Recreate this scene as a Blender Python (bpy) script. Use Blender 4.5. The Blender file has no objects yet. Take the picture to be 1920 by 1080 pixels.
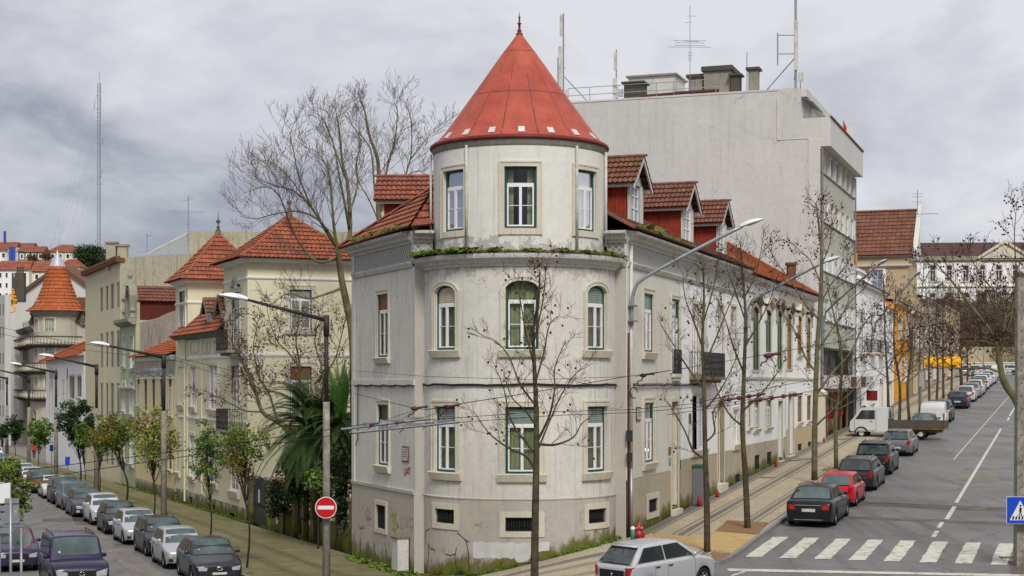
import bpy, math, random
from mathutils import Vector as V, Matrix, Euler
R_ = math.radians
SC = bpy.context.scene
COL = SC.collection
# ---------------------------------------------------------------- camera, sky, sun, exposure
# eye level is z = 0; the camera looks along +Y, the lens is shifted up (verticals stay vertical)
cam = bpy.data.cameras.new("camera"); camo = bpy.data.objects.new("camera", cam); COL.objects.link(camo)
camo.location = (0, 0, 0); camo.rotation_euler = (R_(90), 0, 0)
cam.sensor_width = 36; cam.lens = 56.25; cam.shift_y = 178/1920
cam.clip_start = 0.5; cam.clip_end = 6000
SC.camera = camo
SUN_EL, SUN_AZ = 46, 168        # azimuth clockwise from +Y : sun behind the camera, to the left
wd = bpy.data.worlds.new("World"); SC.world = wd; wd.use_nodes = True
nt = wd.node_tree; N = nt.nodes; L = nt.links; N.clear()
def _n(t, **k):
    n = N.new(t)
    for a, b in k.items(): setattr(n, a, b)
    return n
sky = _n('ShaderNodeTexSky', sky_type='NISHITA', sun_disc=False, sun_elevation=R_(SUN_EL), sun_rotation=R_(SUN_AZ))
skm = _n('ShaderNodeVectorMath', operation='SCALE'); skm.inputs['Scale'].default_value = 0.10
L.new(sky.outputs[0], skm.inputs[0])
tc = _n('ShaderNodeTexCoord')
mp = _n('ShaderNodeMapping'); mp.inputs['Scale'].default_value = (1.0, 1.0, 2.3); mp.inputs['Location'].default_value = (0.35, 0.2, 0.1)
L.new(tc.outputs['Generated'], mp.inputs[0])
n1 = _n('ShaderNodeTexNoise'); n1.inputs['Scale'].default_value = 5.5; n1.inputs['Detail'].default_value = 9; n1.inputs['Roughness'].default_value = .55; n1.inputs['Distortion'].default_value = .35
n2 = _n('ShaderNodeTexNoise'); n2.inputs['Scale'].default_value = 13.0; n2.inputs['Detail'].default_value = 8; n2.inputs['Roughness'].default_value = .6; n2.inputs['Distortion'].default_value = .5
L.new(mp.outputs[0], n1.inputs[0]); L.new(mp.outputs[0], n2.inputs[0])
# thick grey-blue banks low on the left, thinner white cloud above and to the right
sep = _n('ShaderNodeSeparateXYZ'); L.new(tc.outputs['Generated'], sep.inputs[0])
def mth(op, a, b=None, c=None, clamp=False):
    n = _n('ShaderNodeMath', operation=op, use_clamp=clamp)
    for i, x in enumerate((a, b, c)):
        if x is None: continue
        if hasattr(x, 'links') or hasattr(x, 'is_linked'): L.new(x, n.inputs[i])
        else: n.inputs[i].default_value = x
    return n.outputs[0]
bx = mth('MULTIPLY_ADD', sep.outputs[0], -.80, 0.17)
bz = mth('MULTIPLY_ADD', sep.outputs[2], -2.7, 0.24)
v = mth('MULTIPLY_ADD', n1.outputs[0], 1.75, -0.60)
v = mth('ADD', v, bx); v = mth('ADD', v, bz)
v = mth('ADD', v, mth('MULTIPLY_ADD', n2.outputs[0], 0.6, -0.30))
cr = _n('ShaderNodeValToRGB'); L.new(v, cr.inputs[0])
el = cr.color_ramp.elements
el[0].position = 0.02; el[0].color = (.67, .67, .695, 1)
el[1].position = 0.92; el[1].color = (.22, .245, .33, 1)
e = el.new(.26); e.color = (.56, .565, .61, 1)
e = el.new(.48); e.color = (.45, .46, .505, 1)
e = el.new(.68); e.color = (.31, .325, .39, 1)
mx = _n('ShaderNodeMixRGB'); mx.inputs[0].default_value = .93
L.new(skm.outputs[0], mx.inputs[1]); L.new(cr.outputs[0], mx.inputs[2])
bg = _n('ShaderNodeBackground'); bg.inputs[1].default_value = 1.0
L.new(mx.outputs[0], bg.inputs[0])
wo = _n('ShaderNodeOutputWorld'); L.new(bg.outputs[0], wo.inputs[0])
sl = bpy.data.lights.new("sun", 'SUN'); sl.energy = 2.3; sl.angle = R_(16); sl.color = (1, .97, .91)
so = bpy.data.objects.new("sun", sl); COL.objects.link(so)
az = R_(SUN_AZ); e_ = R_(SUN_EL)
sd = V((math.sin(az)*math.cos(e_), math.cos(az)*math.cos(e_), math.sin(e_)))
so.rotation_euler = sd.to_track_quat('Z', 'Y').to_euler()
SC.view_settings.view_transform = 'Standard'; SC.view_settings.look = 'None'
SC.view_settings.exposure = 0.2; SC.view_settings.gamma = 1

# ---------------------------------------------------------------- terrain
def smooth(t): t = max(0, min(1, t)); return t*t*(3-2*t)
def zR(y):
    if y < 185: return -8.24+.044*y
    if y < 260: return -.10+.026*(y-185)
    return 1.85
def zL(y): return -6.58-.008*min(y, 230)
def G(x, y):
    c = .2-.03*max(0, y-58); h = 3.6+.3*max(0, y-58)
    s = smooth((x-c+h)/(2*h))
    return zL(y)*(1-s)+zR(y)*s
def at(px, Y, z): return V(((px-960)/3000*Y, Y, z))
def zp(py, Y): return (718-py)/3000*Y

# ---------------------------------------------------------------- mesh builder, objects, tags
BASE = {}
class MB:
    def __init__(s): s.v = []; s.f = []; s.m = []; s.uv = []; s.hasuv = False
    def poly(s, pts, m=0, uv=None):
        i = len(s.v); s.v += [tuple(p) for p in pts]; s.f.append(tuple(range(i, i+len(pts)))); s.m.append(m)
        if uv: s.hasuv = True
        s.uv.append(uv)
        return i
    def grid(s, rows, m=0, closed=False, uvs=None):
        i0 = len(s.v); n = len(rows[0])
        for r in rows: s.v += [tuple(p) for p in r]
        for a in range(len(rows)-1):
            for b in range(n if closed else n-1):
                c = (b+1) % n
                s.f.append((i0+a*n+b, i0+a*n+c, i0+(a+1)*n+c, i0+(a+1)*n+b)); s.m.append(m)
                if uvs: s.hasuv = True; s.uv.append((uvs[a][b], uvs[a][c], uvs[a+1][c], uvs[a+1][b]))
                else: s.uv.append(None)
    def hexa(s, P, m=0):    # 8 corners: bottom ccw 0-3, top 4-7
        i = len(s.v); s.v += [tuple(p) for p in P]
        for f in ((0,3,2,1),(4,5,6,7),(0,1,5,4),(1,2,6,5),(2,3,7,6),(3,0,4,7)):
            s.f.append(tuple(i+k for k in f)); s.m.append(m); s.uv.append(None)
    def box(s, c, d, m=0, rz=0):
        cx, cy, cz = c; a, b, h = d[0]/2, d[1]/2, d[2]/2; co, si = math.cos(rz), math.sin(rz)
        P = []
        for z in (-h, h):
            for x, y in ((-a,-b),(a,-b),(a,b),(-a,b)):
                P.append((cx+x*co-y*si, cy+x*si+y*co, cz+z))
        s.hexa(P, m)
    def tube(s, pts, rad, n=6, m=0, cap=True):
        pts = [V(p) for p in pts]
        if not isinstance(rad, (list, tuple)): rad = [rad]*len(pts)
        d = (pts[1]-pts[0]).normalized()
        a = d.orthogonal().normalized()
        rows = []
        for i, p in enumerate(pts):
            if i == 0: t = pts[1]-pts[0]
            elif i == len(pts)-1: t = pts[-1]-pts[-2]
            else: t = pts[i+1]-pts[i-1]
            t.normalize(); a = (a-t*a.dot(t))
            a = a.normalized() if a.length > 1e-6 else t.orthogonal().normalized()
            b = t.cross(a)
            rows.append([p+(a*math.cos(6.28318*k/n)+b*math.sin(6.28318*k/n))*rad[i] for k in range(n)])
        i0 = len(s.v)
        s.grid(rows, m, True)
        if cap:
            s.f.append(tuple(i0+k for k in reversed(range(n)))); s.m.append(m); s.uv.append(None)
            j = i0+(len(rows)-1)*n
            s.f.append(tuple(j+k for k in range(n))); s.m.append(m); s.uv.append(None)
    def lathe(s, c, prof, n=24, m=0, a0=0, a1=360):
        full = abs(a1-a0) >= 360; k = n if full else n+1
        rows = [[(c[0]+r*math.sin(R_(a0+(a1-a0)*i/n)), c[1]-r*math.cos(R_(a0+(a1-a0)*i/n)), c[2]+z) for i in range(k)] for r, z in prof]
        s.grid(rows, m, full)
    def ball(s, c, r, m=0, n=6, k=4, sq=(1,1,1)):
        rows = []
        for i in range(k+1):
            t = math.pi*i/k; rr = max(.001, math.sin(t))*r
            rows.append([(c[0]+sq[0]*rr*math.cos(6.28318*j/n), c[1]+sq[1]*rr*math.sin(6.28318*j/n), c[2]-sq[2]*r*math.cos(t)) for j in range(n)])
        s.grid(rows, m, True)
    def build(s, name, mats, parent=None, smooth=False, world=True):
        me = bpy.data.meshes.new(name)
        b = V(BASE.get(parent.name, (0,0,0))) if (parent and world) else V((0,0,0))
        me.from_pydata([(x-b[0], y-b[1], z-b[2]) for x, y, z in s.v], [], s.f)
        if not isinstance(mats, (list, tuple)): mats = [mats]
        for mt in mats: me.materials.append(mt)
        if len(mats) > 1: me.polygons.foreach_set('material_index', s.m)
        if s.hasuv:
            ul = me.uv_layers.new(name='UVMap'); k = 0
            for fi, f in enumerate(s.f):
                u = s.uv[fi]
                for j in range(len(f)):
                    if u: ul.data[k].uv = u[j]
                    k += 1
        if smooth: me.polygons.foreach_set('use_smooth', [True]*len(s.f))
        me.update()
        o = bpy.data.objects.new(name, me); COL.objects.link(o)
        if parent: o.parent = parent; BASE[o.name] = tuple(b)
        else: BASE[o.name] = (0,0,0)
        return o
def tag(o, label=None, cat=None, group=None, kind=None):
    if label: o['label'] = label
    if cat: o['category'] = cat
    if group: o['group'] = group
    if kind: o['kind'] = kind
    return o
def thing(name, label, cat, loc=(0,0,0), group=None):
    o = bpy.data.objects.new(name, None); COL.objects.link(o); o.location = loc; o.empty_display_size = .3
    BASE[o.name] = tuple(loc)
    return tag(o, label, cat, group)
def struct(name, mb, mat, **k):
    return tag(mb.build(name, mat, None, **k), kind='structure')

# ---------------------------------------------------------------- facade frames
class Fr:       # flat facade: origin, direction of u, outward normal at the right hand of u (rn=1) or left (-1)
    def __init__(s, o, d, rn=1):
        s.o = V((o[0], o[1])); s.d = V(d).normalized(); s.n = V((s.d.y, -s.d.x))*rn; s.cyl = False
    def p(s, u, w, z): q = s.o+s.d*u+s.n*w; return V((q.x, q.y, z))
    def u(s, px, w=0):
        k = (px-960)/3000; o = s.o+s.n*w
        return (k*o.y-o.x)/(s.d.x-k*s.d.y)
    def Y(s, px, w=0): return (s.o+s.n*w+s.d*s.u(px, w)).y
    def z(s, px, py, w=0): return (718-py)/3000*s.Y(px, w)
    def off(s, u, w): q = s.o+s.d*u+s.n*w; return Fr(q, s.d, 1 if (s.n-V((s.d.y, -s.d.x))).length < .1 else -1)
class Cy:
    def __init__(s, c, R): s.c = V(c); s.R = R; s.cyl = True
    def p(s, u, w, z):
        t = u/s.R; r = s.R+w
        return V((s.c.x+r*math.sin(t), s.c.y-r*math.cos(t), z))
    def u(s, px, w=0):
        k = (px-960)/3000; r = s.R+w
        d = V((k, 1)).normalized(); b = d.dot(s.c); q = b*b-s.c.length_squared+r*r
        t = b-math.sqrt(max(q, 0)); h = d*t-s.c
        return math.atan2(h.x, -h.y)*s.R
def segs(fr, u0, u1):
    n = max(1, int(abs(u1-u0)/.18)) if fr.cyl else 1
    return [u0+(u1-u0)*i/n for i in range(n+1)]
def ubox(mb, fr, u0, u1, w0, w1, z0, z1, m=0):
    rows = [[fr.p(u, w0, z0), fr.p(u, w1, z0), fr.p(u, w1, z1), fr.p(u, w0, z1)] for u in segs(fr, u0, u1)]
    i0 = len(mb.v); mb.grid(rows, m, True)
    j = i0+4*(len(rows)-1)
    for f in ((i0+3, i0+2, i0+1, i0), (j, j+1, j+2, j+3)): mb.f.append(f); mb.m.append(m); mb.uv.append(None)
def uprof(mb, fr, u0, u1, prof, m=0):     # moulding: closed profile of (w, z)
    rows = [[fr.p(u, w, z) for w, z in prof] for u in segs(fr, u0, u1)]
    i0 = len(mb.v); mb.grid(rows, m, True); n = len(prof); j = i0+n*(len(rows)-1)
    mb.f.append(tuple(i0+k for k in reversed(range(n)))); mb.m.append(m); mb.uv.append(None)
    mb.f.append(tuple(j+k for k in range(n))); mb.m.append(m); mb.uv.append(None)
def arc_pts(u, w, zb, zt, a, off=0, n=10):
    h = w/2+off; pts = [(u-h, zb)]
    if a <= 0: return [(u-h, zb), (u-h, zt+off), (u+h, zt+off), (u+h, zb)]
    for i in range(n+1):
        t = -1+2*i/n; pts.append((u+h*t, zt-a+(a+off*.9)*math.sqrt(max(0, 1-t*t*.96))-off*0))
    pts.append((u+h, zb)); return pts
def wallgrid(mb, fr, u0, u1, z0, z1, ops=(), depth=.16, m=0, zs=()):
    us = {u0, u1} | {u for u in (segs(fr, u0, u1) if fr.cyl else [])}
    Z = {z0, z1} | set(zs)
    ops = [o for o in ops if o[0]+o[1]/2 > u0 and o[0]-o[1]/2 < u1 and o[2] < z1 and o[3] > z0]
    for (u, w, zb, zt, a) in ops:
        us |= {u-w/2, u+w/2}; Z |= {max(zb, z0), min(zt, z1)}
    us = sorted(x for x in us if u0-1e-6 <= x <= u1+1e-6); Z = sorted(x for x in Z if z0-1e-6 <= x <= z1+1e-6)
    for i in range(len(us)-1):
        if us[i+1]-us[i] < 1e-5: continue
        for j in range(len(Z)-1):
            uc = (us[i]+us[i+1])/2; zc = (Z[j]+Z[j+1])/2
            if any(abs(uc-o[0]) < o[1]/2 and o[2] < zc < o[3] for o in ops): continue
            mb.poly([fr.p(us[i], 0, Z[j]), fr.p(us[i+1], 0, Z[j]), fr.p(us[i+1], 0, Z[j+1]), fr.p(us[i], 0, Z[j+1])], m)
    for (u, w, zb, zt, a) in ops:
        pts = arc_pts(u, w, zb, zt, a)
        if a > 0:
            arc = pts[1:-1]
            for i in range(len(arc)-1):
                (a0, b0), (a1, b1) = arc[i], arc[i+1]
                mb.poly([fr.p(a0, 0, b0), fr.p(a1, 0, b1), fr.p(a1, 0, zt), fr.p(a0, 0, zt)], m)
        loop = pts+[pts[0]]
        for i in range(len(loop)-1):
            (a0, b0), (a1, b1) = loop[i], loop[i+1]
            mb.poly([fr.p(a0, 0, b0), fr.p(a1, 0, b1), fr.p(a1, -depth, b1), fr.p(a0, -depth, b0)], m)
def ring(mb, fr, u, w, zb, zt, a, o0, o1, w0, w1, m=0, closed=False):   # band between two outlines
    A = arc_pts(u, w, zb, zt, a, o0); B = arc_pts(u, w, zb, zt, a, o1)
    if closed:
        A = [(A[0][0], zb-o0)]+A[1:-1]+[(A[-1][0], zb-o0)]; B = [(B[0][0], zb-o1)]+B[1:-1]+[(B[-1][0], zb-o1)]
        A.append(A[0]); B.append(B[0])
    if fr.cyl:
        q = lambda P: [(P[i][0]+(P[i+1][0]-P[i][0])*k/5, P[i][1]+(P[i+1][1]-P[i][1])*k/5) for i in range(len(P)-1) for k in range(5)]+[P[-1]]
        A, B = q(A), q(B)
    rows = [[fr.p(x, w0, y), fr.p(x, w1, y), fr.p(X, w1, Y), fr.p(X, w0, Y)] for (x, y), (X, Y) in zip(A, B)]
    i0 = len(mb.v); mb.grid(rows, m, True); j = i0+4*(len(rows)-1)
    if not closed:
        for f in ((i0+3, i0+2, i0+1, i0), (j, j+1, j+2, j+3)): mb.f.append(f); mb.m.append(m); mb.uv.append(None)
# ---------------------------------------------------------------- materials
def newmat(name):
    m = bpy.data.materials.new(name); m.use_nodes = True
    return m, m.node_tree.nodes, m.node_tree.links, m.node_tree.nodes['Principled BSDF']
class NT:
    def __init__(s, name):
        s.m, s.N, s.L, s.b = newmat(name)
    def n(s, t, ins=None, **k):
        n = s.N.new(t)
        for a, b in k.items(): setattr(n, a, b)
        for i, x in (ins or {}).items(): s.set(n.inputs[i], x)
        return n
    def set(s, i, x):
        if hasattr(x, 'is_linked'): s.L.new(x, i)
        else:
            if isinstance(x, tuple) and len(x) == 3 and i.type == 'RGBA': x = (*x, 1)
            i.default_value = x
    def math(s, op, a, b=0, c=0, clamp=False):
        return s.n('ShaderNodeMath', {0: a, 1: b, 2: c}, operation=op, use_clamp=clamp).outputs[0]
    def pos(s, scale=(1,1,1)):
        g = s.n('ShaderNodeNewGeometry'); return s.n('ShaderNodeMapping', {0: g.outputs['Position'], 'Scale': scale}).outputs[0]
    def obj(s, scale=(1,1,1)):
        g = s.n('ShaderNodeTexCoord'); return s.n('ShaderNodeMapping', {0: g.outputs['Object'], 'Scale': scale}).outputs[0]
    def noise(s, vec, sc, det=4, rough=.55, dist=0):
        return s.n('ShaderNodeTexNoise', {'Vector': vec, 'Scale': sc, 'Detail': det, 'Roughness': rough, 'Distortion': dist}).outputs[0]
    def ramp(s, f, a, b, ca=(0,0,0), cb=(1,1,1)):
        r = s.n('ShaderNodeMapRange', {0: f, 1: a, 2: b}); return r.outputs[0]
    def mix(s, f, a, b, mode='MIX'):
        return s.n('ShaderNodeMixRGB', {0: f, 1: a, 2: b}, blend_type=mode).outputs[0]
    def bump(s, h, st=.3, d=.02, nrm=None):
        n = s.n('ShaderNodeBump', {'Height': h, 'Strength': st, 'Distance': d}); s.L.new(n.outputs[0], s.b.inputs['Normal'])
    def done(s, col, rough=.8, spec=.3, metal=0):
        s.set(s.b.inputs['Base Color'], col); s.set(s.b.inputs['Roughness'], rough)
        s.b.inputs['Specular IOR Level'].default_value = spec; s.b.inputs['Metallic'].default_value = metal
        return s.m
def dk(c, k): return tuple(x*k for x in c)
def plain(name, col, rough=.7, spec=.3, metal=0, var=.15, sc=6, bump=0, dirt=None, world=False):
    t = NT(name); p = t.obj()
    f = t.ramp(t.noise(p, sc, 5, .6), .3, .7)
    c = t.mix(f, dk(col, 1-var), tuple(min(1, x*(1+var*.6)) for x in col))
    if dirt:
        g = t.ramp(t.noise(t.obj((1, 1, .4)), sc*.35, 6, .7), .5, .72)
        c = t.mix(g, c, dirt)
    if bump: t.bump(t.noise(p, sc*6, 4), bump, .01)
    return t.done(c, rough, spec, metal)
def plaster(name, col, stain=(.22,.2,.16), amt=.5, streak=.5, moss=None, pat=None, peel=None, sc=1.0):
    """moss = (a, bx, by, height): ground plane z=a+bx*x+by*y ; peel = (z0, z1, colour) zone of flaking paint"""
    t = NT(name); p = t.pos()
    big = t.ramp(t.noise(t.pos((1,1,.8)), .55*sc, 6, .62), .35, .72)
    c = t.mix(t.math('MULTIPLY', big, .35*amt+.12), col, dk(col, .74))
    fine = t.ramp(t.noise(p, 5*sc, 8, .7), .42, .75)
    c = t.mix(t.math('MULTIPLY', fine, .30*amt+.06), c, stain)
    st = t.ramp(t.noise(t.pos((4.5, 4.5, .22)), 1.5*sc, 5, .6, .3), .50, .74)
    st2 = t.ramp(t.noise(t.pos((1, 1, .5)), .5, 3), .35, .65)
    c = t.mix(t.math('MULTIPLY', t.math('MULTIPLY', st, st2), .75*streak), c, stain)
    z = t.n('ShaderNodeSeparateXYZ', {0: t.n('ShaderNodeNewGeometry').outputs['Position']})
    if pat:
        c = t.mix(t.math('MULTIPLY', t.ramp(t.noise(p, .75, 8, .62, .4), .54, .57), .7), c, pat); c = t.mix(t.math('MULTIPLY', t.ramp(t.noise(p, 1.1, 9, .7), .60, .63), .5), c, dk(pat, .55))
    if peel:
        z0, z1, pc = peel
        zf = t.n('ShaderNodeMapRange', {0: z.outputs[2], 1: z0, 2: z1, 3: .30, 4: 0}).outputs[0]
        m = t.ramp(t.math('ADD', t.noise(p, 2.6, 10, .72), zf), .70, .73)
        c = t.mix(t.math('MULTIPLY', m, .75), c, pc)
        m2 = t.ramp(t.math('ADD', t.noise(t.pos((2,2,1)), 2.6, 9, .75), t.math('MULTIPLY', zf, .85)), .78, .86)
        c = t.mix(t.math('MULTIPLY', m2, .8), c, (.10, .095, .08))
    crack = t.n('ShaderNodeTexVoronoi', {'Vector': t.n('ShaderNodeVectorMath', {0: p, 1: t.n('ShaderNodeTexNoise', {'Vector': p, 'Scale': 1.3, 'Detail': 6}).outputs[1]}, operation='ADD').outputs[0], 'Scale': .42}, feature='DISTANCE_TO_EDGE').outputs[0]
    ck = t.math('MULTIPLY', t.math('LESS_THAN', crack, .0045), t.ramp(t.noise(p, .7, 2), .5, .6))
    c = t.mix(t.math('MULTIPLY', ck, .45*amt), c, (.1,.09,.07))
    if moss:
        a, bx_, by_, h = moss
        gz = t.math('MULTIPLY_ADD', z.outputs[0], bx_, a); gz = t.math('ADD', gz, t.math('MULTIPLY', z.outputs[1], by_))
        hh = t.math('SUBTRACT', z.outputs[2], gz)
        f = t.n('ShaderNodeMapRange', {0: hh, 1: 0, 2: h, 3: .75, 4: 0}).outputs[0]
        f2 = t.math('ADD', f, t.math('MULTIPLY_ADD', t.noise(t.pos((1,1,.6)), 1.7, 8, .7), 1.25, -.5))
        c = t.mix(t.ramp(f2, .42, .62), c, (.20,.17,.115))
        c = t.mix(t.ramp(f2, .52, .74), c, (.14,.15,.022))
        c = t.mix(t.ramp(f2, .76, .95), c, (.03,.04,.01))
    t.bump(t.noise(p, 14*sc, 6, .65), .25, .012)
    return t.done(c, .9, .15)
def tiles(name, col, dark, lich=(.17,.13,.03), la=.3, var=.5):
    t = NT(name); uv = t.n('ShaderNodeUVMap').outputs[0]
    sc = t.n('ShaderNodeVectorMath', {0: uv}, operation='FLOOR').outputs[0]
    wn = t.n('ShaderNodeTexWhiteNoise', {0: sc}, noise_dimensions='2D').outputs[0]
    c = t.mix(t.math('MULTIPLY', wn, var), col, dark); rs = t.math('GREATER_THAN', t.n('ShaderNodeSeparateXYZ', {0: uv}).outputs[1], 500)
    p = t.pos()
    c = t.mix(t.math('MULTIPLY', t.ramp(t.noise(p, 3.5, 8, .7), .42, .65), .7), c, dark); c = t.mix(t.math('MULTIPLY', t.ramp(t.noise(p, .9, 7, .65), .45, .65), .45), c, dark)
    c = t.mix(t.math('MULTIPLY', t.ramp(t.noise(p, 1.2, 8, .75), .55, .68), la), c, lich)
    c = t.mix(t.math('MULTIPLY', t.ramp(t.noise(p, 9, 6, .75), .58, .7), .5), c, (.045,.035,.03))
    c = t.mix(t.math('MULTIPLY', rs, .62), c, (.03,.018,.014))  # tile risers painted near-black, shade under each row put into the colour
    t.bump(t.noise(p, 40, 3), .3, .01)
    return t.done(c, .85, .2)
def glassm(name, tint=(.02,.025,.03), rough=.04):     # opaque dark glazing that mirrors the sky
    t = NT(name); p = t.obj()
    t.bump(t.noise(p, .8, 2), .06, .05)
    c = t.mix(t.ramp(t.noise(p, 1.1, 3), .4, .6), tint, dk(tint, 1.9))
    t.b.inputs['IOR'].default_value = 1.5
    return t.done(c, rough, .8)
def clearglass(name):       # thin window pane: see-through with a fresnel reflection
    t = NT(name); N_ = t.N; N_.remove(t.b)
    tr = t.n('ShaderNodeBsdfTransparent', {0: (.80,.86,.84)}); gl = t.n('ShaderNodeBsdfGlossy', {0: (.9,.9,.95), 'Roughness': .03})
    nz = t.n('ShaderNodeBump', {'Height': t.noise(t.pos(), .9, 2), 'Strength': .08, 'Distance': .05}); t.L.new(nz.outputs[0], gl.inputs['Normal'])
    fr = t.n('ShaderNodeFresnel', {0: 1.6}).outputs[0]; fr = t.math('MULTIPLY_ADD', fr, .62, .02)
    mx = t.n('ShaderNodeMixShader', {0: fr, 1: tr.outputs[0], 2: gl.outputs[0]})
    t.L.new(mx.outputs[0], t.N['Material Output'].inputs[0]); return t.m
def paint(name, col, metal=.0, rough=.28):
    t = NT(name)
    f = t.ramp(t.noise(t.obj(), 2.5, 5, .6), .35, .7)
    c = t.mix(t.math('MULTIPLY', f, .25), col, dk(col, .8))
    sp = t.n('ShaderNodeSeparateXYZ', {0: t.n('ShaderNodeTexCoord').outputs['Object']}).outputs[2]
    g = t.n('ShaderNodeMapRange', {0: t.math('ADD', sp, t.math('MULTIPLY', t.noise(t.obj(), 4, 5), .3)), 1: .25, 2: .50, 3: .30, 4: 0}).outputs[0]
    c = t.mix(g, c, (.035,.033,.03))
    t.b.inputs['Coat Weight'].default_value = .22; t.b.inputs['Coat Roughness'].default_value = .06
    t.set(t.b.inputs['Roughness'], rough)
    return t.done(c, t.math('MULTIPLY_ADD', g, .5, rough), .22, metal)
M = {}
M['cream_w'] = plaster('plaster_offwhite', (.69,.675,.62), (.29,.275,.24), .85, 1.0, peel=(4.2,3.0,(.40,.37,.31)))
M['cream_l'] = plaster('plaster_left_wing', (.69,.675,.62), (.30,.28,.23), .8, 1.1)
M['ret'] = plaster('plaster_return', (.47,.445,.39), (.28,.26,.22), .6, .6)  # wall plaster darkened: the shade on the return faces is put into the colour
M['spandrel'] = plaster('plaster_spandrel', (.47,.47,.39), (.25,.25,.2), .7, .9)
M['cream_up'] = plaster('plaster_upper_tower', (.73,.72,.67), (.36,.34,.29), .6, .7, peel=(4.5,5.7,(.36,.35,.32)))
M['cream_r'] = plaster('plaster_right_wing', (.69,.67,.59), (.35,.33,.27), .6, .7)
M['plinth'] = plaster('plaster_plinth', (.50,.475,.42), (.28,.26,.22), .9, .8, moss=(-6.40,.186,0,1.15), pat=(.52,.46,.36))
M['plinth_l'] = plaster('plaster_plinth_left', (.50,.475,.42), (.27,.25,.2), .9, .8, moss=(-6.60,0,-.008,1.7))
M['plinth_r'] = plaster('plaster_plinth_right', (.47,.42,.33), (.22,.175,.11), 1.0, .8, moss=(-8.1,0,.044,1.0), pat=(.46,.36,.23))
M['white_w'] = plaster('plaster_white', (.86,.86,.85), (.50,.49,.46), .4, .4)
M['stone'] = plaster('stone_trim', (.66,.61,.50), (.28,.25,.18), .7, .8, sc=2)
M['stone_w'] = plaster('stone_trim_white', (.66,.65,.61), (.17,.16,.135), 1.25, 1.3, sc=2)
M['stone_dk'] = plaster('stone_stained', (.33,.31,.26), (.04,.04,.03), 1.3, 1.3, sc=2)
M['yellow'] = plaster('plaster_yellow', (.74,.70,.50), (.44,.41,.28), .5, .6, moss=(-6.9,0,-.008,.7))
M['yellow2'] = plaster('plaster_yellow_deep', (.74,.63,.34), (.45,.37,.2), .5, .6)
M['olive'] = plaster('plaster_olive', (.42,.39,.29), (.13,.12,.09), 1.0, 1.3)
M['beige_p'] = plaster('plaster_beige_panels', (.60,.55,.39), (.4,.36,.25), .4, .6)
M['green_p'] = plaster('plaster_green', (.42,.46,.29), (.2,.2,.12), .5, .6)
M['greyr'] = plaster('plaster_grey_rough', (.30,.275,.24), (.06,.055,.05), 1.3, 1.3, sc=1.5)
M['turret'] = plaster('plaster_turret_grey', (.50,.45,.36), (.22,.19,.14), .9, 1.0)
M['concrete'] = plaster('concrete_party', (.60,.60,.575), (.38,.375,.36), 1.0, .8, sc=.6)
M['conc_l'] = plaster('concrete_light', (.62,.61,.58), (.3,.29,.26), .7, .8)
M['conc_dk'] = plaster('concrete_dark', (.105,.095,.075), (.03,.028,.024), 1., 1., sc=2)
M['beige_r'] = plaster('plaster_beige_right', (.50,.40,.26), (.3,.25,.16), .5, .6)
M['orange_p'] = plaster('plaster_orange', (.75,.34,.035), (.4,.2,.05), .5, .5)
M['mossw'] = plaster('garden_wall_mossy', (.22,.19,.11), (.07,.07,.02), 1, 1, moss=(-7.0,0,0,2.2))
M['green'] = plain('paint_dark_green', (.012,.065,.058), .45, .4, var=.3)
M['green2'] = plain('paint_green', (.03,.11,.06), .5, .4)
M['white'] = plain('paint_white', (.78,.78,.79), .4, .4, var=.06)
M['whited'] = plain('paint_white_dull', (.55,.54,.5), .6, .3, dirt=(.25,.23,.2))
M['brownp'] = plain('paint_brown', (.22,.13,.06), .6, .3, var=.3)
M['mauve'] = plain('paint_mauve', (.20,.12,.12), .6, .3)
M['pink'] = plain('paint_pink', (.48,.15,.16), .8, .2)
M['redwood'] = plain('red_boards', (.30,.040,.018), .75, .25, var=.4, sc=3, dirt=(.16,.02,.012))
M['redmetal'] = None
M['iron'] = plain('iron_dark', (.02,.02,.022), .5, .5)
M['ironr'] = plain('iron_rust', (.10,.03,.025), .7, .3, var=.4)
M['galv'] = plain('galvanised', (.33,.35,.37), .45, .5, .5)
M['galvd'] = plain('galvanised_dull', (.20,.21,.23), .6, .4, .3)
M['polec'] = plain('pole_concrete', (.31,.28,.24), .9, .2, var=.4, sc=5, bump=.4, dirt=(.08,.075,.06))
M['polet'] = plain('pole_arm_black', (.035,.03,.028), .6, .3, var=.4)
M['lamphead'] = plain('lamp_shell_white', (.72,.73,.75), .35, .5, var=.08)
M['lampglass'] = plain('lamp_lens', (.38,.37,.34), .15, .6)
M['wire'] = plain('wire_black', (.018,.018,.02), .6, .2)
M['curtain'] = plain('curtain_green', (.33,.345,.20), .9, .1, var=.25, sc=2)
M['curtain_w'] = plain('curtain_grey', (.42,.47,.46), .9, .1, var=.2, sc=2)
M['blindw'] = plain('wood_blind', (.28,.13,.06), .8, .2, var=.4)
M['shutter_g'] = plain('roller_shutter_green', (.25,.33,.29), .6, .3)
M['shutter_b'] = plain('roller_shutter_beige', (.55,.50,.38), .7, .3)
M['inside'] = plain('room_dark', (.012,.012,.013), .9, .1)
M['glass'] = clearglass('window_glass')
M['glassd'] = glassm('glazing_dark')
M['glassc'] = glassm('glazing_curtained', (.17,.18,.15), .12)
M['glassb'] = glassm('glazing_bluegrey', (.16,.20,.23), .08)
M['glassbr'] = glassm('glazing_brown', (.12,.06,.03), .12)
M['t_old'] = tiles('tiles_old_red', (.36,.115,.065), (.15,.055,.04), la=.35)
M['t_moss'] = tiles('tiles_mossy', (.25,.10,.065), (.09,.042,.033), (.17,.14,.035), la=.7)
M['t_new'] = tiles('tiles_orange', (.50,.135,.045), (.26,.07,.03), la=.08, var=.5)
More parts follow.
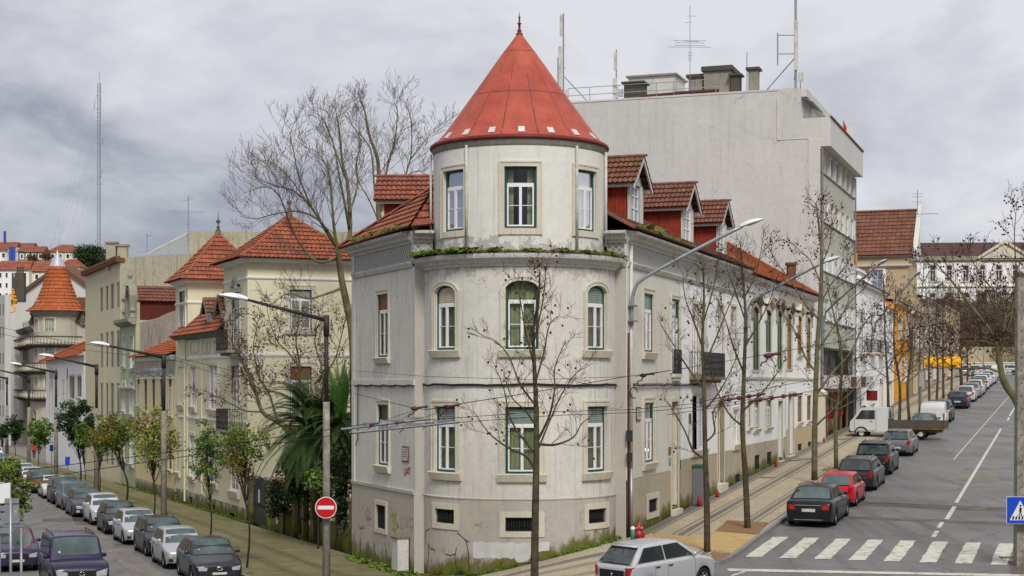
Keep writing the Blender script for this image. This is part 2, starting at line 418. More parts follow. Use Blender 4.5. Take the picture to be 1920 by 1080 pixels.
M['t_red'] = tiles('tiles_red', (.42,.125,.062), (.17,.06,.042), la=.3, var=.75)
M['t_dark'] = tiles('tiles_brown', (.19,.075,.05), (.08,.035,.028), la=.25)
M['t_slate'] = tiles('tiles_brown_dull', (.12,.065,.058), (.075,.04,.037), la=.05)
M['bark'] = plain('bark_grey', (.085,.07,.048), .95, .1, var=.6, sc=5, bump=.8, dirt=(.14,.145,.045))
M['bark_m'] = plain('bark_mossy', (.15,.13,.075), .95, .1, var=.5, sc=3, bump=.5, dirt=(.15,.16,.04))
M['bark_d'] = plain('bark_dark', (.045,.034,.026), .95, .1, var=.4, sc=5, bump=.5)
M['twig'] = plain('twig_brown', (.085,.05,.04), .9, .1)
M['twig_l'] = plain('twig_pale', (.17,.125,.10), .9, .1)
M['seed'] = plain('seed_balls', (.05,.03,.025), .9, .1)
def leafm(name, a, b, c=None):
    t = NT(name); g = t.n('ShaderNodeObjectInfo')
    w = t.n('ShaderNodeTexWhiteNoise', {0: t.n('ShaderNodeVectorMath', {0: t.pos((9,9,9))}, operation='FLOOR').outputs[0]}, noise_dimensions='3D').outputs[0]
    col = t.mix(w, a, b)
    if c: col = t.mix(t.ramp(t.noise(t.pos(), .9, 4, .6), .54, .66), col, c)
    t.b.inputs['Transmission Weight'].default_value = 0
    return t.done(col, .6, .25)
M['leaf_g'] = leafm('leaves_green', (.05,.11,.015), (.13,.21,.03))
M['leaf_go'] = leafm('leaves_green_rust', (.06,.12,.015), (.16,.21,.03), (.26,.10,.02))
M['leaf_dk'] = leafm('leaves_dark', (.015,.035,.012), (.04,.07,.018))
M['leaf_br'] = leafm('leaves_brown', (.09,.035,.015), (.16,.07,.03))
M['leaf_ye'] = leafm('leaves_yellowgreen', (.13,.19,.02), (.24,.26,.04), (.30,.11,.02))
M['palm'] = leafm('palm_leaf', (.018,.042,.008), (.05,.09,.014))
M['palmy'] = leafm('palm_leaf_young', (.05,.16,.02), (.09,.22,.03))
M['palmd'] = leafm('palm_leaf_dry', (.14,.11,.05), (.22,.18,.09))
M['fern'] = leafm('ferns', (.05,.11,.012), (.13,.17,.02), (.17,.11,.03))
M['hilltree'] = leafm('hill_foliage', (.10,.07,.045), (.15,.105,.06), (.09,.095,.035))
def boards(name, col):
    t = NT(name); s = t.n('ShaderNodeSeparateXYZ', {0: t.n('ShaderNodeUVMap').outputs[0]}).outputs[0]
    w = t.math('FRACT', t.math('MULTIPLY', s, 9.5)); g = t.math('LESS_THAN', w, .16)
    p = t.pos((1,1,.25)); c = t.mix(t.ramp(t.noise(p, 5, 6, .7), .35, .7), col, dk(col, .5))
    c = t.mix(t.math('MULTIPLY', g, .75), c, (.03,.006,.004))
    c = t.mix(t.math('MULTIPLY', t.ramp(t.noise(t.pos(), 8, 5, .8), .64, .7), .35), c, (.4,.25,.2))
    t.bump(t.math('SUBTRACT', 1, g), .5, .02); return t.done(c, .7, .3)
M['redwood'] = boards('red_board_cladding', (.34,.045,.02))
def frieze():
    t = NT('lattice_tiles'); uv = t.n('ShaderNodeUVMap').outputs[0]
    s = t.n('ShaderNodeSeparateXYZ', {0: uv})
    a = t.math('ABSOLUTE', t.math('SINE', t.math('MULTIPLY', t.math('ADD', s.outputs[0], s.outputs[1]), 13)))
    b = t.math('ABSOLUTE', t.math('SINE', t.math('MULTIPLY', t.math('SUBTRACT', s.outputs[0], s.outputs[1]), 13)))
    g = t.math('LESS_THAN', t.math('MINIMUM', a, b), .38)
    c = t.mix(g, (.20,.20,.18), (.50,.49,.45)); c = t.mix(t.math('MULTIPLY', t.ramp(t.noise(t.pos(), 3, 6), .4, .7), .4), c, (.2,.19,.17))
    t.bump(g, .5, .02); return t.done(c, .5, .4)
M['frieze'] = frieze()
def conemat():
    t = NT('red_painted_metal'); p = t.pos()
    g = t.n('ShaderNodeSeparateXYZ', {0: t.n('ShaderNodeTexCoord').outputs['UV']})
    u = t.math('FRACT', t.math('MULTIPLY', g.outputs[0], 15)); vv = g.outputs[1]
    nz = t.math('MULTIPLY', t.noise(p, 3, 5), .02)
    su = t.math('MULTIPLY', t.math('LESS_THAN', t.math('ABSOLUTE', t.math('SUBTRACT', u, .5)), .018), t.ramp(t.noise(p, 1.2, 4), .40, .5))
    r1 = t.math('LESS_THAN', t.math('ABSOLUTE', t.math('SUBTRACT', t.math('ADD', vv, nz), .455)), .004)
    r2 = t.math('LESS_THAN', t.math('ABSOLUTE', t.math('SUBTRACT', t.math('ADD', vv, nz), .85)), .004)
    ln = t.math('MAXIMUM', su, t.math('MAXIMUM', r1, r2))
    c = t.mix(t.ramp(t.noise(p, .9, 6, .65), .38, .62), (.43,.082,.045), (.31,.050,.030))
    c = t.mix(t.math('MULTIPLY', t.ramp(t.noise(t.pos((3,3,.5)), 2, 6, .7), .55, .75), .35), c, (.50,.13,.08))
    c = t.mix(t.math('MULTIPLY', ln, .8), c, (.06,.02,.015))
    t.bump(t.math('ADD', t.math('MULTIPLY', ln, -1), t.math('MULTIPLY', t.noise(p, 4, 4), .4)), .35, .02)
    return t.done(c, .55, .35)
M['cone'] = conemat()
M['redrim'] = plain('red_rim', (.16,.018,.015), .55, .3, var=.3)
def asphalt():
    t = NT('asphalt'); p = t.pos()
    c = t.mix(t.ramp(t.noise(p, .35, 6, .6), .35, .65), (.125,.122,.12), (.17,.165,.16))
    c = t.mix(t.math('MULTIPLY', t.ramp(t.noise(p, 22, 4, .8), .4, .7), .6), c, (.17,.165,.155))
    st = t.ramp(t.noise(t.n('ShaderNodeMapping', {0: t.n('ShaderNodeNewGeometry').outputs['Position'], 'Rotation': (0,0,R_(19.4)), 'Scale': (1.2,.05,1)}).outputs[0], 1.2, 5), .5, .7)
    c = t.mix(t.math('MULTIPLY', st, .6), c, (.065,.062,.062)); c = t.mix(t.math('MULTIPLY', t.ramp(t.noise(p, 1.1, 9, .8), .60, .68), .5), c, (.19,.175,.155)); c = t.mix(t.math('MULTIPLY', t.ramp(t.noise(p, .8, 5, .7), .66, .72), .6), c, (.045,.043,.042))
    wet = t.ramp(t.noise(p, .22, 4, .5), .42, .62)
    cr = t.n('ShaderNodeTexVoronoi', {'Vector': t.n('ShaderNodeVectorMath', {0: p, 1: t.n('ShaderNodeTexNoise', {'Vector': p, 'Scale': .8, 'Detail': 5}).outputs[1]}, operation='ADD').outputs[0], 'Scale': .22}, feature='DISTANCE_TO_EDGE').outputs[0]
    c = t.mix(t.math('MULTIPLY', t.math('LESS_THAN', cr, .006), .5), c, (.04,.038,.036))
    t.bump(t.noise(p, 45, 3, .7), .35, .012)
    return t.done(c, t.math('MULTIPLY_ADD', wet, -.22, .72), .4)
M['asphalt'] = asphalt()
M['patch'] = plain('road_patch_light', (.19,.175,.15), .85, .25, var=.3, sc=1.2, bump=.3)
M['patch_d'] = plain('road_patch_dark', (.055,.053,.053), .6, .4, var=.3, sc=1.5, bump=.3)
M['patch_b'] = plain('road_patch_earth', (.135,.115,.10), .9, .2, var=.4, sc=1.5)
def roadpaint():
    t = NT('road_paint'); p = t.pos()
    w = t.ramp(t.noise(p, 2.8, 10, .78), .50, .62)
    c = t.mix(t.math('MULTIPLY', w, .8), (.56,.55,.48), (.15,.145,.135)); t.bump(t.noise(p, 40, 3), .2, .01)
    return t.done(c, .7, .3)
M['paintline'] = roadpaint()
def calcada(name, a, b, stripes, dark, moss=0):
    """cobbled pavement; UV x = metres along, y = metres from the kerb; stripes = [(centre, half width)]"""
    t = NT(name); uv = t.n('ShaderNodeUVMap').outputs[0]; s = t.n('ShaderNodeSeparateXYZ', {0: uv})
    vo = t.n('ShaderNodeTexVoronoi', {'Vector': uv, 'Scale': 11}); w = t.n('ShaderNodeSeparateColor', {0: vo.outputs['Color']}).outputs[0]
    c = t.mix(w, a, b)
    ed = t.n('ShaderNodeTexVoronoi', {'Vector': uv, 'Scale': 11}, feature='DISTANCE_TO_EDGE').outputs[0]
    g = None
    yy = t.math('ADD', s.outputs[1], t.math('MULTIPLY_ADD', t.noise(uv, 5, 3), .06, -.03))
    for c0, hw in stripes:
        k = t.math('LESS_THAN', t.math('ABSOLUTE', t.math('SUBTRACT', yy, c0)), hw)
        g = k if g is None else t.math('MAXIMUM', g, k)
    c = t.mix(t.math('MULTIPLY', g, .88), c, dark)
    c = t.mix(t.math('MULTIPLY', t.ramp(t.noise(t.pos(), .5, 6, .6), .4, .7), .4), c, dk(a, .55))
    c = t.mix(t.math('MULTIPLY', t.math('LESS_THAN', ed, .07), .45), c, dk(a, .35))
    if moss:
        c = t.mix(t.math('MULTIPLY', t.ramp(t.noise(t.pos(), .35, 8, .7), .36, .6), moss), c, (.10,.10,.018))
        c = t.mix(t.math('MULTIPLY', t.ramp(t.noise(t.pos(), 1.4, 6, .7), .56, .66), .6), c, (.05,.055,.012))
    t.bump(ed, .5, .012)
    return t.done(c, .8, .3)
M['calc_r'] = calcada('cobbles_beige', (.50,.415,.285), (.36,.30,.205), [(.45,.30),(.95,.05),(1.55,.05),(1.80,.14),(2.05,.05),(2.75,.05),(2.98,.14),(3.22,.05),(4.05,.06)], (.085,.085,.09))
M['calc_l'] = calcada('cobbles_mossy', (.26,.22,.125), (.19,.165,.095), [(1.7,.04),(1.95,.1),(2.2,.04),(3.3,.04),(3.52,.1),(3.75,.04)], (.06,.06,.04), .6)
M['kerb'] = plain('kerb_granite', (.23,.24,.24), .8, .3, var=.25, sc=5, bump=.3)
M['yellowpav'] = plain('tactile_ochre', (.45,.315,.14), .8, .25, var=.2, sc=3, bump=.2)
M['brownpit'] = plain('tree_pit_resin', (.25,.145,.075), .9, .2, var=.35, sc=14, bump=.5)
M['asph_walk'] = plain('dark_edging', (.075,.078,.08), .85, .2, var=.3, sc=5)
M['earth'] = plain('earth', (.12,.10,.06), .95, .1, var=.3, sc=.05)
M['grass'] = plain('grass_verge', (.07,.13,.02), .95, .1, var=.4, sc=2)
M['tyre'] = plain('rubber', (.012,.012,.013), .8, .2)
M['rim'] = plain('alloy', (.34,.35,.36), .35, .5, .6)
M['trim'] = plain('black_plastic', (.016,.016,.018), .5, .4)
M['headl'] = plain('headlamp', (.45,.46,.46), .12, .8, var=.3, sc=12)
M['taill'] = plain('tail_lamp', (.36,.01,.012), .15, .7)
M['plate'] = plain('number_plate', (.55,.56,.52), .5, .3)
M['plateb'] = plain('plate_band', (.02,.06,.4), .5, .3)
M['chrome'] = plain('chrome', (.6,.6,.62), .15, .6, .9)
M['carglass'] = glassm('car_glass', (.020,.028,.028), .03)
M['carglass2'] = glassm('car_windscreen', (.04,.062,.062), .05)
M['redp'] = plain('red_plastic', (.36,.012,.012), .4, .4)
M['signred'] = plain('sign_red', (.52,.008,.014), .4, .4, var=.08)
M['signwhite'] = plain('sign_white', (.78,.78,.78), .4, .4, var=.05)
M['dkred'] = plain('dark_red', (.22,.008,.014), .5, .4)
M['signblue'] = plain('sign_blue', (.01,.07,.55), .4, .4, var=.08)
M['black'] = plain('black_matt', (.012,.012,.012), .8, .2)
M['awning'] = plain('awning_yellow', (.85,.40,.01), .7, .2, var=.12)
M['rag'] = plain('banner_white', (.62,.60,.66), .8, .2, var=.08)
M['spray_k'] = plain('spray_black', (.05,.05,.055), .8, .2)
M['spray_p'] = plain('spray_magenta', (.35,.05,.22), .8, .2)
M['spray_r'] = plain('spray_pink', (.55,.2,.22), .8, .2)
M['spray_y'] = plain('spray_yellow', (.5,.42,.1), .8, .2)
M['spray_g'] = plain('spray_grey', (.27,.26,.25), .8, .2)
M['whitepatch'] = plain('white_overpaint', (.62,.62,.60), .85, .2, var=.15, sc=3)
M['bluem'] = plain('blue_paint', (.03,.09,.38), .6, .3)
M['zinc'] = plain('zinc', (.42,.45,.48), .5, .4, .3)
M['teal'] = plain('teal_plastic', (.02,.24,.2), .5, .3)
M['fence'] = plain('gate_metal', (.045,.055,.052), .55, .4, var=.3)
M['terracotta'] = plain('terracotta', (.16,.075,.045), .85, .2, var=.3)
# ---------------------------------------------------------------- ground, roads, pavements
FR = Fr((4.1, 57.5), (.352, 1), 1)
FL = Fr((-3.49, 57.5), (-.43, 1), -1)
def gp(px, py, h=.13):       # a point of the right-hand street's plane
    Y = (8.24-h)/((py-718)/3000+.044); return ((px-960)/3000*Y, Y)
def gl(px, py, h=0):
    Y = (6.58-h)/((py-718)/3000-.008); return ((px-960)/3000*Y, Y)
mb = MB()
rows = []
for Y in [-60, 20, 60, 120, 180, 240, 300, 400, 600, 900, 1400, 2200, 3500]:
    rows.append([(X, Y, (-9 if Y < 240 or X < 0 else -9) - (0 if Y < 900 else 3)) for X in range(-3000, 3001, 250)])
mb.grid(rows); struct('ground', mb, M['earth'])
def frange(a, b, s):
    n = max(1, round(abs(b-a)/s)); return [a+(b-a)*i/n for i in range(n+1)]
mb = MB()
xs = frange(-60, -8, 4)+frange(-7.5, 8, .5)+frange(9, 60, 3)
mb.grid([[(x, y, G(x, y)) for x in xs] for y in frange(20, 44, 4)+frange(44.5, 64, .5)])
struct('road_junction', mb, M['asphalt'])
mb = MB()
mb.grid([[(.352*Y-16.14+k, Y, zR(Y)) for k in (1.5, 8, 16, 30)] for Y in [64]+frange(68, 184, 4)+frange(186, 246, 6)])
struct('road_uphill', mb, M['asphalt'])
KL = lambda Y: -15.8-.41*(Y-72.5)
mb = MB()
mb.grid([[(KL(Y)+k, Y, zL(Y)) for k in (-26, -12, 0, 3)] for Y in frange(64, 204, 4)])
mb.grid([[(x, Y, zL(Y)-.004) for x in (-140, -100, -70, -40)] for Y in (204, 208, 214, 220)])
struct('road_downhill', mb, M['asphalt'])
mb = MB(); mb.grid([[(x, Y, zL(Y)+.01) for x in (-74, -50, -26)] for Y in (158, 180, 203.9)]); struct('side_square', mb, M['patch'])
# pavements: strips between the building line and the kerb
cor = [(8.3, 56.0), (7.75, 54.4), (7.2, 53.0), (6.75, 52.1), (6.1, 51.2), (5.1, 50.4), (3.6, 49.7), (1.6, 49.2), (-.6, 49.0), (-2.8, 49.0), (-4.6, 49.3), (-5.9, 50.1), (-6.9, 51.3)]
inn = []; out = []
for u in frange(182, 2, 4): inn.append(FR.p(u, -.1, 0).xy[:]); out.append(FR.p(u, 4.42, 0).xy[:])
for i, c in enumerate(cor[:-3]):
    t = i/(len(cor)-1); a = R_(92-150*t)
    inn.append((.27+3.3*math.sin(a), 58.5-3.3*math.cos(a))); out.append(c)
def strip(inn, out, lift, name, mt, n=14, edges=None):
    mb = MB(); rows = []; uvs = []; s = 0
    for i, (a, b) in enumerate(zip(inn, out)):
        if i: s += math.dist(out[i], out[i-1])
        r = []; q = []; d = math.dist(a, b)
        for k in range(n+1):
            t = k/n; x = b[0]+(a[0]-b[0])*t; y = b[1]+(a[1]-b[1])*t
            r.append((x, y, G(x, y)+lift)); q.append((s, d*t))
        rows.append(r); uvs.append(q)
    mb.grid(rows, uvs=uvs); return struct(name, mb, mt)
def dens(pts, st=1.0):
    o = [pts[0]]
    for a, b in zip(pts, pts[1:]):
        n = max(1, int(math.dist(a, b)/st))
        o += [(a[0]+(b[0]-a[0])*i/n, a[1]+(b[1]-a[1])*i/n) for i in range(1, n+1)]
    return o
M['calc_r'] = calcada('cobbles_beige_striped', (.50,.42,.30), (.37,.315,.22), [(.3,.04),(.85,.04),(1.1,.11),(1.35,.04),(2.5,.04),(2.8,.13),(3.1,.04),(3.85,.05),(4.2,.25)], (.10,.10,.10))
strip(inn, out, .13, 'pavement_uphill', M['calc_r'])
inl = []; oul = []
t9 = len(cor)-4
for c in cor[t9:]:
    i = cor.index(c); a = R_(92-150*i/(len(cor)-1)); inl.append((.27+3.3*math.sin(a), 58.5-3.3*math.cos(a))); oul.append(c)
for Y in [54.5, 57.5]+frange(60, 200, 3):
    yy = max(Y, 57.6); inl.append((-3.49-.43*(yy-57.5)+.1, yy)); oul.append((KL(Y), Y))
strip(inl, oul, .13, 'pavement_downhill', M['calc_l'])
kp = dens(out+oul[1:], 1.2)
mb = MB()
for a, b in zip(kp, kp[1:]):
    d = V((b[0]-a[0], b[1]-a[1])); 
    if d.length < .05: continue
    n = V((d.y, -d.x)).normalized()*-.26     # towards the road
    if len(mb.v) == 0: pass
    A = V(a); B = V(b)
    def q(p, h): return (p.x, p.y, G(p.x, p.y)+h)
    n = -n if True else n
    A2 = A-n*-1; B2 = B-n*-1
    mb.hexa([q(A, -.1), q(A2, -.1), q(B2, -.1), q(B, -.1), q(A, .138), q(A2, .125), q(B2, .125), q(B, .138)])
struct('kerb', mb, M['kerb'])
def sheet(name, pts, mt, lift, n=6, m=2):
    a, b, c, d = pts; mb = MB()
    mb.grid([[(lambda x, y: (x, y, G(x, y)+lift))(*[(a[k]*(1-s)+b[k]*s)*(1-t)+(d[k]*(1-s)+c[k]*s)*t for k in (0, 1)]) for s in [i/n for i in range(n+1)]] for t in [j/m for j in range(m+1)]])
    return struct(name, mb, mt)
g = lambda px, py: gp(px, py)
sheet('tactile_paving', [g(1342,996), g(1420,1003), g(1372,1037), g(1308,1028)], M['yellowpav'], .138)
sheet('tactile_paving', [g(1225,1000), g(1322,1008), g(1318,1026), g(1200,1006)], M['yellowpav'], .136)
sheet('tree_pit', [g(1364,976), g(1441,980), g(1421,1002), g(1341,996)], M['brownpit'], .142)
sheet('tree_pit', [g(1334,1035), g(1371,1038), g(1349,1052), g(1334,1050)], M['brownpit'], .142)
for k, px in enumerate((1527, 1568)):
    u = FR.u(px, 3.6); sheet('tree_pit', [FR.p(u-.7, 2.9, 0).xy[:], FR.p(u+.7, 2.9, 0).xy[:], FR.p(u+.7, 4.1, 0).xy[:], FR.p(u-.7, 4.1, 0).xy[:]], M['brownpit'], .142)
# manhole covers
for (a, b) in ((1222, 896), (1375, 878), (1398, 863), (1372, 863), (1310, 958), (1448, 895)):
    x, y = gp(a, b); 
for (px, py) in ((1440, 895), (1488, 863), (1507, 860), (1577, 823)):
    x, y = gp(px, py); mb = MB(); mb.lathe((x, y, G(x, y)+.134), [(.45, 0), (.45, .006), (.0, .007)], 20)
    tag(mb.build('manhole_cover', M['galvd']), ['round iron manhole cover on the pavement beside the twin green basement grilles', 'small iron cover farther up the pavement below the green door', 'small iron cover on the pavement before the brown door', 'round iron cover on the pavement by the black shop front'][(1440, 1488, 1507, 1577).index(px)], 'manhole cover')
# road markings
for i in range(8):
    yb = 53.9-.24*i; x0 = 7.85+1.11*i; L_ = 4.9; w = .56
    jit = random.Random(i)
    n = 10; mb = MB(); rows = []
    for k in range(n+1):
        t = k/n; y = yb+L_*t*.98; x = x0+.352*L_*t; e = jit.uniform(-.025, .025)
        rows.append([(x+e, y, G(x, y)+.012), (x+w+jit.uniform(-.025, .025), y+.0, G(x+w, y)+.012)])
    mb.grid(rows); struct('crosswalk_stripe', mb, M['paintline'])
sheet('stop_line', [(6.9, 50.95), (18, 49.6), (18, 50.05), (6.9, 51.45)], M['paintline'], .012, 20, 1)
def rline(px0, py0, px1, py1, w, name='lane_line'):
    a = V(gp(px0, py0, 0)); b = V(gp(px1, py1, 0)); n = (b-a).normalized(); n = V((n.y, -n.x))*w/2
    sheet(name, [(a-n)[:], (b-n)[:], (b+n)[:], (a+n)[:]], M['paintline'], .012, 4, 1)
rline(1750, 1008, 1757, 996, .16); rline(1760, 990, 1767, 979, .16); rline(1775, 974, 1790, 950, .18)
rline(1793, 943, 1877, 804, .15); rline(1889, 789, 1892, 783, .15); rline(1893, 780, 1915, 745, .15); rline(1860, 830, 1893, 747, .07) if False else None
rline(1788, 862, 1893, 742, .07)
rline(1372, 1080, 1400, 1071, .12)
# repairs and worn patches in the asphalt
for nm, pts, mt in (('road_patch', [(1600,948),(1905,960),(1905,952),(1600,940)], 'patch_b'), ('road_patch', [(1590,972),(1905,986),(1905,980),(1590,968)], 'patch_b'),
                    ('road_patch', [(1790,900),(1862,905),(1880,880),(1812,876)], 'patch'),):
    sheet(nm, [gp(a, b, 0) for a, b in pts], M[mt], .006)
rr = random.Random(4)
lp = [(62, 932), (90, 945), (140, 975), (170, 1000), (205, 1020), (250, 1055), (300, 1095)]
for (a, b), (c, d) in zip(lp, lp[1:]):
    w = 9+(b-930)*.14
    sheet('road_patch', [gl(a-w, b), gl(a+w, b), gl(c+w*1.2, d), gl(c-w*1.2, d)], M['patch'], .008, 3, 3)
for (a, b, w, h) in ((120, 948, 22, 4), (165, 978, 30, 7), (118, 975, 40, 3), (225, 1022, 14, 4)):
    sheet('road_patch', [gl(a-w, b-h), gl(a+w, b-h), gl(a+w+h*2, b+h), gl(a-w+h, b+h)], M['patch_b'], .011, 3, 3)
# drain grate and worn kerb corner right of the crossing
mb = MB(); x, y = gp(1898, 1046, 0); z = G(x, y)
mb.box((x, y, z+.01), (.9, .45, .02), 0, .0)
for k in range(8): mb.box((x-.38+k*.11, y, z+.024), (.045, .40, .012), 1)
tag(mb.build('drain_grate', [M['galvd'], M['black']]), 'iron drain grate in the road beside the last crosswalk stripe', 'drain')
sheet('pavement_corner', [gp(1890,1052,0), gp(1960,1052,0), gp(1960,1100,0), gp(1900,1092,0)], M['patch_b'], .01)

# park hillside closing the uphill street, and the far hill on the left
mb = MB(); rr = random.Random(2)
for name in ('park_slope',):
    rows = []
    for Y, z in ((246, 1.0), (250, 2.2), (262, 5), (285, 9), (310, 14), (340, 17.5), (420, 18), (520, 18)):
        rows.append([(x, Y, z+rr.uniform(-.6, .6)*(Y > 250)-(0 if x > 40 else 0)) for x in range(44, 180, 8)])
    mb.grid(rows)
struct('park_slope', mb, M['earth'])
mb = MB(); rows = []
for Y, z in ((480, -9), (540, 12), (600, 30), (660, 44), (720, 52), (780, 54), (900, 40)):
    rows.append([(x, Y, z*max(0, min(1, (-70-x)/70))*(1 if x > -420 else .9)-9*(x > -80)) for x in range(-520, -40, 20)])
mb.grid(rows); struct('hill', mb, M['hilltree'])
# ---------------------------------------------------------------- tiled roofs
def troof(mb, eL, eR, tL, tR, tile=.24, row=.40, m=0, h=.085):
    """interlocking tiles on the quad eL-eR (eave) .. tL-tR (top); real scalloped rows"""
    eL, eR, tL, tR = map(V, (eL, eR, tL, tR))
    e = (eR-eL).normalized(); W = (eR-eL).length
    up = (tL-eL); nrm = e.cross(up).normalized()
    if nrm.z < 0: nrm = -nrm
    sv = nrm.cross(e).normalized()
    if sv.dot(tL-eL) < 0: sv = -sv
    H = (tL-eL).dot(sv); H2 = (tR-eL).dot(sv); Hm = max(H, H2)
    lx = (tL-eL).dot(e); rx = (tR-eL).dot(e)
    nr = max(1, round(Hm/row)); row = Hm/nr
    def ends(v):
        l = lx*v/H if H > .01 else 0
        r = W+(rx-W)*v/H2 if H2 > .01 else W
        return l, r
    for j in range(nr):
        v0 = j*row; v1 = (j+1)*row
        l0, r0 = ends(min(v0, Hm)); l1, r1 = ends(min(v1, Hm))
        if r0-l0 < .05: continue
        c0 = math.floor(min(l0, l1)/tile); c1 = math.ceil(max(r0, r1)/tile)
        xs = [c0*tile+k*tile/4 for k in range((c1-c0)*4+1)]
        def P(x, v, lo, hi, lift):
            x = max(lo, min(hi, x)); ph = (x/tile) % 1
            z = lift+h*.62*abs(math.sin(math.pi*ph))
            return eL+e*x+sv*v+nrm*z
        A = [P(x, v0-.03, l0, r0, h*.8) for x in xs]; B = [P(x, v1, l1, max(r1, l1), 0) for x in xs]
        A0 = [P(x, v0-.03, l0, r0, -.02) for x in xs]
        uv = [(c0+k/4+.01, j+.5) for k in range(len(xs))]
        for k in range(len(xs)-1):
            if (A[k]-A[k+1]).length+(B[k]-B[k+1]).length < 1e-4: continue
            u_ = ((c0+k//4+.5, j+.5),)*4
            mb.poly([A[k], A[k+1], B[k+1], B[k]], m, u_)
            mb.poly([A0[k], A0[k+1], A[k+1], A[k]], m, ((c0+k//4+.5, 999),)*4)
def ridge(mb, a, b, r=.11, m=0, st=.38):
    a, b = V(a), V(b); n = max(1, int((b-a).length/st)); d = (b-a).normalized(); s = d.cross(V((0,0,1))).normalized(); u = s.cross(d)
    for i in range(n):
        p = a.lerp(b, i/n); q = a.lerp(b, (i+1)/n+.02)
        rows = []
        for (c, rr) in ((p, r*1.12), (q, r*.9)):
            rows.append([c+s*rr*math.cos(t)+u*rr*math.sin(t)*.9 for t in [math.pi*k/6 for k in range(7)]])
        k0 = len(mb.f); mb.grid(rows, m); 
        for f in range(k0, len(mb.f)): mb.uv[f] = ((i*7.3, 91),)*4
        mb.hasuv = True
        mb.poly(rows[0], m, ((i*7.3, 91),)*7)
# ---------------------------------------------------------------- windows
def window(parent, fr, u, w, zb, zt, a=0, casing='green', sash='white', style='casement', pane='glass', behind='curtain', rec=.12, sur=0, surm='stone', sill=0, tr=.70, bars=1, ft=.08, detail=True, surb=0, drop=0, name='window'):
    """window > sash, pane, curtain, surround, sill"""
    if not fr.cyl: rec = min(rec, .05)
    mb = MB(); ring(mb, fr, u, w, zb, zt, a, 0, -ft, -rec-.05, -rec+.03)
    ubox(mb, fr, u-w/2, u+w/2, -rec-.05, -rec+.035, zb, zb+ft*.9)
    wd_ = mb.build(name, M[casing], parent)
    iw = w-2*ft; h = zt-zb; zi = zb+ft*.9; zs = zb+h*tr
    mb = MB()
    s = .055 if w > .6 else .04
    if style == 'casement':
        ubox(mb, fr, u-iw/2, u+iw/2, -rec-.04, -rec+.012, zs, zs+s*1.4)
        ubox(mb, fr, u-iw/2, u+iw/2, -rec-.04, -rec+.012, zi, zi+s)
        for x in (-iw/2, iw/2-s): ubox(mb, fr, u+x, u+x+s, -rec-.042, -rec+.014, zi, zs)
        ubox(mb, fr, u-s*.9, u+s*.9, -rec-.042, -rec+.016, zi, zs)
        ubox(mb, fr, u-iw/2, u+iw/2, -rec-.042, -rec+.014, zs-s, zs)
        for b in range(bars):
            zz = zi+(zs-zi)*(b+1)/(bars+1); ubox(mb, fr, u-iw/2, u+iw/2, -rec-.04, -rec+.002, zz, zz+.022)
    elif style == 'grid':
        nx, ny = bars
        for k in range(nx+1): x = -iw/2+(iw-.03)*k/nx; ubox(mb, fr, u+x, u+x+.03, -rec-.04, -rec+.01, zi, zt-ft-(a*.5 if k in (0, nx) else 0))
        for k in range(ny+1): zz = zi+(zt-ft-zi-a*.4)*k/ny; ubox(mb, fr, u-iw/2, u+iw/2, -rec-.04, -rec+.006, zz, zz+.03)
    elif style == 'slide':
        for x in (-iw/2, -.02, iw/2-.04): ubox(mb, fr, u+x, u+x+.04, -rec-.04, -rec+.01, zi, zt-ft)
        ubox(mb, fr, u-iw/2, u+iw/2, -rec-.038, -rec+.008, zt-ft-.04, zt-ft)
    if mb.v: mb.build('sash', M[sash], wd_)
    pts = arc_pts(u, w-ft, zb+ft/2, zt-ft/2, a)
    def face(mt, nm, wof, top=None, bot=None, sub=None):
        mb = MB()
        if fr.cyl or nm == 'curtain':
            t_ = zt-ft/2 if top is None else top; b_ = zb if bot is None else bot
            n = 24 if nm == 'curtain' else 5; cols = []
            for i in range(n+1):
                x = -w/2+ft/2+(w-ft)*i/n; tt = t_ if a <= 0 else min(t_, zt-a+a*math.sqrt(max(0, 1-(2*x/w)**2)))
                ww = wof+(.022*math.sin(i*2.4) if nm == 'curtain' else 0)
                cols.append([fr.p(u+x, ww, b_), fr.p(u+x, ww, tt)])
            mb.grid(cols)
        else: mb.poly([fr.p(x, wof, z) for x, z in pts])
        return mb.build(nm, M[mt], wd_)
    face(pane, 'pane', -rec-.015)
    if pane == 'glass' and behind:
        if behind == 'dark':
            face('inside', 'room', -rec-.5)
            mb = MB()
            for s_ in (-1, 1):      # part-drawn side curtains
                x0 = s_*(w/2-ft); cols = [[fr.p(u+x0-s_*.2*w*i/8, -rec-.2+.02*math.sin(i*2.6), zb), fr.p(u+x0-s_*.2*w*i/8, -rec-.2+.02*math.sin(i*2.6), zt-ft)] for i in range(9)]
                mb.grid(cols)
            mb.build('curtain', M['curtain'], wd_)
        else: face(behind, 'curtain', -rec-.14)
    if drop:     # roller shutter / blind in the top light
        mb = MB(); z1 = zt-ft; z0 = zs+.05; n = max(3, int((z1-z0)/.06))
        for k in range(n):
            zz = z0+(z1-z0)*k/n
            x = iw/2 if a <= 0 else min(iw/2, w/2*math.sqrt(max(.02, 1-max(0, (zz-(zt-a))/a)**2))-ft)
            ubox(mb, fr, u-x, u+x, -rec-.012, -rec+.004, zz, zz+(z1-z0)/n*.72)
        mb.build('shutter', M[drop], wd_)
    if sur:
        mb = MB(); ring(mb, fr, u, w, zb-(surb or 0), zt, a, 0, sur, -.02, .045)
        if surb: ubox(mb, fr, u-w/2-sur, u+w/2+sur, -.02, .043, zb-surb-.0, zb-.002)
        mb.build('surround', M[surm], wd_)
        if detail:
            mb = MB(); ring(mb, fr, u, w, zb-(surb or 0), zt, a, sur-.05, sur+.01, .0, .065); mb.build('moulding', M[surm], wd_)
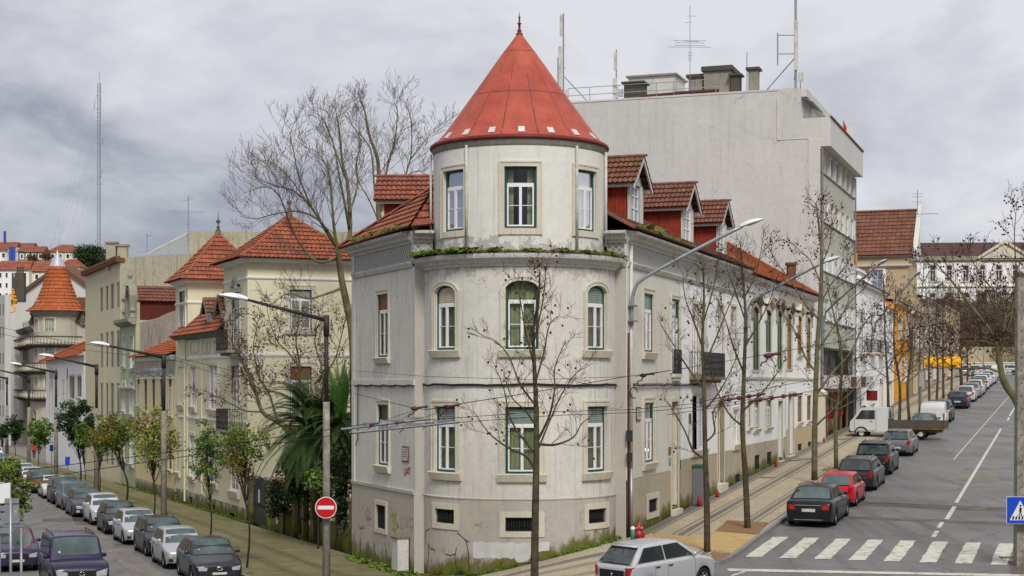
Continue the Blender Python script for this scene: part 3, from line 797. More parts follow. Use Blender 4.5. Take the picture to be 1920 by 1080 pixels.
    if sill:
        mb = MB(); uprof(mb, fr, u-w/2-sur-.06, u+w/2+sur+.06, [(-.02, zb-sill), (.10, zb-sill), (.15, zb-sill*.35), (.17, zb-.03), (.15, zb-.004), (-.02, zb-.004)])
        mb.build('sill', M[surm], wd_)
    return wd_
def grille(parent, fr, u, w, zb, zt, sur=.16, surm='stone', style=0):
    mb = MB(); ubox(mb, fr, u-w/2, u+w/2, -.16, -.12, zb, zt); o = mb.build('vent_window', M['inside'], parent)
    mb = MB()
    n = max(3, int(w/.09))
    for k in range(n+1): x = -w/2+.01+(w-.04)*k/n; ubox(mb, fr, u+x, u+x+.016, -.07, -.05, zb, zt)
    for z in (zb+.02, zt-.04): ubox(mb, fr, u-w/2, u+w/2, -.075, -.055, z, z+.02)
    for k in range(0, n-1, 2):
        x = -w/2+(w-.04)*(k+1)/n; c = fr.p(u+x, -.045, (zb+zt)/2)
        pts = [fr.p(u+x+.05*math.cos(t), -.045, (zb+zt)/2+.11*math.sin(t)) for t in [6.283*i/8 for i in range(9)]]; mb.tube(pts, .008, 4)
    mb.build('grille', M['iron'], o)
    if sur:
        mb = MB(); ring(mb, fr, u, w, zb, zt, 0, 0, sur, -.02, .035, closed=True); mb.build('surround', M[surm], o)
# ---------------------------------------------------------------- the corner building
CB = thing('corner_building', 'off-white corner building with a round tower under a red conical roof', 'building', (.27, 58.5, -6.4))
TL = Cy((.27, 58.5), 3.55); TU = Cy((.27, 58.5), 3.14)
z_c0, z_c1 = 4.05, 4.34
lw = [TL.u(833), TL.u(979), TL.u(1121)]
uw = [TU.u(849), TU.u(976), TU.u(1101)]
uw[1] = TU.u(976)
ops_lo = []; 
for i, u in enumerate(lw):
    ops_lo.append((u, 1.14, 1.16, 3.52 if i == 1 else 3.42, .30))
    ops_lo.append((u, 1.16, -3.12, -.82, 0))
ops_pl = [(lw[0], 1.05, -4.92, -4.42, 0), (lw[1], 1.15, -5.1, -4.62, 0), (lw[2], 1.05, -4.92, -4.42, 0)]
ang = 3.55*R_(100)
mb = MB(); wallgrid(mb, TL, -ang, ang, -4.02, 4.36, ops_lo, .13, zs=[0]); mb.build('tower_wall', M['cream_w'], CB, True)
mb = MB(); wallgrid(mb, Cy((.27, 58.5), 3.575), -ang, ang, -7.6, -4.01, ops_pl, .16); mb.build('tower_plinth', M['plinth'], CB, True)
mb = MB(); uprof(mb, TL, -ang, ang, [(-.02, -4.03), (.045, -4.03), (.045, -3.99), (0.0, -3.96)]); mb.build('plinth_ledge', M['plinth'], CB)
for i, u in enumerate(lw):
    window(CB, TL, u, 1.14, 1.16, 3.52 if i == 1 else 3.42, .30, sur=.17, sill=.27, tr=.69, drop=['shutter_b', 0, 'shutter_g'][i])
    window(CB, TL, u, 1.16, -3.12, -.82, 0, sur=.20, sill=.28, tr=.71, drop=[0, 'shutter_g', 'shutter_g'][i] or 'shutter_g')
for o in ops_pl: grille(CB, Cy((.27, 58.5), 3.575), o[0], o[1], o[2], o[3], .20, 'stone')
# cornice with its weathered top
mb = MB(); prof = [(-.02, 4.02), (.05, 4.02), (.07, 4.10), (.16, 4.14), (.19, 4.22), (.27, 4.27), (.34, 4.29), (.36, 4.36), (.37, 4.44), (.0, 4.52), (-.42, 4.56), (-.42, 4.2)]
uprof(mb, TL, -3.55*R_(86), 3.55*R_(86), prof); mb.build('cornice', M['stone_w'], CB)
ops_up = [(u, 1.13, 5.36, 7.5, 0) for u in uw]
mb = MB(); wallgrid(mb, TU, -3.14*math.pi, 3.14*math.pi, 4.4, 8.5, ops_up, .12, zs=[5.2, 6.5]); mb.build('upper_tower_wall', M['cream_up'], CB, True)
for i, u in enumerate(uw):
    window(CB, TU, u, 1.13, 5.36, 7.5, 0, sur=.18, surb=.22, tr=.70, behind='dark' if i == 1 else 'curtain_w', bars=1)
mb = MB(); mb.lathe((.27, 58.5, 0), [(3.12, 8.22), (3.155, 8.24), (3.165, 8.33), (3.20, 8.38), (3.22, 8.46), (3.18, 8.52), (3.0, 8.5)], 72); mb.build('eaves_moulding', M['stone_dk'], CB, True)
mb = MB(); mb.lathe((.27, 58.5, 0), [(3.1, 8.48), (3.26, 8.46), (3.28, 8.52), (3.25, 8.60), (3.1, 8.64)], 72); mb.build('roof_rim', M['redrim'], CB, True)
# cone
mb = MB(); prof = [(3.22, 8.56), (2.97, 8.80), (2.71, 9.10), (2.33, 9.62), (1.90, 10.22), (1.43, 10.88), (.97, 11.54), (.62, 12.03), (.37, 12.36), (.18, 12.62), (.11, 12.72)]
n = 72; rows = []; uvs = []; cl = 0; L0 = sum(math.dist(prof[i], prof[i+1]) for i in range(len(prof)-1))
for i, (r, z) in enumerate(prof):
    if i: cl += math.dist(prof[i], prof[i-1])
    rows.append([(.27+r*math.sin(6.28318*k/n), 58.5-r*math.cos(6.28318*k/n), z) for k in range(n+1)]); uvs.append([(k/n, cl/L0) for k in range(n+1)])
mb.grid(rows, uvs=uvs); cone = mb.build('cone_roof', M['cone'], CB, True)
for k in range(18):       # white vent flaps round the foot of the cone
    t = 6.28318*k/18+.02
    def cp(da, r, z): return (.27+r*math.sin(t+da), 58.5-r*math.cos(t+da), z)
    lo, hi, w_ = (3.06, 8.69), (2.87, 8.91), .038
    o = .05; mb = MB()
    mb.hexa([cp(-w_, lo[0]-.05, lo[1]-.05), cp(w_, lo[0]-.05, lo[1]-.05), cp(w_, hi[0]-.05, hi[1]-.05), cp(-w_, hi[0]-.05, hi[1]-.05),
             cp(-w_, lo[0]+o, lo[1]+.02), cp(w_, lo[0]+o, lo[1]+.02), cp(w_, hi[0]+o*.5, hi[1]+.02), cp(-w_, hi[0]+o*.5, hi[1]+.02)])
    mb.build('roof_vent', M['stone_w'], cone)
mb = MB(); mb.lathe((.27, 58.5, 12.6), [(q, z*.82) for q, z in [(.14, 0), (.13, .2), (.07, .26), (.06, .3), (.10, .33), (.05, .37), (.045, .62), (.09, .65), (.035, .70), (.03, .9), (.05, .93), (.02, .98), (.004, 1.2)]], 10); mb.build('finial', M['redrim'], cone, True)
# ---- wings
zt_w = 4.20
def wing(fr, u0, u1, ops, plz, wallm, plm, zbot, plinth_h=-4.02, top=zt_w, z2=None, extra=True):
    ops_w = [o for o in ops if o[3] > plinth_h]; ops_q = [o for o in ops if o[3] <= plinth_h]
    mb = MB(); wallgrid(mb, fr, u0, u1, plinth_h, top, ops_w, .14); w = mb.build('wing_wall', M[wallm], CB)
    mb = MB(); wallgrid(mb, fr.off(0, .03), u0, u1, zbot, plinth_h, ops_q, .16); ubox(mb, fr, u0, u1, -.02, .07, plinth_h, plinth_h+.12); mb.build('wing_plinth', M[plm], CB)
    return w
def entab(fr, u0, u1, zo=0, ends=True):
    mb = MB(); uprof(mb, fr, u0, u1, [(-.02, 4.18), (.06, 4.18), (.10, 4.26), (.13, 4.33), (.13, 4.38), (.0, 4.42), (-.02, 4.42)]); mb.build('string_course', M['stone_w'], CB)
    mb = MB(); mb.grid([[fr.p(u0, .012, 4.42), fr.p(u1, .012, 4.42)], [fr.p(u0, .012, 5.06), fr.p(u1, .012, 5.06)]], uvs=[[(0, 0), ((u1-u0), 0)], [(0, .64), ((u1-u0), .64)]]); mb.build('frieze', M['frieze'], CB)
    mb = MB(); uprof(mb, fr, u0-.05, u1+(.2 if ends else 0), [(-.02, 5.04), (.05, 5.04), (.08, 5.12), (.2, 5.17), (.24, 5.27), (.36, 5.31), (.42, 5.36), (.43, 5.44), (.0, 5.50), (-.3, 5.5), (-.3, 5.04)]); mb.build('eaves_cornice', M['stone_w'], CB)
uLe = FL.u(661)
lo_w = dict(u=FL.u(718.5), w=FL.u(709)-FL.u(728.5))
wL = abs(lo_w['w']); uL = lo_w['u']
opsL = [(uL, wL, .98+.0, 3.37, 0), (uL-.05, wL, -3.12, -.82, 0), (FL.u(716), wL*.9, -5.55, -4.65, 0)]
wing(FL, 0, uLe, opsL, 0, 'cream_l', 'plinth_l', -7.9)
entab(FL, .25, uLe-.15)
window(CB, FL, uL, wL, .98, 3.37, 0, sur=.17, sill=.24, tr=.72, behind='curtain', drop='blindw')
window(CB, FL, uL-.05, wL, -3.12, -.82, 0, sur=.17, sill=.28, tr=.71)
grille(CB, FL.off(0, .03), opsL[2][0], opsL[2][1], -5.55, -4.65, .17)
# pilasters, end wall, return walls
def pil(fr, u0, u1, w, z0, z1, m='stone_w', nm='pilaster'): mb = MB(); ubox(mb, fr, u0, u1, -.05, w, z0, z1); return mb.build(nm, M[m], CB)
pil(FL, -.0, .28, .035, 4.42, 5.04); pil(FL, uLe-.35, uLe, .04, -4, 4.18, 'cream_l'); pil(FL, uLe-.35, uLe, .05, 4.42, 5.04)
pil(FL, 0, uLe, .05, -.08, .12, 'cream_l', 'storey_band')
eL_ = FL.p(uLe, 0, 0); EB = Fr((eL_.x, eL_.y), (FL.n.x*-1, FL.n.y*-1), -1)     # back end of the left wing
mb = MB(); mb.poly([FL.p(uLe, 0, -7.8), FL.p(uLe, -12, -7.8), FL.p(uLe, -12, 5.45), FL.p(uLe, 0, 5.45)])
c0 = FL.p(0, .0, 0); c1 = TL.p(-3.55*R_(74), -.1, 0)
for z0, z1, mm in ((-7.8, 5.45, 0),): mb.poly([(c0.x, c0.y, z0), (c1.x, c1.y, z0), (c1.x, c1.y, z1), (c0.x, c0.y, z1)])
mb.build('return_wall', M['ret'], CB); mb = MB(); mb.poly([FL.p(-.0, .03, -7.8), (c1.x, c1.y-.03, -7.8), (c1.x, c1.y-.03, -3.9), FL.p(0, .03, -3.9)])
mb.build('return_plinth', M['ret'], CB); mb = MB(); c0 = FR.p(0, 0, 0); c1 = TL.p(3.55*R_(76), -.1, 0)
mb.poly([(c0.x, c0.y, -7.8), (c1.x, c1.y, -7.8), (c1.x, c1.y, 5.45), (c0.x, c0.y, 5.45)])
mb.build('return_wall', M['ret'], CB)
for f_, a_ in ((FL, -74), (FR, 76)):
    c0 = f_.p(0, 0, 0); c1 = TL.p(3.55*R_(a_), -.3, 0); q_ = Fr(c0.xy[:], (c1-c0).xy[:], 1)
    if q_.n.y > 0: q_ = Fr(c0.xy[:], (c1-c0).xy[:], -1)
    entab(q_, 0, (c1-c0).xy.length, ends=False)
# right wing, cream part then white part (one facade up to px 1395)
uR1 = FR.u(1275); uR2 = FR.u(1395)
def ow(fr, pl, pr, yt, yb, a=0):     # opening from pixel columns and rows
    ua, ub = fr.u(pl), fr.u(pr); Yc = fr.Y((pl+pr)/2)
    return ((ua+ub)/2, abs(ub-ua), (718-yb)/3000*Yc, (718-yt)/3000*Yc, a)
o1 = ow(FR, 1206.5, 1223.5, 551, 660); o2 = ow(FR, 1210.5, 1227.5, 755, 866); o3 = ow(FR, 1214, 1231, 935, 960); o4 = ow(FR, 1258.5, 1273, 561, 700); o5 = ow(FR, 1258, 1270, 753, 948)
o2 = (o2[0]-.25, o2[1], o2[2], o2[3], 0)
def gz(fr, u): p = fr.p(u, 0, 0); return zR(p.y)+.13
mb = MB(); wallgrid(mb, FR, 0, uR1, -3.5, 4.2, [o for o in (o1, o2, o4, o5)], .2); mb.build('wing_wall', M['cream_r'], CB)
mb = MB(); wallgrid(mb, FR.off(0, .03), 0, uR1, -6.4, -3.5, [o3, o5], .2); mb.build('wing_plinth', M['plinth_r'], CB)
window(CB, FR, o1[0], o1[1], o1[2], o1[3], 0, sur=.2, sill=.28, tr=.7, drop='shutter_g', behind='curtain_w')
window(CB, FR, o2[0], o2[1], o2[2], o2[3], 0, sur=.2, sill=.28, tr=.7, behind='curtain')
window(CB, FR, o4[0], o4[1], o4[2], o4[3], 0, sur=.16, tr=.72, bars=2, behind='curtain_w', name='french_window')
grille(CB, FR.off(0, .03), o3[0], o3[1], o3[2], o3[3], .22)
def door(parent, fr, o, mt='brownp', rec=.2, sur=.14, surm='stone', name='door'):
    u, w, zb, zt, a = o; zb = max(zb, gz(fr, u)-.0) if fr is FR else zb
    mb = MB(); ubox(mb, fr, u-w/2, u+w/2, -rec-.06, -rec, zb, zt)
    for s_ in (-1, 1):
        for q in (0, 1): ubox(mb, fr, u+s_*w*.25-w*.16, u+s_*w*.25+w*.16, -rec-.0, -rec+.025, zb+(zt-zb)*(.08+.44*q), zb+(zt-zb)*(.42+.44*q))
    d = mb.build(name, M[mt], parent)
    if sur: mb = MB(); ring(mb, fr, u, w, zb-.3, zt, a, 0, sur, -.02, .05); mb.build('surround', M[surm], d)
    mb = MB(); ubox(mb, fr, u-w/2-.1, u+w/2+.1, -rec, .22, zb-.6, zb+.03); mb.build('step', M['stone'], d)
door(CB, FR, (o5[0], o5[1], -5.1, o5[3], 0), 'beige_r')
def balcony(parent, fr, u0, u1, z, h=.95, out=.55, slab='stone', n=None, mt='iron', curl=True):
    mb = MB(); ubox(mb, fr, u0, u1, 0, out, z-.14, z); ubox(mb, fr, u0+.1, u1-.1, 0, out*.7, z-.28, z-.141)
    b = mb.build('balcony', M[slab], parent); mb = MB()
    n = n or int((u1-u0)/.12)
    for k in range(n+1):
        x = u0+.03+(u1-u0-.06)*k/n; ubox(mb, fr, x-.01, x+.01, out-.06, out-.04, z, z+h)
        if curl and k < n:
            c = x+(u1-u0)/n/2; mb.tube([fr.p(c+.05*math.sin(t*1.5), out-.05, z+.08+h*.8*t/6.3) for t in [i*.9 for i in range(8)]],   .006, 3)
    for k in range(max(2, int(out/.12))+1):
        w_ = (out-.05)*k/max(2, int(out/.12))
        for x in (u0+.02, u1-.04): ubox(mb, fr, x, x+.02, w_, w_+.02, z, z+h)
    for zz in (z+.04, z+h): 
        ubox(mb, fr, u0, u1, out-.07, out-.03, zz, zz+.03)
        for x in (u0+.01, u1-.04): ubox(mb, fr, x, x+.03, 0, out-.07, zz, zz+.03)
    mb.build('railing', M[mt], b); return b
balcony(CB, FR, o4[0]-.65, o4[0]+.65, o4[2]-.02, .95, .16, n=10)
entab(FR, .05, uR2)
pil(FR, -.02, .42, .04, 4.42, 5.04); pil(FR, 0, .3, .035, -3.5, 4.18, 'cream_r')
# white part
e = [ow(FR, 1297, 1308, 570, 705), ow(FR, 1311, 1322, 570, 705), ow(FR, 1345, 1355, 572, 700), ow(FR, 1369, 1379, 575, 690), ow(FR, 1296, 1322, 742, 842), ow(FR, 1344.5, 1356, 752, 914), ow(FR, 1373.5, 1383, 768, 832)]
pq = [ow(FR, 1303.5, 1318, 906, 932), ow(FR, 1377, 1387, 889, 905)]
mb = MB(); wallgrid(mb, FR.off(0, .012), uR1, uR2, -3.15, 4.2, e, .2); mb.build('wing_wall_white', M['white_w'], CB)
mb = MB(); wallgrid(mb, FR.off(0, .04), uR1, uR2, -6.2, -3.15, pq+[e[5]], .2); mb.build('wing_plinth', M['plinth_r'], CB)
for o in e[:4]: window(CB, FR.off(0, .012), o[0], o[1], o[2], o[3], 0, 'whited', 'white', tr=.72, bars=2, sur=.12, surm='stone', behind='curtain_w', name='french_window', detail=False)
balcony(CB, FR, FR.u(1292), FR.u(1335), e[0][2]-.02, 1.0, .62, slab='mossw')
for o in pq: grille(CB, FR.off(0, .04), o[0], o[1], o[2], o[3], .0)
door(CB, FR, (e[5][0], e[5][1], -4.6, e[5][3], 0), 'beige_r')
window(CB, FR.off(0, .012), *e[6][:4], 0, 'white', 'white', style='grid', bars=(2, 2), sur=.14, sill=.3, behind='curtain_w', detail=False)
window(CB, FR.off(0, .012), *e[4][:4], 0, 'iron', 'iron', style='slide', pane='glassd', behind=None, sur=.12, sill=.3, detail=False)
# ---- roofs of the corner building
def rp(fr, u, inn, z0=5.5, sl=.5): return fr.p(u, -inn, z0+sl*(inn+.45) if inn > 0 else z0)
def RF(u, inn): return FR.p(u, -inn, 5.5+.52*(inn+.45))
mb = MB()
uR2r = uR2+.1
troof(mb, RF(-.3, -.45), RF(uR2r, -.45), RF(2, 4.2), RF(uR2r, 4.2), m=0, h=.08)
mb.poly([RF(2, 4.2), RF(uR2r, 4.2), FR.p(uR2r, -9, 5.3), FR.p(2, -9, 5.3)], 0, ((0,0),)*4)
ridge(mb, RF(2, 4.2), RF(uR2r, 4.2)); ridge(mb, RF(-.3, -.45), RF(2, 4.2))
roofR = mb.build('roof', M['t_moss'], CB)
mb = MB()
for k in range(60):   # ragged edge tiles along the gutter
    pass
pE0 = FL.p(-.7, .45, 5.52); pE1 = FL.p(uLe+.35, .45, 5.40)
pT1 = at(812, 60.6, zp(356, 60.6)); pT0 = pT1+V((2.0, -1.5, .2))
mb = MB(); troof(mb, pE1, pE0, pE1+(pT1-pE1)*.999, pT1, tile=.24, row=.42, h=.08); troof(mb, pE0, V((-2.86, 58.05, 5.75)), pT1, V((-2.2, 60.2, 7.4)), h=.08)
ridge(mb, pE1+V((0,0,.06)), pT1+V((0,0,.06)), .12)
mb.poly([pE1, pT1, FL.p(uLe+.3, -6, 7.2), FL.p(uLe+.3, -6, 5.3)], 0, ((0,0),)*4)
roofL = mb.build('roof', M['t_old'], CB)
mb = MB()     # pale replacement tiles
for (a, b, c, d) in ((.30, .10, .60, .42), (.36, .16, .66, .48)):
    pass
# solid core under the roofs so nothing is see-through
mb = MB(); pts = [FR.p(.2, -.2, 0), FR.p(uR2, -.2, 0), FR.p(uR2, -8, 0), FL.p(uLe, -6, 0), FL.p(uLe, -.2, 0), FL.p(.2, -.2, 0)]
mb.poly([(p.x, p.y, 5.42) for p in pts]); mb.build('attic_floor', M['stone'], CB)
# ---- dormers
def dormer(parent, fr, u0, u1, inn, zb, ze, za, depth, winm, mat='t_moss', over=.35, label=None):
    """front on fr at w=-inn between u0,u1; ridge runs back perpendicular to the front"""
    um = (u0+u1)/2; f = lambda u, w, z: fr.p(u, -inn+w, z)
    mb = MB()
    for uu in (u0+.06, u1-.06):
        A = [f(uu, 0, zb-.1), f(uu, -depth, zb-.1), f(uu, -depth, ze), f(uu, 0, ze)]
        if uu > um: A = A[::-1]
        mb.poly(A, 0, [(0, 0), (depth, 0), (depth, 1), (0, 1)] if uu < um else [(0, 1), (depth, 1), (depth, 0), (0, 0)])
    c = mb.build('dormer', M['redwood'], parent)
    mb = MB()
    wO = (um, (u1-u0)-.62, zb+.25, ze-.02+0.0, 0)
    fo = fr.off(0, -inn)
    wallgrid(mb, fo, u0, u1, zb-.3, ze+.02, [wO], .1)
    mb.poly([f(u0, 0, ze+.02), f(u1, 0, ze+.02), f(um, 0, za-.08)])
    for uu, s in ((u0, 1), (u1, -1)):
        ubox(mb, fo, uu-(.0 if s > 0 else .24), uu+(.24 if s > 0 else 0), -.05, .04, zb-.1, ze)
    # barge boards
    for s, uu in ((-1, u0-over), (1, u1+over)):
        zl = ze-.12
        mb.hexa([f(uu, .28, zl-.16), f(um, .28, za-.18), f(um, .34, za-.18), f(uu, .34, zl-.16), f(uu, .28, zl), f(um, .28, za), f(um, .34, za), f(uu, .34, zl)])
    ubox(mb, fo, u0-over+.08, u0-over+.2, -depth, .26, ze-.22, ze-.08); ubox(mb, fo, u1+over-.2, u1+over-.08, -depth, .26, ze-.22, ze-.08)
    mb.build('front_trim', M['stone_w'], c)
    mb = MB()
    troof(mb, f(u0-over, -depth, ze-.1), f(u0-over, .36, ze-.1), f(um, -depth, za), f(um, .36, za), tile=.2, row=.36)
    troof(mb, f(u1+over, -depth, ze-.1), f(u1+over, .36, ze-.1), f(um, -depth, za), f(um, .36, za), tile=.2, row=.36)
    ridge(mb, f(um, -depth, za+.03), f(um, .36, za+.03), .1)
    mb.build('dormer_roof', M[mat], c)
    mb = MB(); ring(mb, fo, um, wO[1], wO[2], wO[3], 0, 0, -.05, -.12, -.04); mb.build('window_frame', M[winm], c)
    mb = MB(); w = wO[1]-.1
    for x in (-w/2, -.03, w/2-.06): ubox(mb, fo, um+x, um+x+.06, -.11, -.05, wO[2]+.05, wO[3]-.05)
    for z in (wO[2]+.05, wO[2]+(wO[3]-wO[2])*.38, wO[2]+(wO[3]-wO[2])*.70, wO[3]-.1): ubox(mb, fo, um-w/2, um+w/2, -.108, -.055, z, z+.05)
    mb.build('window_sash', M['white'], c)
    mb = MB(); mb.poly([fo.p(um-w/2, -.09, wO[2]), fo.p(um+w/2, -.09, wO[2]), fo.p(um+w/2, -.09, wO[3]), fo.p(um-w/2, -.09, wO[3])]); mb.build('pane', M['glassb'], c)
    return c
for px0, px1, wm in ((1179, 1206, 'green'), (1279, 1300, 'white'), (1345, 1363, 'white')):
    fo = FR.off(0, -.7); u0 = fo.u(px0); u1 = u0+2.0
    Y = fo.Y(px0)
    dormer(CB, FR, u0, u1, .7, 5.85, 7.62, 8.66, 4.4, wm)
fd = Fr(at(718, 65.2, 0).xy[:], (.02, 1), -1)    # rear-left dormer, its red cheek above the left roof
dormer(CB, fd, 0, 2.2, 0, 5.6, 7.5, 8.52, 6.5, 'white', 't_old')
# drainpipes on the tower and wings
def pipe(pts, r, mt, nm='drainpipe', parent=CB, n=8):
    mb = MB(); mb.tube(pts, r, n)
    for i in range(1, 6):
        a = V(pts[0]).lerp(V(pts[-1]), i/6)
    return mb.build(nm, M[mt], parent, True)
pipe([TU.p(TU.u(877), .08, 8.3), TU.p(TU.u(877), .08, 4.6)], .045, 'whited')
pipe([TU.p(TU.u(1079), .08, 8.3), TU.p(TU.u(1079), .08, 4.6)], .05, 'whited')
pipe([TU.p(TU.u(1131), .1, 8.3), TU.p(TU.u(1131), .1, 4.9)], .05, 'whited')
pipe([TU.p(TU.u(813), .1, 8.3), TU.p(TU.u(813), .1, 4.9)], .04, 'whited')
pipe([FR.p(.34, .1, 5.0), FR.p(.34, .1, -3.1)], .06, 'stone_w')
pipe([FR.p(.34, .1, -3.1), FR.p(.34, .1, -5.75)], .075, 'galv')
pipe([FR.p(.08, .08, 1.8), FR.p(.02, .08, 0), FR.p(.02, .08, -5.4)], .035, 'ironr')
pipe([FR.p(.18, .08, 0), FR.p(.18, .08, -5.5)], .03, 'brownp')
pc = TL.p(3.55*R_(78), .12, 0); pipe([(pc.x, pc.y, -4.3), (pc.x, pc.y, -5.9)], .05, 'galv')
pipe([(pc.x+.02, pc.y, .0), (pc.x+.02, pc.y, -1.2)], .06, 'iron')
# plaques, overpaint, graffiti (part of the wall's surface)
def plaque(fr, pl, pr, yt, yb, face='stone_w', rim='terracotta', text=4, par=CB, nm='wall_plaque'):
    u, w, zb, zt, a = ow(fr, pl, pr, yt, yb); mb = MB(); ubox(mb, fr, u-w/2, u+w/2, 0, .035, zb, zt)
    p_ = mb.build(nm, M[rim], par); mb = MB(); ubox(mb, fr, u-w/2+.06, u+w/2-.06, .03, .04, zb+.05, zt-.05); mb.build('face', M[face], p_)
    mb = MB()
    for k in range(text):
        zz = zt-.14-(zt-zb-.24)*k/text; q = (w/2-.12)*(1 if k % 2 else .7); ubox(mb, fr, u-q, u+q, .04, .043, zz, zz+.022)
    mb.build('lettering', M['spray_k'], p_)
plaque(FL, 755, 767, 837, 866)
plaque(FR, 1192, 1200, 763, 789, text=4); plaque(FR, 1253, 1259, 838, 852, 'brownp', 'brownp', 0); plaque(FR, 1253.5, 1258.5, 858, 871, 'galv', 'galv', 0)
plaque(FR, 1290.5, 1294.5, 775, 795, 'iron', 'galvd', 0)
def spray(fr, strokes, r, mt, nm='graffiti', w=.006):
    mb = MB()
    for st in strokes:
        pts = [fr.p(fr.u(x), w+r*.2, fr.z(x, y)) if not fr.cyl else fr.p(fr.u(x), w+r*.2, zp(y, 55.1)) for x, y in st]
        for a, b in zip(pts, pts[1:]):
            d = (b-a); 
            if d.length < 1e-4: continue
            if fr.cyl: nn = V((a.x-fr.c.x, a.y-fr.c.y, 0)).normalized()
            else: nn = V((fr.n.x, fr.n.y, 0))
            s = d.normalized().cross(nn)*r; e2 = d.normalized()*r*.4
            mb.poly([a-s-e2, b-s+e2, b+s+e2, a+s-e2])
    return mb.build(nm, M[mt], CB)
F3 = FL.off(0, .03)
spray(F3, [[(690,950),(686,962),(690,972),(694,960),(690,952)], [(688,975),(692,968),(696,975)], [(686,968),(690,975),(692,985)], [(690,975),(697,972)]], .018, 'spray_r')
spray(FL, [[(759,878),(758,888),(761,892),(763,882),(761,878)], [(764,888),(764,878)], [(765,880),(768,876),(766,884)], [(761,885),(768,888),(770,876)]], .022, 'spray_p')
spray(F3, [[(744,962),(738,960),(734,968),(740,978),(746,985),(742,992),(735,990)], [(737,990),(743,1004)], [(735,962),(742,966),(737,980),(744,984)]], .035, 'spray_y')
spray(F3, [[(744,962),(737,965),(745,980),(748,988),(735,993)], [(753,968),(752,990),(757,990)], [(760,970),(760,986),(764,988),(765,970)], [(775,972),(769,974),(769,988),(774,990),(775,982)]], .012, 'spray_g')
spray(F3, [[(672,982),(676,990),(682,985)], [(674,992),(684,990)]], .01, 'spray_k')
TP = Cy((.27, 58.5), 3.575)
spray(TP, [[(806,1000),(799,1006),(797,1020),(799,1032)], [(805,1028),(803,1040),(805,1075)], [(803,1030),(807,1038),(816,1040)], [(858,1002),(874,1015),(879,1040),(880,1075)], [(856,1030),(853,1050),(858,1080)], [(835,1044),(845,1046),(855,1042)], [(872,1015),(880,1017)], [(815,956),(821,961)], [(836,961),(842,959)]], .017, 'spray_k')
mb = MB(); rr = random.Random(5); top = []; bot = []
for i in range(27):
    px = 887+(1030-887)*i/26; u = TP.u(px, 0)
    top.append(TP.p(u, .008, zp(1017+rr.uniform(-2, 2), 55)))
    yb = 1047+rr.uniform(-2, 2) if px < 965 else (1054 if px < 997 else 1034+rr.uniform(-1.5, 1.5)); bot.append(TP.p(u, .008, zp(yb, 55)))
mb.grid([top, bot]); mb.build('overpaint_patch', M['whitepatch'], CB)
# ---------------------------------------------------------------- neighbouring buildings
def bld(name, label, fr, u0, cat='building', z=-6, group=None):
    p = fr.p(u0, 0, z); return thing(name, label, cat, tuple(p), group)
def shell(b, fr, u0, u1, zb, zt, mt, ops=(), depth=8, rec=.16, name='wall', sides=True, top=True, zs=(), topm=None):
    mb = MB(); wallgrid(mb, fr, u0, u1, zb, zt, ops, rec, zs=zs)
    if sides:
        mb.poly([fr.p(u0, 0, zb), fr.p(u0, 0, zt), fr.p(u0, -depth, zt), fr.p(u0, -depth, zb)])
        mb.poly([fr.p(u1, 0, zb), fr.p(u1, -depth, zb), fr.p(u1, -depth, zt), fr.p(u1, 0, zt)])
        mb.poly([fr.p(u0, -depth, zb), fr.p(u0, -depth, zt), fr.p(u1, -depth, zt), fr.p(u1, -depth, zb)])
    if top: mb.poly([fr.p(u0, 0, zt), fr.p(u1, 0, zt), fr.p(u1, -depth, zt), fr.p(u0, -depth, zt)])
    return mb.build(name, M[mt], b)
def fw(b, fr, o, casing='white', sash='white', style='casement', pane='glassd', **k):
    k.setdefault('detail', False); k.setdefault('behind', None); k.setdefault('sur', .12); k.setdefault('ft', .05)
    return window(b, fr, o[0], o[1], o[2], o[3], o[4], casing, sash, style=style, pane=pane, **k)
def band(b, fr, u0, u1, z, h=.18, w=.08, mt='stone_w', nm='moulding'):
    mb = MB(); uprof(mb, fr, u0, u1, [(-.02, z), (w*.4, z), (w, z+h*.5), (w, z+h), (-.02, z+h)]); return mb.build(nm, M[mt], b)
# --- B: white house with green arched windows, C: white house with brown ones; one orange roof over both
a0, a1, a2 = uR2, FR.u(1471), FR.u(1528)
B = bld('row_house', 'white row house with green arched upper windows and tan stone plinth', FR, a0)
C_ = bld('row_house', 'white row house with brown arched upper windows and brown door', FR, a1)
def arched(b, fr, defs, cas, hood=True):
    ops = []
    for (pl, pr, yt, yb) in defs:
        ops.append(ow(fr, pl, pr, yt, yb, .32))
    return ops
gB = arched(B, FR, [(1411, 1422.5, 575, 694), (1435, 1445.5, 581, 661), (1456.5, 1466, 583, 692)], 'green2')
gC = arched(C_, FR, [(1475, 1484, 588, 692), (1494.5, 1502.5, 592, 665), (1511.5, 1519.5, 595, 691)], 'brownp')
lB = [ow(FR, 1413, 1422, 752, 803), ow(FR, 1435, 1445, 750, 800), ow(FR, 1458, 1466, 752, 858), ow(FR, 1401, 1406, 752, 800)]
lC = [ow(FR, 1477, 1487, 738, 852), ow(FR, 1494.5, 1502.5, 742, 791), ow(FR, 1512, 1519.5, 742, 788)]
vB = [ow(FR, 1414, 1424, 853, 880), ow(FR, 1437, 1446, 847, 870)]
vC = [ow(FR, 1495, 1503, 832, 845), ow(FR, 1514, 1521, 828, 838)]
def gzr(u): return zR(FR.p(u, 0, 0).y)
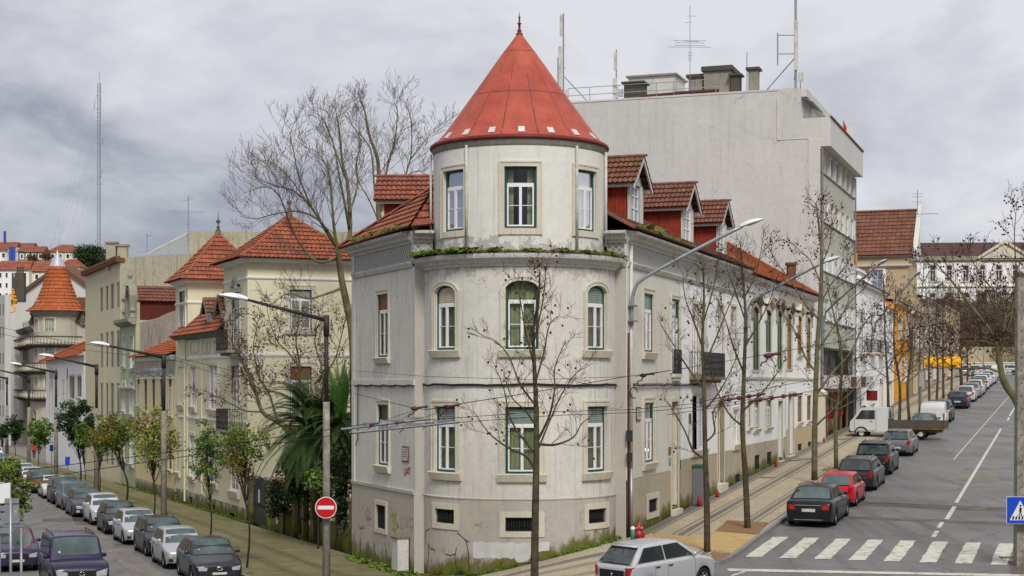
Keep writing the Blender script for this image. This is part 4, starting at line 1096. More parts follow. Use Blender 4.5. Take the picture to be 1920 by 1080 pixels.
for b, x0, x1, up, lo, ve, pm, cm in ((B, a0, a1, gB, lB, vB, 'plinth_r', 'green2'), (C_, a1, a2, gC, lC, vC, 'beige_r', 'brownp')):
    zp_ = -3.05 if b is B else -2.6
    shell(b, FR, x0, x1, zp_, 5.2, 'white_w', up+lo, 9, .2, zs=[0])
    shell(b, FR.off(0, .03), x0, x1, -6, zp_, pm, ve+[o for o in lo if o[2] < zp_], 9, .2, 'plinth', top=False)
    for i, o in enumerate(up):
        w = fw(b, FR, o, cm, cm, bars=2, tr=.75, sur=.16, surm='stone', rec=.14, sill=.2 if o[3]-o[2] < 3 else 0, behind=None, pane='glassd' if b is B else 'glassbr', surb=.1)
        if o[3]-o[2] > 3: mb = MB(); ubox(mb, FR, o[0]-o[1]/2+.05, o[0]+o[1]/2-.05, -.17, -.1, o[2], o[2]+.75); mb.build('lower_panel', M[cm], w)
        mb = MB(); ext = o[1]/2+.34     # curved hood
        A = [(-ext, o[3]+.20), (-ext*.7, o[3]+.28), (-ext*.4, o[3]+.50), (0, o[3]+.62), (ext*.4, o[3]+.50), (ext*.7, o[3]+.28), (ext, o[3]+.20)]
        mb.grid([[FR.p(o[0]+x, 0, z-.14), FR.p(o[0]+x, .2, z-.1), FR.p(o[0]+x, .26, z+.05), FR.p(o[0]+x, 0, z+.1)] for x, z in A], closed=True)
        for s in (-1, 1): ubox(mb, FR, o[0]+s*(ext-.1)-.08, o[0]+s*(ext-.1)+.08, 0, .12, o[3]-.6, o[3]+.14)
        mb.build('hood', M['stone_dk'] if i != 1 else M['stone'], w)
    for i, o in enumerate(lo):
        if o[3]-o[2] > 3: door(b, FR, (o[0], o[1], gzr(o[0])+.1, o[3], 0), 'green2' if b is B else 'mauve')
        else: fw(b, FR, o, cm, 'white' if b is B else 'brownp', bars=2, sill=.2, surm='stone', pane='glassc' if b is B else 'glassbr')
    for o in ve: grille(b, FR.off(0, .03), o[0], o[1], o[2], o[3], .0)
    band(b, FR, x0, x1, 5.0, .3, .3); band(b, FR, x0, x1, 4.45, .12, .05, 'stone'); band(b, FR, x0, x1, .12, .2, .06, 'stone')
    mb = MB(); ubox(mb, FR, x0-.12, x0+.12, -.02, .07, -3, 4.9); mb.build('pilaster', M['stone_w'], b)
mb = MB(); o = gC[1]; ubox(mb, FR, a1+.2, a2-.6, 0, .02, 4.6, 4.95); mb.build('panel', M['stone'], C_)
def RG(u, inn): return FR.p(u, -inn, 5.35+.60*(inn+.4))
for b, x0, x1, hip in ((B, a0+.05, a1, 0), (C_, a1+.02, a2+.2, 2.2)):
    mb = MB()
    troof(mb, RG(x0, -.4), RG(x1, -.4), RG(x0, 5.2), RG(x1-hip, 5.2), tile=.26, row=.44)
    mb.poly([RG(x0, 5.2), RG(x1-hip, 5.2), FR.p(x1, -11, 5.2), FR.p(x0, -11, 5.2)], 0, ((0, 0),)*4)
    if hip: mb.poly([RG(x1, -.4), FR.p(x1, -11, 5.2), RG(x1-hip, 5.2)], 0, ((0, 0),)*3); ridge(mb, RG(x1, -.4), RG(x1-hip, 5.2), .13)
    ridge(mb, RG(x0, 5.2), RG(x1-hip, 5.2), .13)
    if b is B: ridge(mb, RG(x0+.1, -.4), RG(x0+.1, 5.2), .1)
    mb.build('roof', M['t_new'], b)
mb = MB()
for (u, i0, i1) in ((a0+1.0, .6, 2.6), (a0+3.2, .5, 1.6), (a0+6.3, .4, 1.5)):
    P = [RG(u, i0), RG(u+.9, i0), RG(u+.9, i1), RG(u, i1)]; P = [p+V((0,0,.1)) for p in P]; mb.hexa([p-V((0,0,.08)) for p in P]+P)
mb.build('skylight', M['glassb'], B)
mb = MB(); mb.box(FR.p(a2-1.6, -1.2, 6.6), (.5, .5, 1.3)); mb.box(FR.p(a2-1.6, -1.2, 7.3), (.66, .66, .15)); mb.build('chimney', M['terracotta'], C_)
# --- D: tall concrete block
d0, d1 = FR.u(1538), FR.u(1601)
D = bld('apartment_block', 'tall grey concrete block with a blank side wall and rooftop antennas', FR, d0)
rows_ = [(13.45, 14.85), (10.35, 11.75), (7.2, 8.55), (4.0, 5.4), (.4, 2.3)]
FD = FR.off(d0, 0); LD = d1-d0
opsD = [(LD/2+.1, LD-1.4, a, b, 0) for a, b in rows_]
cr0 = [FD.p(0, 0, 0), FD.p(0, -20, 0)]
side = Fr(FD.p(0, 0, 0).xy[:], (-FD.n.x, -FD.n.y), -1)      # blank party wall facing the camera, u grows to the left
mb = MB(); wallgrid(mb, FD, 0, LD, -.6, 15.2, opsD, .35, zs=[12, 9, 6, 3]); mb.build('front_wall', M['spandrel'], D)
mb = MB()
mb.poly([side.p(0, 0, -6), side.p(22, 0, -6), side.p(22, 0, 16.8), side.p(0, 0, 16.8)])
mb.poly([side.p(.0+1.3, 0, 16.8), side.p(22, 0, 16.8), side.p(22, 0, 18.78), side.p(1.3, 0, 18.78)])
mb.build('party_wall', M['concrete'], D)
mb = MB(); ubox(mb, side, 2.55, 2.75, 0, .05, 15.5, 18.1); ubox(mb, side, 0, .75, 0, .04, -5, 15.5); ubox(mb, side, .75, 2.65, .0, .03, 15.5, 15.56); ubox(mb, side, 2.7, 22, 0, .03, 18.66, 18.78)
mb.build('wall_joint', M['conc_l'], D)
mb = MB()
mb.poly([side.p(1.3, 0, 18.78), side.p(22, 0, 18.78), side.p(22, -LD, 18.78), side.p(1.3, -LD, 18.78)])
for (a, b) in (((1.3, 0), (1.3, -LD)),): mb.poly([side.p(a[0], a[1], 16.7), side.p(b[0], b[1], 16.7), side.p(b[0], b[1], 18.78), side.p(a[0], a[1], 18.78)])
mb.poly([side.p(0, 0, 16.7), side.p(1.3, 0, 16.7), side.p(1.3, -LD, 16.7), side.p(0, -LD, 16.7)])
mb.poly([side.p(0, -LD, -6), side.p(22, -LD, -6), side.p(22, -LD, 18.78), side.p(0, -LD, 18.78)])
mb.poly([side.p(22, 0, -6), side.p(22, -LD, -6), side.p(22, -LD, 18.78), side.p(22, 0, 18.78)])
mb.build('attic', M['conc_l'], D)
FT = FR.off(d0, -1.3)
mb = MB(); ubox(mb, FT, .9, 5.4, .0, .03, 17.15, 17.25); ubox(mb, FT, .6, LD-.3, 0, .35, 18.3, 18.8); mb.build('coping', M['conc_l'], D)
w = fw(D, FT, (1.9, 2.4, 16.95, 18.15, 0), 'white', 'white', style='slide', pane='glassb', sur=0)
mb = MB(); mb.hexa([FT.p(.6, .02, 18.25), FT.p(5, .02, 18.25), FT.p(5, .75, 17.9), FT.p(.6, .75, 17.9), FT.p(.6, .02, 18.3), FT.p(5, .02, 18.3), FT.p(5, .75, 17.95), FT.p(.6, .75, 17.95)]); mb.build('awning', M['galvd'], D)
mb = MB(); P = [FD.p(-.02, 0, 14.98), FD.p(LD, 0, 14.98), FD.p(LD, .65, 14.98), FD.p(-.02, .65, 14.98)]; mb.hexa(P+[p+V((0,0,1.78)) for p in P])
ubox(mb, FD, .1, LD, -1.2, .6, 16.77, 16.82); mb.build('parapet_box', M['conc_l'], D)
mb = MB(); ubox(mb, FD, 0, LD, .6, .72, 16.78, 16.9); mb.build('parapet_cap', M['terracotta'], D)
rr = random.Random(8); FD0 = FD; FD = FD.off(0, .17)
for k, (za, zb_) in enumerate(rows_[:4]):
    n = 6; W = (LD-1.4)/n
    for i in range(n):
        u = .8+W*(i+.5); kind = rr.choice(['shutter', 'glass', 'half']) if k < 2 else rr.choice(['glass', 'glass', 'curt'])
        mb = MB(); ring(mb, FD, u, W-.12, za, zb_, 0, 0, -.07, -.3, -.18, closed=False); ubox(mb, FD, u-W/2+.06, u+W/2-.06, -.3, -.16, za, za+.07); ubox(mb, FD, u-.03, u+.03, -.3, -.2, za, zb_)
        wn_ = mb.build('window', M['white' if k else 'whited'], D)
        mb = MB(); mb.poly([FD.p(u-W/2+.1, -.26, za), FD.p(u+W/2-.1, -.26, za), FD.p(u+W/2-.1, -.26, zb_), FD.p(u-W/2+.1, -.26, zb_)]); mb.build('pane', M['glassb' if kind != 'curt' else 'glassc'], wn_)
        if kind != 'glass' and k < 2:
            zl = za+.08 if kind == 'shutter' else za+.55
            mb = MB()
            for q in range(int((zb_-zl)/.09)): ubox(mb, FD, u-W/2+.12, u+W/2-.12, -.25, -.215, zl+q*.09, zl+q*.09+.075)
            mb.build('shutter', M['shutter_b'], wn_)
        mb = MB(); ubox(mb, FD, u+W/2-.07, u+W/2+.07, -.3, .02, za, zb_); mb.build('mullion', M['conc_l'], D)
    for zz in (za-.1, zb_): band(D, FD0, 0, LD, zz, .09, .08, 'galvd' if zz < za else 'conc_l')
FD = FD0; mb = MB()
for k in range(26): u = .8+(LD-1.6)*k/25; ubox(mb, FD, u, u+.03, -.04, 0, .4, 2.2)
ubox(mb, FD, .7, LD-.7, -.06, .02, 2.16, 2.24); mb.build('balcony_screen', M['iron'], D)
mb = MB(); mb.poly([FD.p(.7, -.8, .3), FD.p(LD-.7, -.8, .3), FD.p(LD-.7, -.8, 2.4), FD.p(.7, -.8, 2.4)]); mb.build('balcony_back', M['glassd'], D)
for k in (0, LD-.15): mb = MB(); mb.tube([FD.p(k+.08, .12, 14.9), FD.p(k+.08, .12, -3)], .07, 6); mb.build('drainpipe', M['galvd'], D)
# ground-floor shop
mb = MB(); ubox(mb, FD, .2, LD+3.2, -.05, 1.0, -.35, .5); sg = mb.build('shop_canopy', M['conc_l'], D)
mb = MB()
for (x0, x1, mt) in ((.4, 6.5, 0), (7, 9.8, 1), (10, 12.3, 0), (12.5, 15, 1)):
    if x1 < LD+3: ubox(mb, FD, x0, x1, 1.0, 1.02, -.28, .42, mt)
mb.build('canopy_panel', [M['stone_w'], M['terracotta']], sg)
def text(s, size, mt, mat4, name, parent, ext=.004):
    c = bpy.data.curves.new(name, 'FONT'); c.body = s; c.size = size; c.extrude = ext; c.align_x = 'CENTER'; c.align_y = 'CENTER'; c.materials.append(M[mt])
    o = bpy.data.objects.new(name, c); COL.objects.link(o); o.parent = parent
    b = V(BASE.get(parent.name, (0,0,0))); o.matrix_local = Matrix.Translation(-b) @ mat4
    bpy.context.view_layer.update(); me = bpy.data.meshes.new_from_object(o); me.name = name; q = bpy.data.objects.new(name, me); COL.objects.link(q); q.parent = parent; q.matrix_local = Matrix.Translation(-b) @ mat4; bpy.data.objects.remove(o); BASE[q.name] = tuple(b); return q
def facemat(fr, u, w, z, flip=False):
    x = V((fr.d.x, fr.d.y, 0)); n = V((fr.n.x, fr.n.y, 0)); y = V((0,0,1))
    if x.cross(y).dot(n) < 0: x = -x
    m = Matrix((x, y, n)).transposed().to_4x4(); m.translation = fr.p(u, w, z); return m
mb = MB()
for (x0, x1, mt) in ((0, .8, 3), (.8, 2.6, 0), (2.6, 3.1, 2), (3.1, 6.4, 1), (6.4, 6.8, 2), (6.8, 9.6, 1), (9.6, 10, 2), (10, 12.6, 1), (12.6, 13.1, 2), (13.1, LD, 0)):
    if x1 > LD: x1 = LD
    if x0 < x1: ubox(mb, FD, x0, x1, -.5 if mt == 1 else -.1, -.4 if mt == 1 else 0, -5, -.35, mt)
shp = mb.build('shop_front', [M['black'], M['glassbr'], M['brownp'], M['conc_l']], D)
mb = MB()
for x in (4, 5.2, 7.6, 8.6, 11):
    mb.ball(FD.p(x, -.35, -2.1), .33, 0, 8, 5, (1, .2, 1))
mb.build('shop_sign', M['signred'], shp)
mb = MB(); P = FR.p(FR.u(1612), .9, 0); mb.box((P.x, P.y, -.95), (.8, .1, .75), 0, -.34); s_ = tag(mb.build('hanging_sign', M['dkred']), 'dark red square sign hanging beside the shop canopy', 'sign')
# pillar left of the shop
mb = MB(); P = FR.p(FR.u(1534), .15, 0); mb.box((P.x, P.y, -2.3), (.55, .55, 3.2), 0, -.34); mb.box((P.x, P.y, -.65), (.75, .75, .18), 0, -.34); mb.hexa([(P.x+a*.35, P.y+b*.35, -.56) for a, b in ((-1,-1),(1,-1),(1,1),(-1,1))]+[(P.x+a*.05, P.y+b*.05, -.3) for a, b in ((-1,-1),(1,-1),(1,1),(-1,1))])
tag(mb.build('gate_pillar', M['stone']), 'pale stone gate pillar with pointed cap left of the shop front', 'pillar')
# rooftop things
def SP(px, u_in, z): k = side.off(0, 0); u = side.u(px); p = side.p(u, 0, z); return p+V((FD.d.x, FD.d.y, 0))*u_in
ru = Matrix.Rotation(0, 3, 'Z'); rz = math.atan2(side.d.y, side.d.x)
def roofbox(name, label, cat, pl, pr, yt, dep, mt, inn=1.5, cap=.12, zb=18.6, parts=None):
    A = SP(pl, inn, zb); Bp = SP(pr, inn, zb); c = (A+Bp)/2+V((FD.d.x, FD.d.y, 0))*dep/2; w = (A-Bp).length; Y = c.y; zt = zp(yt, A.y)
    mb = MB(); mb.box((c.x, c.y, (zb+zt)/2), (w, dep, zt-zb), 0, rz); 
    t = thing(name, label, cat, (c.x, c.y, zb)); mb.build('body', M[mt], t)
    mb = MB(); mb.box((c.x, c.y, zt+cap/2), (w+.3, dep+.3, cap), 0, rz); mb.build('cap', M['conc_dk'] if mt != 'conc_l' else M['stone_dk'], t); return t, c, w, zt
roofbox('lift_housing', 'pale rooftop cabin with a flat lid behind the roof railing', 'rooftop cabin', 1156, 1245, 146, 3.0, 'conc_l', 3.0)
roofbox('vent_box', 'black square louvred box on the roof edge', 'vent box', 1166, 1201, 157, 1.2, 'conc_dk', .5)
roofbox('stair_housing', 'large dark concrete rooftop housing with a thick slab lid', 'rooftop housing', 1312, 1362, 134, 2.4, 'stone_dk', 1.2, .3)
roofbox('stair_housing', 'lower dark concrete rooftop box left of the thick slab lid', 'rooftop housing', 1282, 1308, 146, 2.0, 'stone_dk', 1.4, .2)
roofbox('chimney', 'short dark square chimney right of the big rooftop housing', 'chimney', 1365, 1381, 142, .8, 'conc_dk', .9)
roofbox('chimney', 'tall brown rectangular chimney with a crown cap near the roof corner', 'chimney', 1399, 1416, 131, .8, 'stone_dk', .7, .15)
def antenna(name, label, px, ytop, inn, bits, r=.06, mt='galv', zb=18.7):
    p = SP(px, inn, zb); zt = zp(ytop, p.y); t = thing(name, label, 'antenna', tuple(p))
    mb = MB(); mb.tube([p, (p.x, p.y, zt)], r, 6); mb.build('mast', M[mt], t)
    for nm, m_, fn in bits:
        mb = MB(); fn(mb, p, zt); mb.build(nm, M[m_], t)
    return t
def pan(dx, y0, y1, w=.18):
    def f(mb, p, zt): a, b = zp(y0, p.y), zp(y1, p.y); mb.box((p.x+dx, p.y-.1, (a+b)/2), (w, .12, abs(a-b)))
    return f
def arms(lst):
    def f(mb, p, zt):
        for dx, y in lst: z = zp(y, p.y); mb.tube([(p.x, p.y, z), (p.x+dx, p.y-.05, z)], .02, 4)
    return f
def stay(dx, y0, dz):
    def f(mb, p, zt): mb.tube([(p.x, p.y, zp(y0, p.y)), (p.x+dx, p.y, 18.75)], .035, 5)
    return f
antenna('cell_antenna', 'tall cell mast with stacked white panels beside the red cone', 1053, 25, .4,
        [('panel', 'whited', pan(-.15, 28, 68, .2)), ('panel', 'whited', pan(-.22, 88, 165, .24)), ('whip', 'galvd', pan(-.38, 108, 162, .06)), ('bracket', 'galv', arms([(-.3, 40), (-.3, 60), (-.35, 95), (-.35, 120), (-.35, 150), (.12, 85), (.12, 128)])), ('stay', 'galv', stay(1.75, 142, 0)), ('box', 'whited', pan(.2, 168, 182, .35))], .055)
antenna('cell_antenna', 'shorter cell mast with one slim panel left of the rooftop cabin', 1151, 93, .6, [('panel', 'whited', pan(-.08, 98, 132, .16)), ('bracket', 'galv', arms([(-.15, 100), (-.15, 130)])), ('box', 'whited', pan(-.1, 148, 184, .28)), ('radio', 'whited', pan(.3, 168, 182, .3))], .045)
def yagi(mb, p, zt):
    for y, w, n in ((88, 1.4, 0), (80, .95, 0), (76, 1.1, 0), (85, 1.0, 0)):
        z = zp(y, p.y); mb.tube([(p.x-w, p.y, z), (p.x+w, p.y+.1, z)], .014, 3)
    z = zp(78, p.y); mb.tube([(p.x-.5, p.y-.2, z), (p.x+.6, p.y+.2, z+.05)], .02, 4)
    for y in (98, 101, 104, 107, 110, 113): z = zp(y, p.y); mb.tube([(p.x-.14, p.y, z), (p.x+.14, p.y, z)], .012, 3)
    z = zp(42, p.y); mb.tube([(p.x-.35, p.y, z), (p.x+.1, p.y, z)], .012, 3); z = zp(30, p.y); mb.tube([(p.x-.2, p.y, z), (p.x+.45, p.y, z)], .012, 3)
antenna('tv_antenna', 'television aerial with long horizontal elements above the rooftop cabin', 1286, 10, 1.2, [('elements', 'galvd', yagi)], .02)
antenna('whip_antenna', 'thin dark whip aerial beside the brown chimney', 1396, 98, .8, [('clip', 'ironr', arms([(.2, 140)]))], .022, 'ironr')
def hframe(mb, p, zt):
    x = p.x-1.15
    mb.tube([(x, p.y, zp(62, p.y)), (x, p.y, zp(123, p.y))], .04, 5)
    for y in (66, 101): mb.tube([(x, p.y, zp(y, p.y)), (p.x, p.y, zp(y, p.y))], .03, 5)
def stay2(mb, p, zt): mb.tube([(p.x-.1, p.y, zp(110, p.y)), (p.x-1.8, p.y+.3, 18.75)], .04, 5); mb.tube([(p.x+.1, p.y, zp(100, p.y)), (p.x-.1, p.y-.1, zp(150, p.y))], .05, 5)
antenna('cell_antenna', 'thick tubular mast with side frame and grey box at the roof corner', 1490.5, -25, .3, [('sleeve', 'whited', pan(0, 40, 132, .24)), ('side_frame', 'galvd', hframe), ('stay', 'galvd', stay2), ('box', 'whited', pan(.32, 137, 152, .28))], .08)
p = FT.p(2.2, -.3, 18.7); mb = MB(); mb.tube([p, p+V((0, 0, 1.15))], .03, 5); mb.tube([p+V((-.05,0,.2)), p+V((.08,0,.2))], .03, 4); tag(mb.build('rod', M['galvd']), 'short grey rod standing on the front parapet of the top storey', 'rod')
p = FD.p(6.6, .5, 16.8); t = thing('flag', 'small red flag above the concrete parapet', 'flag', tuple(p)); mb = MB(); mb.tube([p, p+V((.05,0,.9))], .015, 4); mb.build('pole', M['galvd'], t); mb = MB(); mb.grid([[p+V((.05,0,.85)), p+V((.05,0,.2))], [p+V((.16,.03,.6)), p+V((.18,.03,.05))], [p+V((.27,0,.35)), p+V((.25,0,-.05))]]); mb.build('cloth', M['signred'], t)
t = thing('roof_railing', 'grey pipe railing along the flat roof edge', 'railing', tuple(SP(1150, .3, 18.75)))
mb = MB()
for h in (.45, .95): mb.tube([SP(1062, .35, 18.78+h), SP(1345, .35, 18.78+h)], .025, 5)
for px in (1103, 1156, 1228, 1261, 1340): mb.tube([SP(px, .35, 18.7), SP(px, .35, 19.73)], .025, 5)
mb.build('rails', M['galv'], t)
mb = MB(); mb.tube([SP(1200, .5, 18.92), SP(1262, .5, 18.97), SP(1262, .5, 19.0), SP(1345, .5, 19.02)], .11, 8); tag(mb.build('roof_pipe', M['ironr']), 'rust red duct lying along the roof edge', 'pipe')
# --- houses further up the street
def rhouse(label, px0, px1, zt, mt, wins, roof=None, zb=-5, name='row_house', roofh=2.0, dep=9, extra=None, plinth='beige_r'):
    u0, u1 = FR.u(px0)+.02, FR.u(px1)-.02
    b = bld(name, label, FR, u0); ops = [ow(FR, *w[:4]) for w in wins]
    shell(b, FR, u0, u1, zb, zt, mt, ops, dep, .18)
    for o, w in zip(ops, wins):
        s = w[4] if len(w) > 4 else 'w'
        if s == 'd': door(b, FR, (o[0], o[1], max(o[2], gzr(o[0])+.1), o[3], 0), 'brownp')
        else: fw(b, FR, o, 'white', 'white', bars=2, sur=.15, sill=.15, surm='stone_w', pane='glassd')
        if s == 'b': balcony(b, FR, o[0]-o[1]/2-.5, o[0]+o[1]/2+.5, o[2]-.02, .95, .6, n=9, curl=False)
    band(b, FR, u0, u1, zt-.15, .3, .3)
    if roof:
        mb = MB(); A, B_ = FR.p(u0, .3, zt+.1), FR.p(u1, .3, zt+.1); Cc, Dd = FR.p(u0, -4.5, zt+roofh), FR.p(u1, -4.5, zt+roofh)
        troof(mb, A, B_, Cc, Dd, tile=.4, row=.55); mb.poly([Cc, Dd, FR.p(u1, -dep, zt), FR.p(u0, -dep, zt)], 0, ((0,0),)*4)
        mb.poly([FR.p(u0, 0, zt), Cc, FR.p(u0, -dep, zt)], 0, ((0,0),)*3); mb.build('roof', M[roof], b)
    return b, u0, u1
b, u0, u1 = rhouse('white house with iron balconies beside the concrete block', 1603, 1661, 7.4, 'white_w', [(1613, 1620, 585, 660, 'b'), (1632, 1638, 590, 660, 'b'), (1648, 1653, 596, 662, 'b'), (1613, 1619, 720, 760), (1632, 1638, 718, 756), (1649, 1654, 714, 775, 'd')], 't_old', roofh=1.2)
mb = MB(); 
for k in range(14): p = FR.p(u0+.3+k*.55, .15, 7.9); mb.lathe((p.x, p.y, 7.5), [(.08, 0), (.14, .2), (.06, .45), (.12, .7)], 6)
ubox(mb, FR, u0, u0+8, .0, .3, 8.2, 8.4); mb.build('balustrade', M['white'], b)
mb = MB(); ubox(mb, FR, u0+.2, u0+1.2, -3, .02, 7.2, 9.6); mb.build('side_tower', M['orange_p'], b)
rhouse('narrow white house between the balconied house and the ochre one', 1662, 1676, 6.2, 'white_w', [(1666, 1671, 600, 660), (1666, 1671, 715, 765, 'd')], 't_old', roofh=1)
rhouse('bright ochre house with tall white window slots', 1677, 1708, 7.2, 'orange_p', [(1685, 1691, 590, 635), (1698, 1703, 592, 636), (1686, 1690, 672, 715), (1696, 1700, 672, 714)], 't_old', roofh=1.2)
rhouse('cream stone house with dark doorways behind the trees', 1709, 1729, 7.0, 'beige_r', [(1712, 1718, 600, 650), (1721, 1726, 605, 652), (1713, 1718, 700, 740, 'd')], 't_old', roofh=1.2)
rhouse('pale house with the yellow awning', 1730, 1772, 9.0, 'turret', [(1734, 1738, 610, 650), (1742, 1746, 612, 650), (1752, 1756, 614, 650), (1762, 1766, 616, 650), (1735, 1739, 690, 712), (1750, 1754, 688, 710)], 't_old', roofh=1.2)
rhouse('last pale house at the top of the street', 1773, 1800, 9.5, 'beige_r', [(1777, 1781, 620, 650), (1787, 1791, 622, 650), (1778, 1783, 690, 705)], 't_old', roofh=1)
# beige tall house with the brown-red roof, its side facing the camera
uF = FR.u(1703); F_ = bld('gabled_house', 'tall beige house with steep mottled red roof', FR, uF)
side2 = Fr(FR.p(uF, 0, 0).xy[:], (-FR.n.x, -FR.n.y), -1)
o = ow(side2, 1634, 1656, 506, 562)
mb = MB(); wallgrid(mb, side2, 0, 9.5, -4, 12.1, [o], .15); mb.poly([FR.p(uF, 0, -4), FR.p(uF+9, 0, -4), FR.p(uF+9, 0, 12.1), FR.p(uF, 0, 12.1)]); mb.build('wall', M['beige_r'], F_)
fw(F_, side2, o, 'white', 'white', style='grid', bars=(2, 3), pane='glassb', sur=.25, surm='white_w')
band(F_, side2, -.3, 9.5, 11.2, .3, .3, 'stone_w'); band(F_, side2, -.3, 9.5, 12.1, .35, .35, 'stone_dk')
mb = MB(); A, B_ = side2.p(9.5, .4, 12.4), side2.p(-.4, .4, 12.4); T1, T2 = side2.p(9.5, -4.5, zp(393, 158)), side2.p(-.4, -4.5, zp(393, 158))
troof(mb, A, B_, T1, T2, tile=.45, row=.55); ridge(mb, T1, T2, .2); mb.build('roof', M['t_moss'], F_)
mb = MB(); mb.poly([side2.p(-.45, .4, 12.3), side2.p(-.45, -4.5, zp(388, 158)), side2.p(-.45, -9.4, 12.3)]); mb.hexa([side2.p(-.9, .4, 12.3), side2.p(-.45, .4, 12.3), side2.p(-.45, -4.5, 17.2), side2.p(-.9, -4.5, 17.2), side2.p(-.9, .4, 12.8), side2.p(-.45, .4, 12.8), side2.p(-.45, -4.5, 17.6), side2.p(-.9, -4.5, 17.6)]); mb.build('gable', M['conc_l'], F_)
p = side2.p(-.6, -3, 16.5); t = thing('tv_antenna', 'small rooftop aerial on the tall beige house', 'antenna', tuple(p)); mb = MB(); mb.tube([p, p+V((0,0,2.5))], .04, 4); mb.build('mast', M['galvd'], t); mb = MB()
for zz in (1.3, 1.8, 2.1): mb.tube([p+V((-.5,0,zz)), p+V((.5,0,zz))], .02, 3)
mb.tube([p+V((-1,0,.1)), p+V((2,0,.15))], .03, 3); mb.build('elements', M['galvd'], t)
# yellow awning over the pavement
uA = FR.u(1728)
t = bld('awning', 'bright yellow rounded shop awning over the uphill pavement', FR, uA, 'awning', z=2)
pA = FR.p(uA+3, .1, 0); FA = Fr(pA.xy[:], FR.n, 1)
mb = MB(); rows = []
for k in range(9):
    a = math.pi/2*k/8; rows.append([FA.p(0, 1.0*math.sin(a)+.0, 1.95+.85*math.cos(a)), FA.p(3.7, 1.0*math.sin(a), 1.95+.85*math.cos(a))])
rows.append([FA.p(0, 1.02, 1.58), FA.p(3.7, 1.02, 1.58)]); mb.grid(rows)
for x in (0, 3.7): mb.poly([FA.p(x, math.sin(math.pi/2*k/8), 1.95+.85*math.cos(math.pi/2*k/8)) for k in range(9)]+[FA.p(x, 1.02, 1.58), FA.p(x, 0, 1.58)])
mb.build('canopy', M['awning'], t)
text('Banda da  Coimbra', .32, 'spray_k', facemat(FA, 1.85, 1.04, 1.75), 'lettering', t)
# institution on the hill
Ib = thing('institution', 'long white institutional building with brown roof and pediment behind the park', 'building', (100, 350, 16))
FI = Fr((88, 350), (1, -.06), 1)
opsI = []; 
for k in range(14): opsI.append((4+k*3.55, 1.25, zp(528, 350), zp(498, 350), 0)); opsI.append((4+k*3.55, 1.2, zp(580, 350), zp(550, 350), 0))
mb = MB(); wallgrid(mb, FI, 0, 54, 8, zp(490, 350), opsI, .25); mb.poly([FI.p(0, 0, 8), FI.p(0, -14, 8), FI.p(0, -14, 28), FI.p(0, 0, 28)]); mb.build('wall', M['white_w'], Ib)
for o in opsI[:]:
    fw(Ib, FI, o, 'white', 'white', bars=1, sur=.3, surm='stone', sill=.3)
band(Ib, FI, -.4, 54, zp(491, 350), .5, .5, 'stone_dk');  band(Ib, FI, 0, 54, zp(540, 350), .4, .3, 'stone')
mb = MB(); ubox(mb, FI, -.2, 54, -.3, .1, 27.0, 27.7); mb.build('parapet', M['stone_dk'], Ib)
mb = MB(); troof(mb, FI.p(-.5, -.5, 27.3), FI.p(54, -.5, 27.3), FI.p(-.5, -8, 31), FI.p(54, -8, 33), tile=1, row=1.1); mb.build('roof', M['t_slate'], Ib)
mb = MB(); mb.poly([FI.p(14, .5, 27.2), FI.p(24.6, .5, 27.2), FI.p(19.3, .5, 30.6)])
for x in (13.6, 25): mb.hexa([FI.p(x, .4, 27.0), FI.p(19.3, .4, 30.5), FI.p(19.3, .9, 30.5), FI.p(x, .9, 27.0), FI.p(x, .4, 27.5), FI.p(19.3, .4, 31.2), FI.p(19.3, .9, 31.2), FI.p(x, .9, 27.5)])
for x in (13.4, 24.4): ubox(mb, FI, x, x+.8, 0, .3, 8, 26.8)
mb.build('pediment', M['stone'], Ib)
# retaining walls at the street end
FWn = Fr((58, 243), (1, .05), 1)
mb = MB(); ubox(mb, FWn, 0, 40, -.4, 0, .5, zp(650, 243)); tag(mb.build('retaining_wall', M['beige_r']), 'tan retaining wall below the park trees at the street end', 'wall')
mb = MB(); F2 = Fr((62, 238), (1, .02), 1); ubox(mb, F2, 0, 40, -.3, 0, .5, 2.9); ubox(mb, F2, 0, 40, -.4, .1, 2.9, 3.1); tag(mb.build('low_wall', M['stone']), 'low pale boundary wall behind the farthest parked cars', 'wall')
mb = MB(); F3_ = Fr((55, 230), (1, 0), 1); mb.grid([[(57, 226, 1.35), (68, 226, 1.35)], [(57, 237, 3.2), (64, 237, 3.2)]]); tag(mb.build('grass_verge', M['grass']), kind='structure')
# ---------------------------------------------------------------- downhill street, right-hand side
FV = Fr((-13.6, 82.3), (-.43, 1), -1)
FVs = Fr((-13.6, 82.3), (-FV.n.x, -FV.n.y), 1)
def pyr(corners, apex, parent, mt='t_red', tile=.24, row=.36, fin=True, nm='roof'):
    mb = MB(); n = len(corners); ap = V(apex)
    for i in range(n):
        a, b = V(corners[i]), V(corners[(i+1) % n])
        m1 = a.lerp(ap, .30)-V((0,0,.12)); m2 = b.lerp(ap, .30)-V((0,0,.12))     # slight bell-cast
        troof(mb, a, b, m1, m2, tile, row); troof(mb, m1, m2, ap, ap, tile, row)
        ridge(mb, a, m1, .11); ridge(mb, m1, ap, .11)
    r = mb.build(nm, M[mt], parent)
    if fin:
        mb = MB(); mb.lathe(apex, [(.22, -.1), (.16, .15), (.07, .3), (.13, .38), (.05, .46), (.04, .6), (.14, .68), (.14, .76), (.04, .84), (.03, 1.0), (.01, 1.35)], 10); mb.build('finial', M['bark_m'], r, True)
    return r
VL = bld('villa', 'pale yellow villa with two red tiled tower roofs and iron balconies', FV, 0, z=-7.2)
e1 = 6.35
up = [ow(FV, 449.5, 435.5, 548, 655), ow(FV, 449, 435.5, 686, 772), ow(FV, 447.5, 432, 848, 920)]
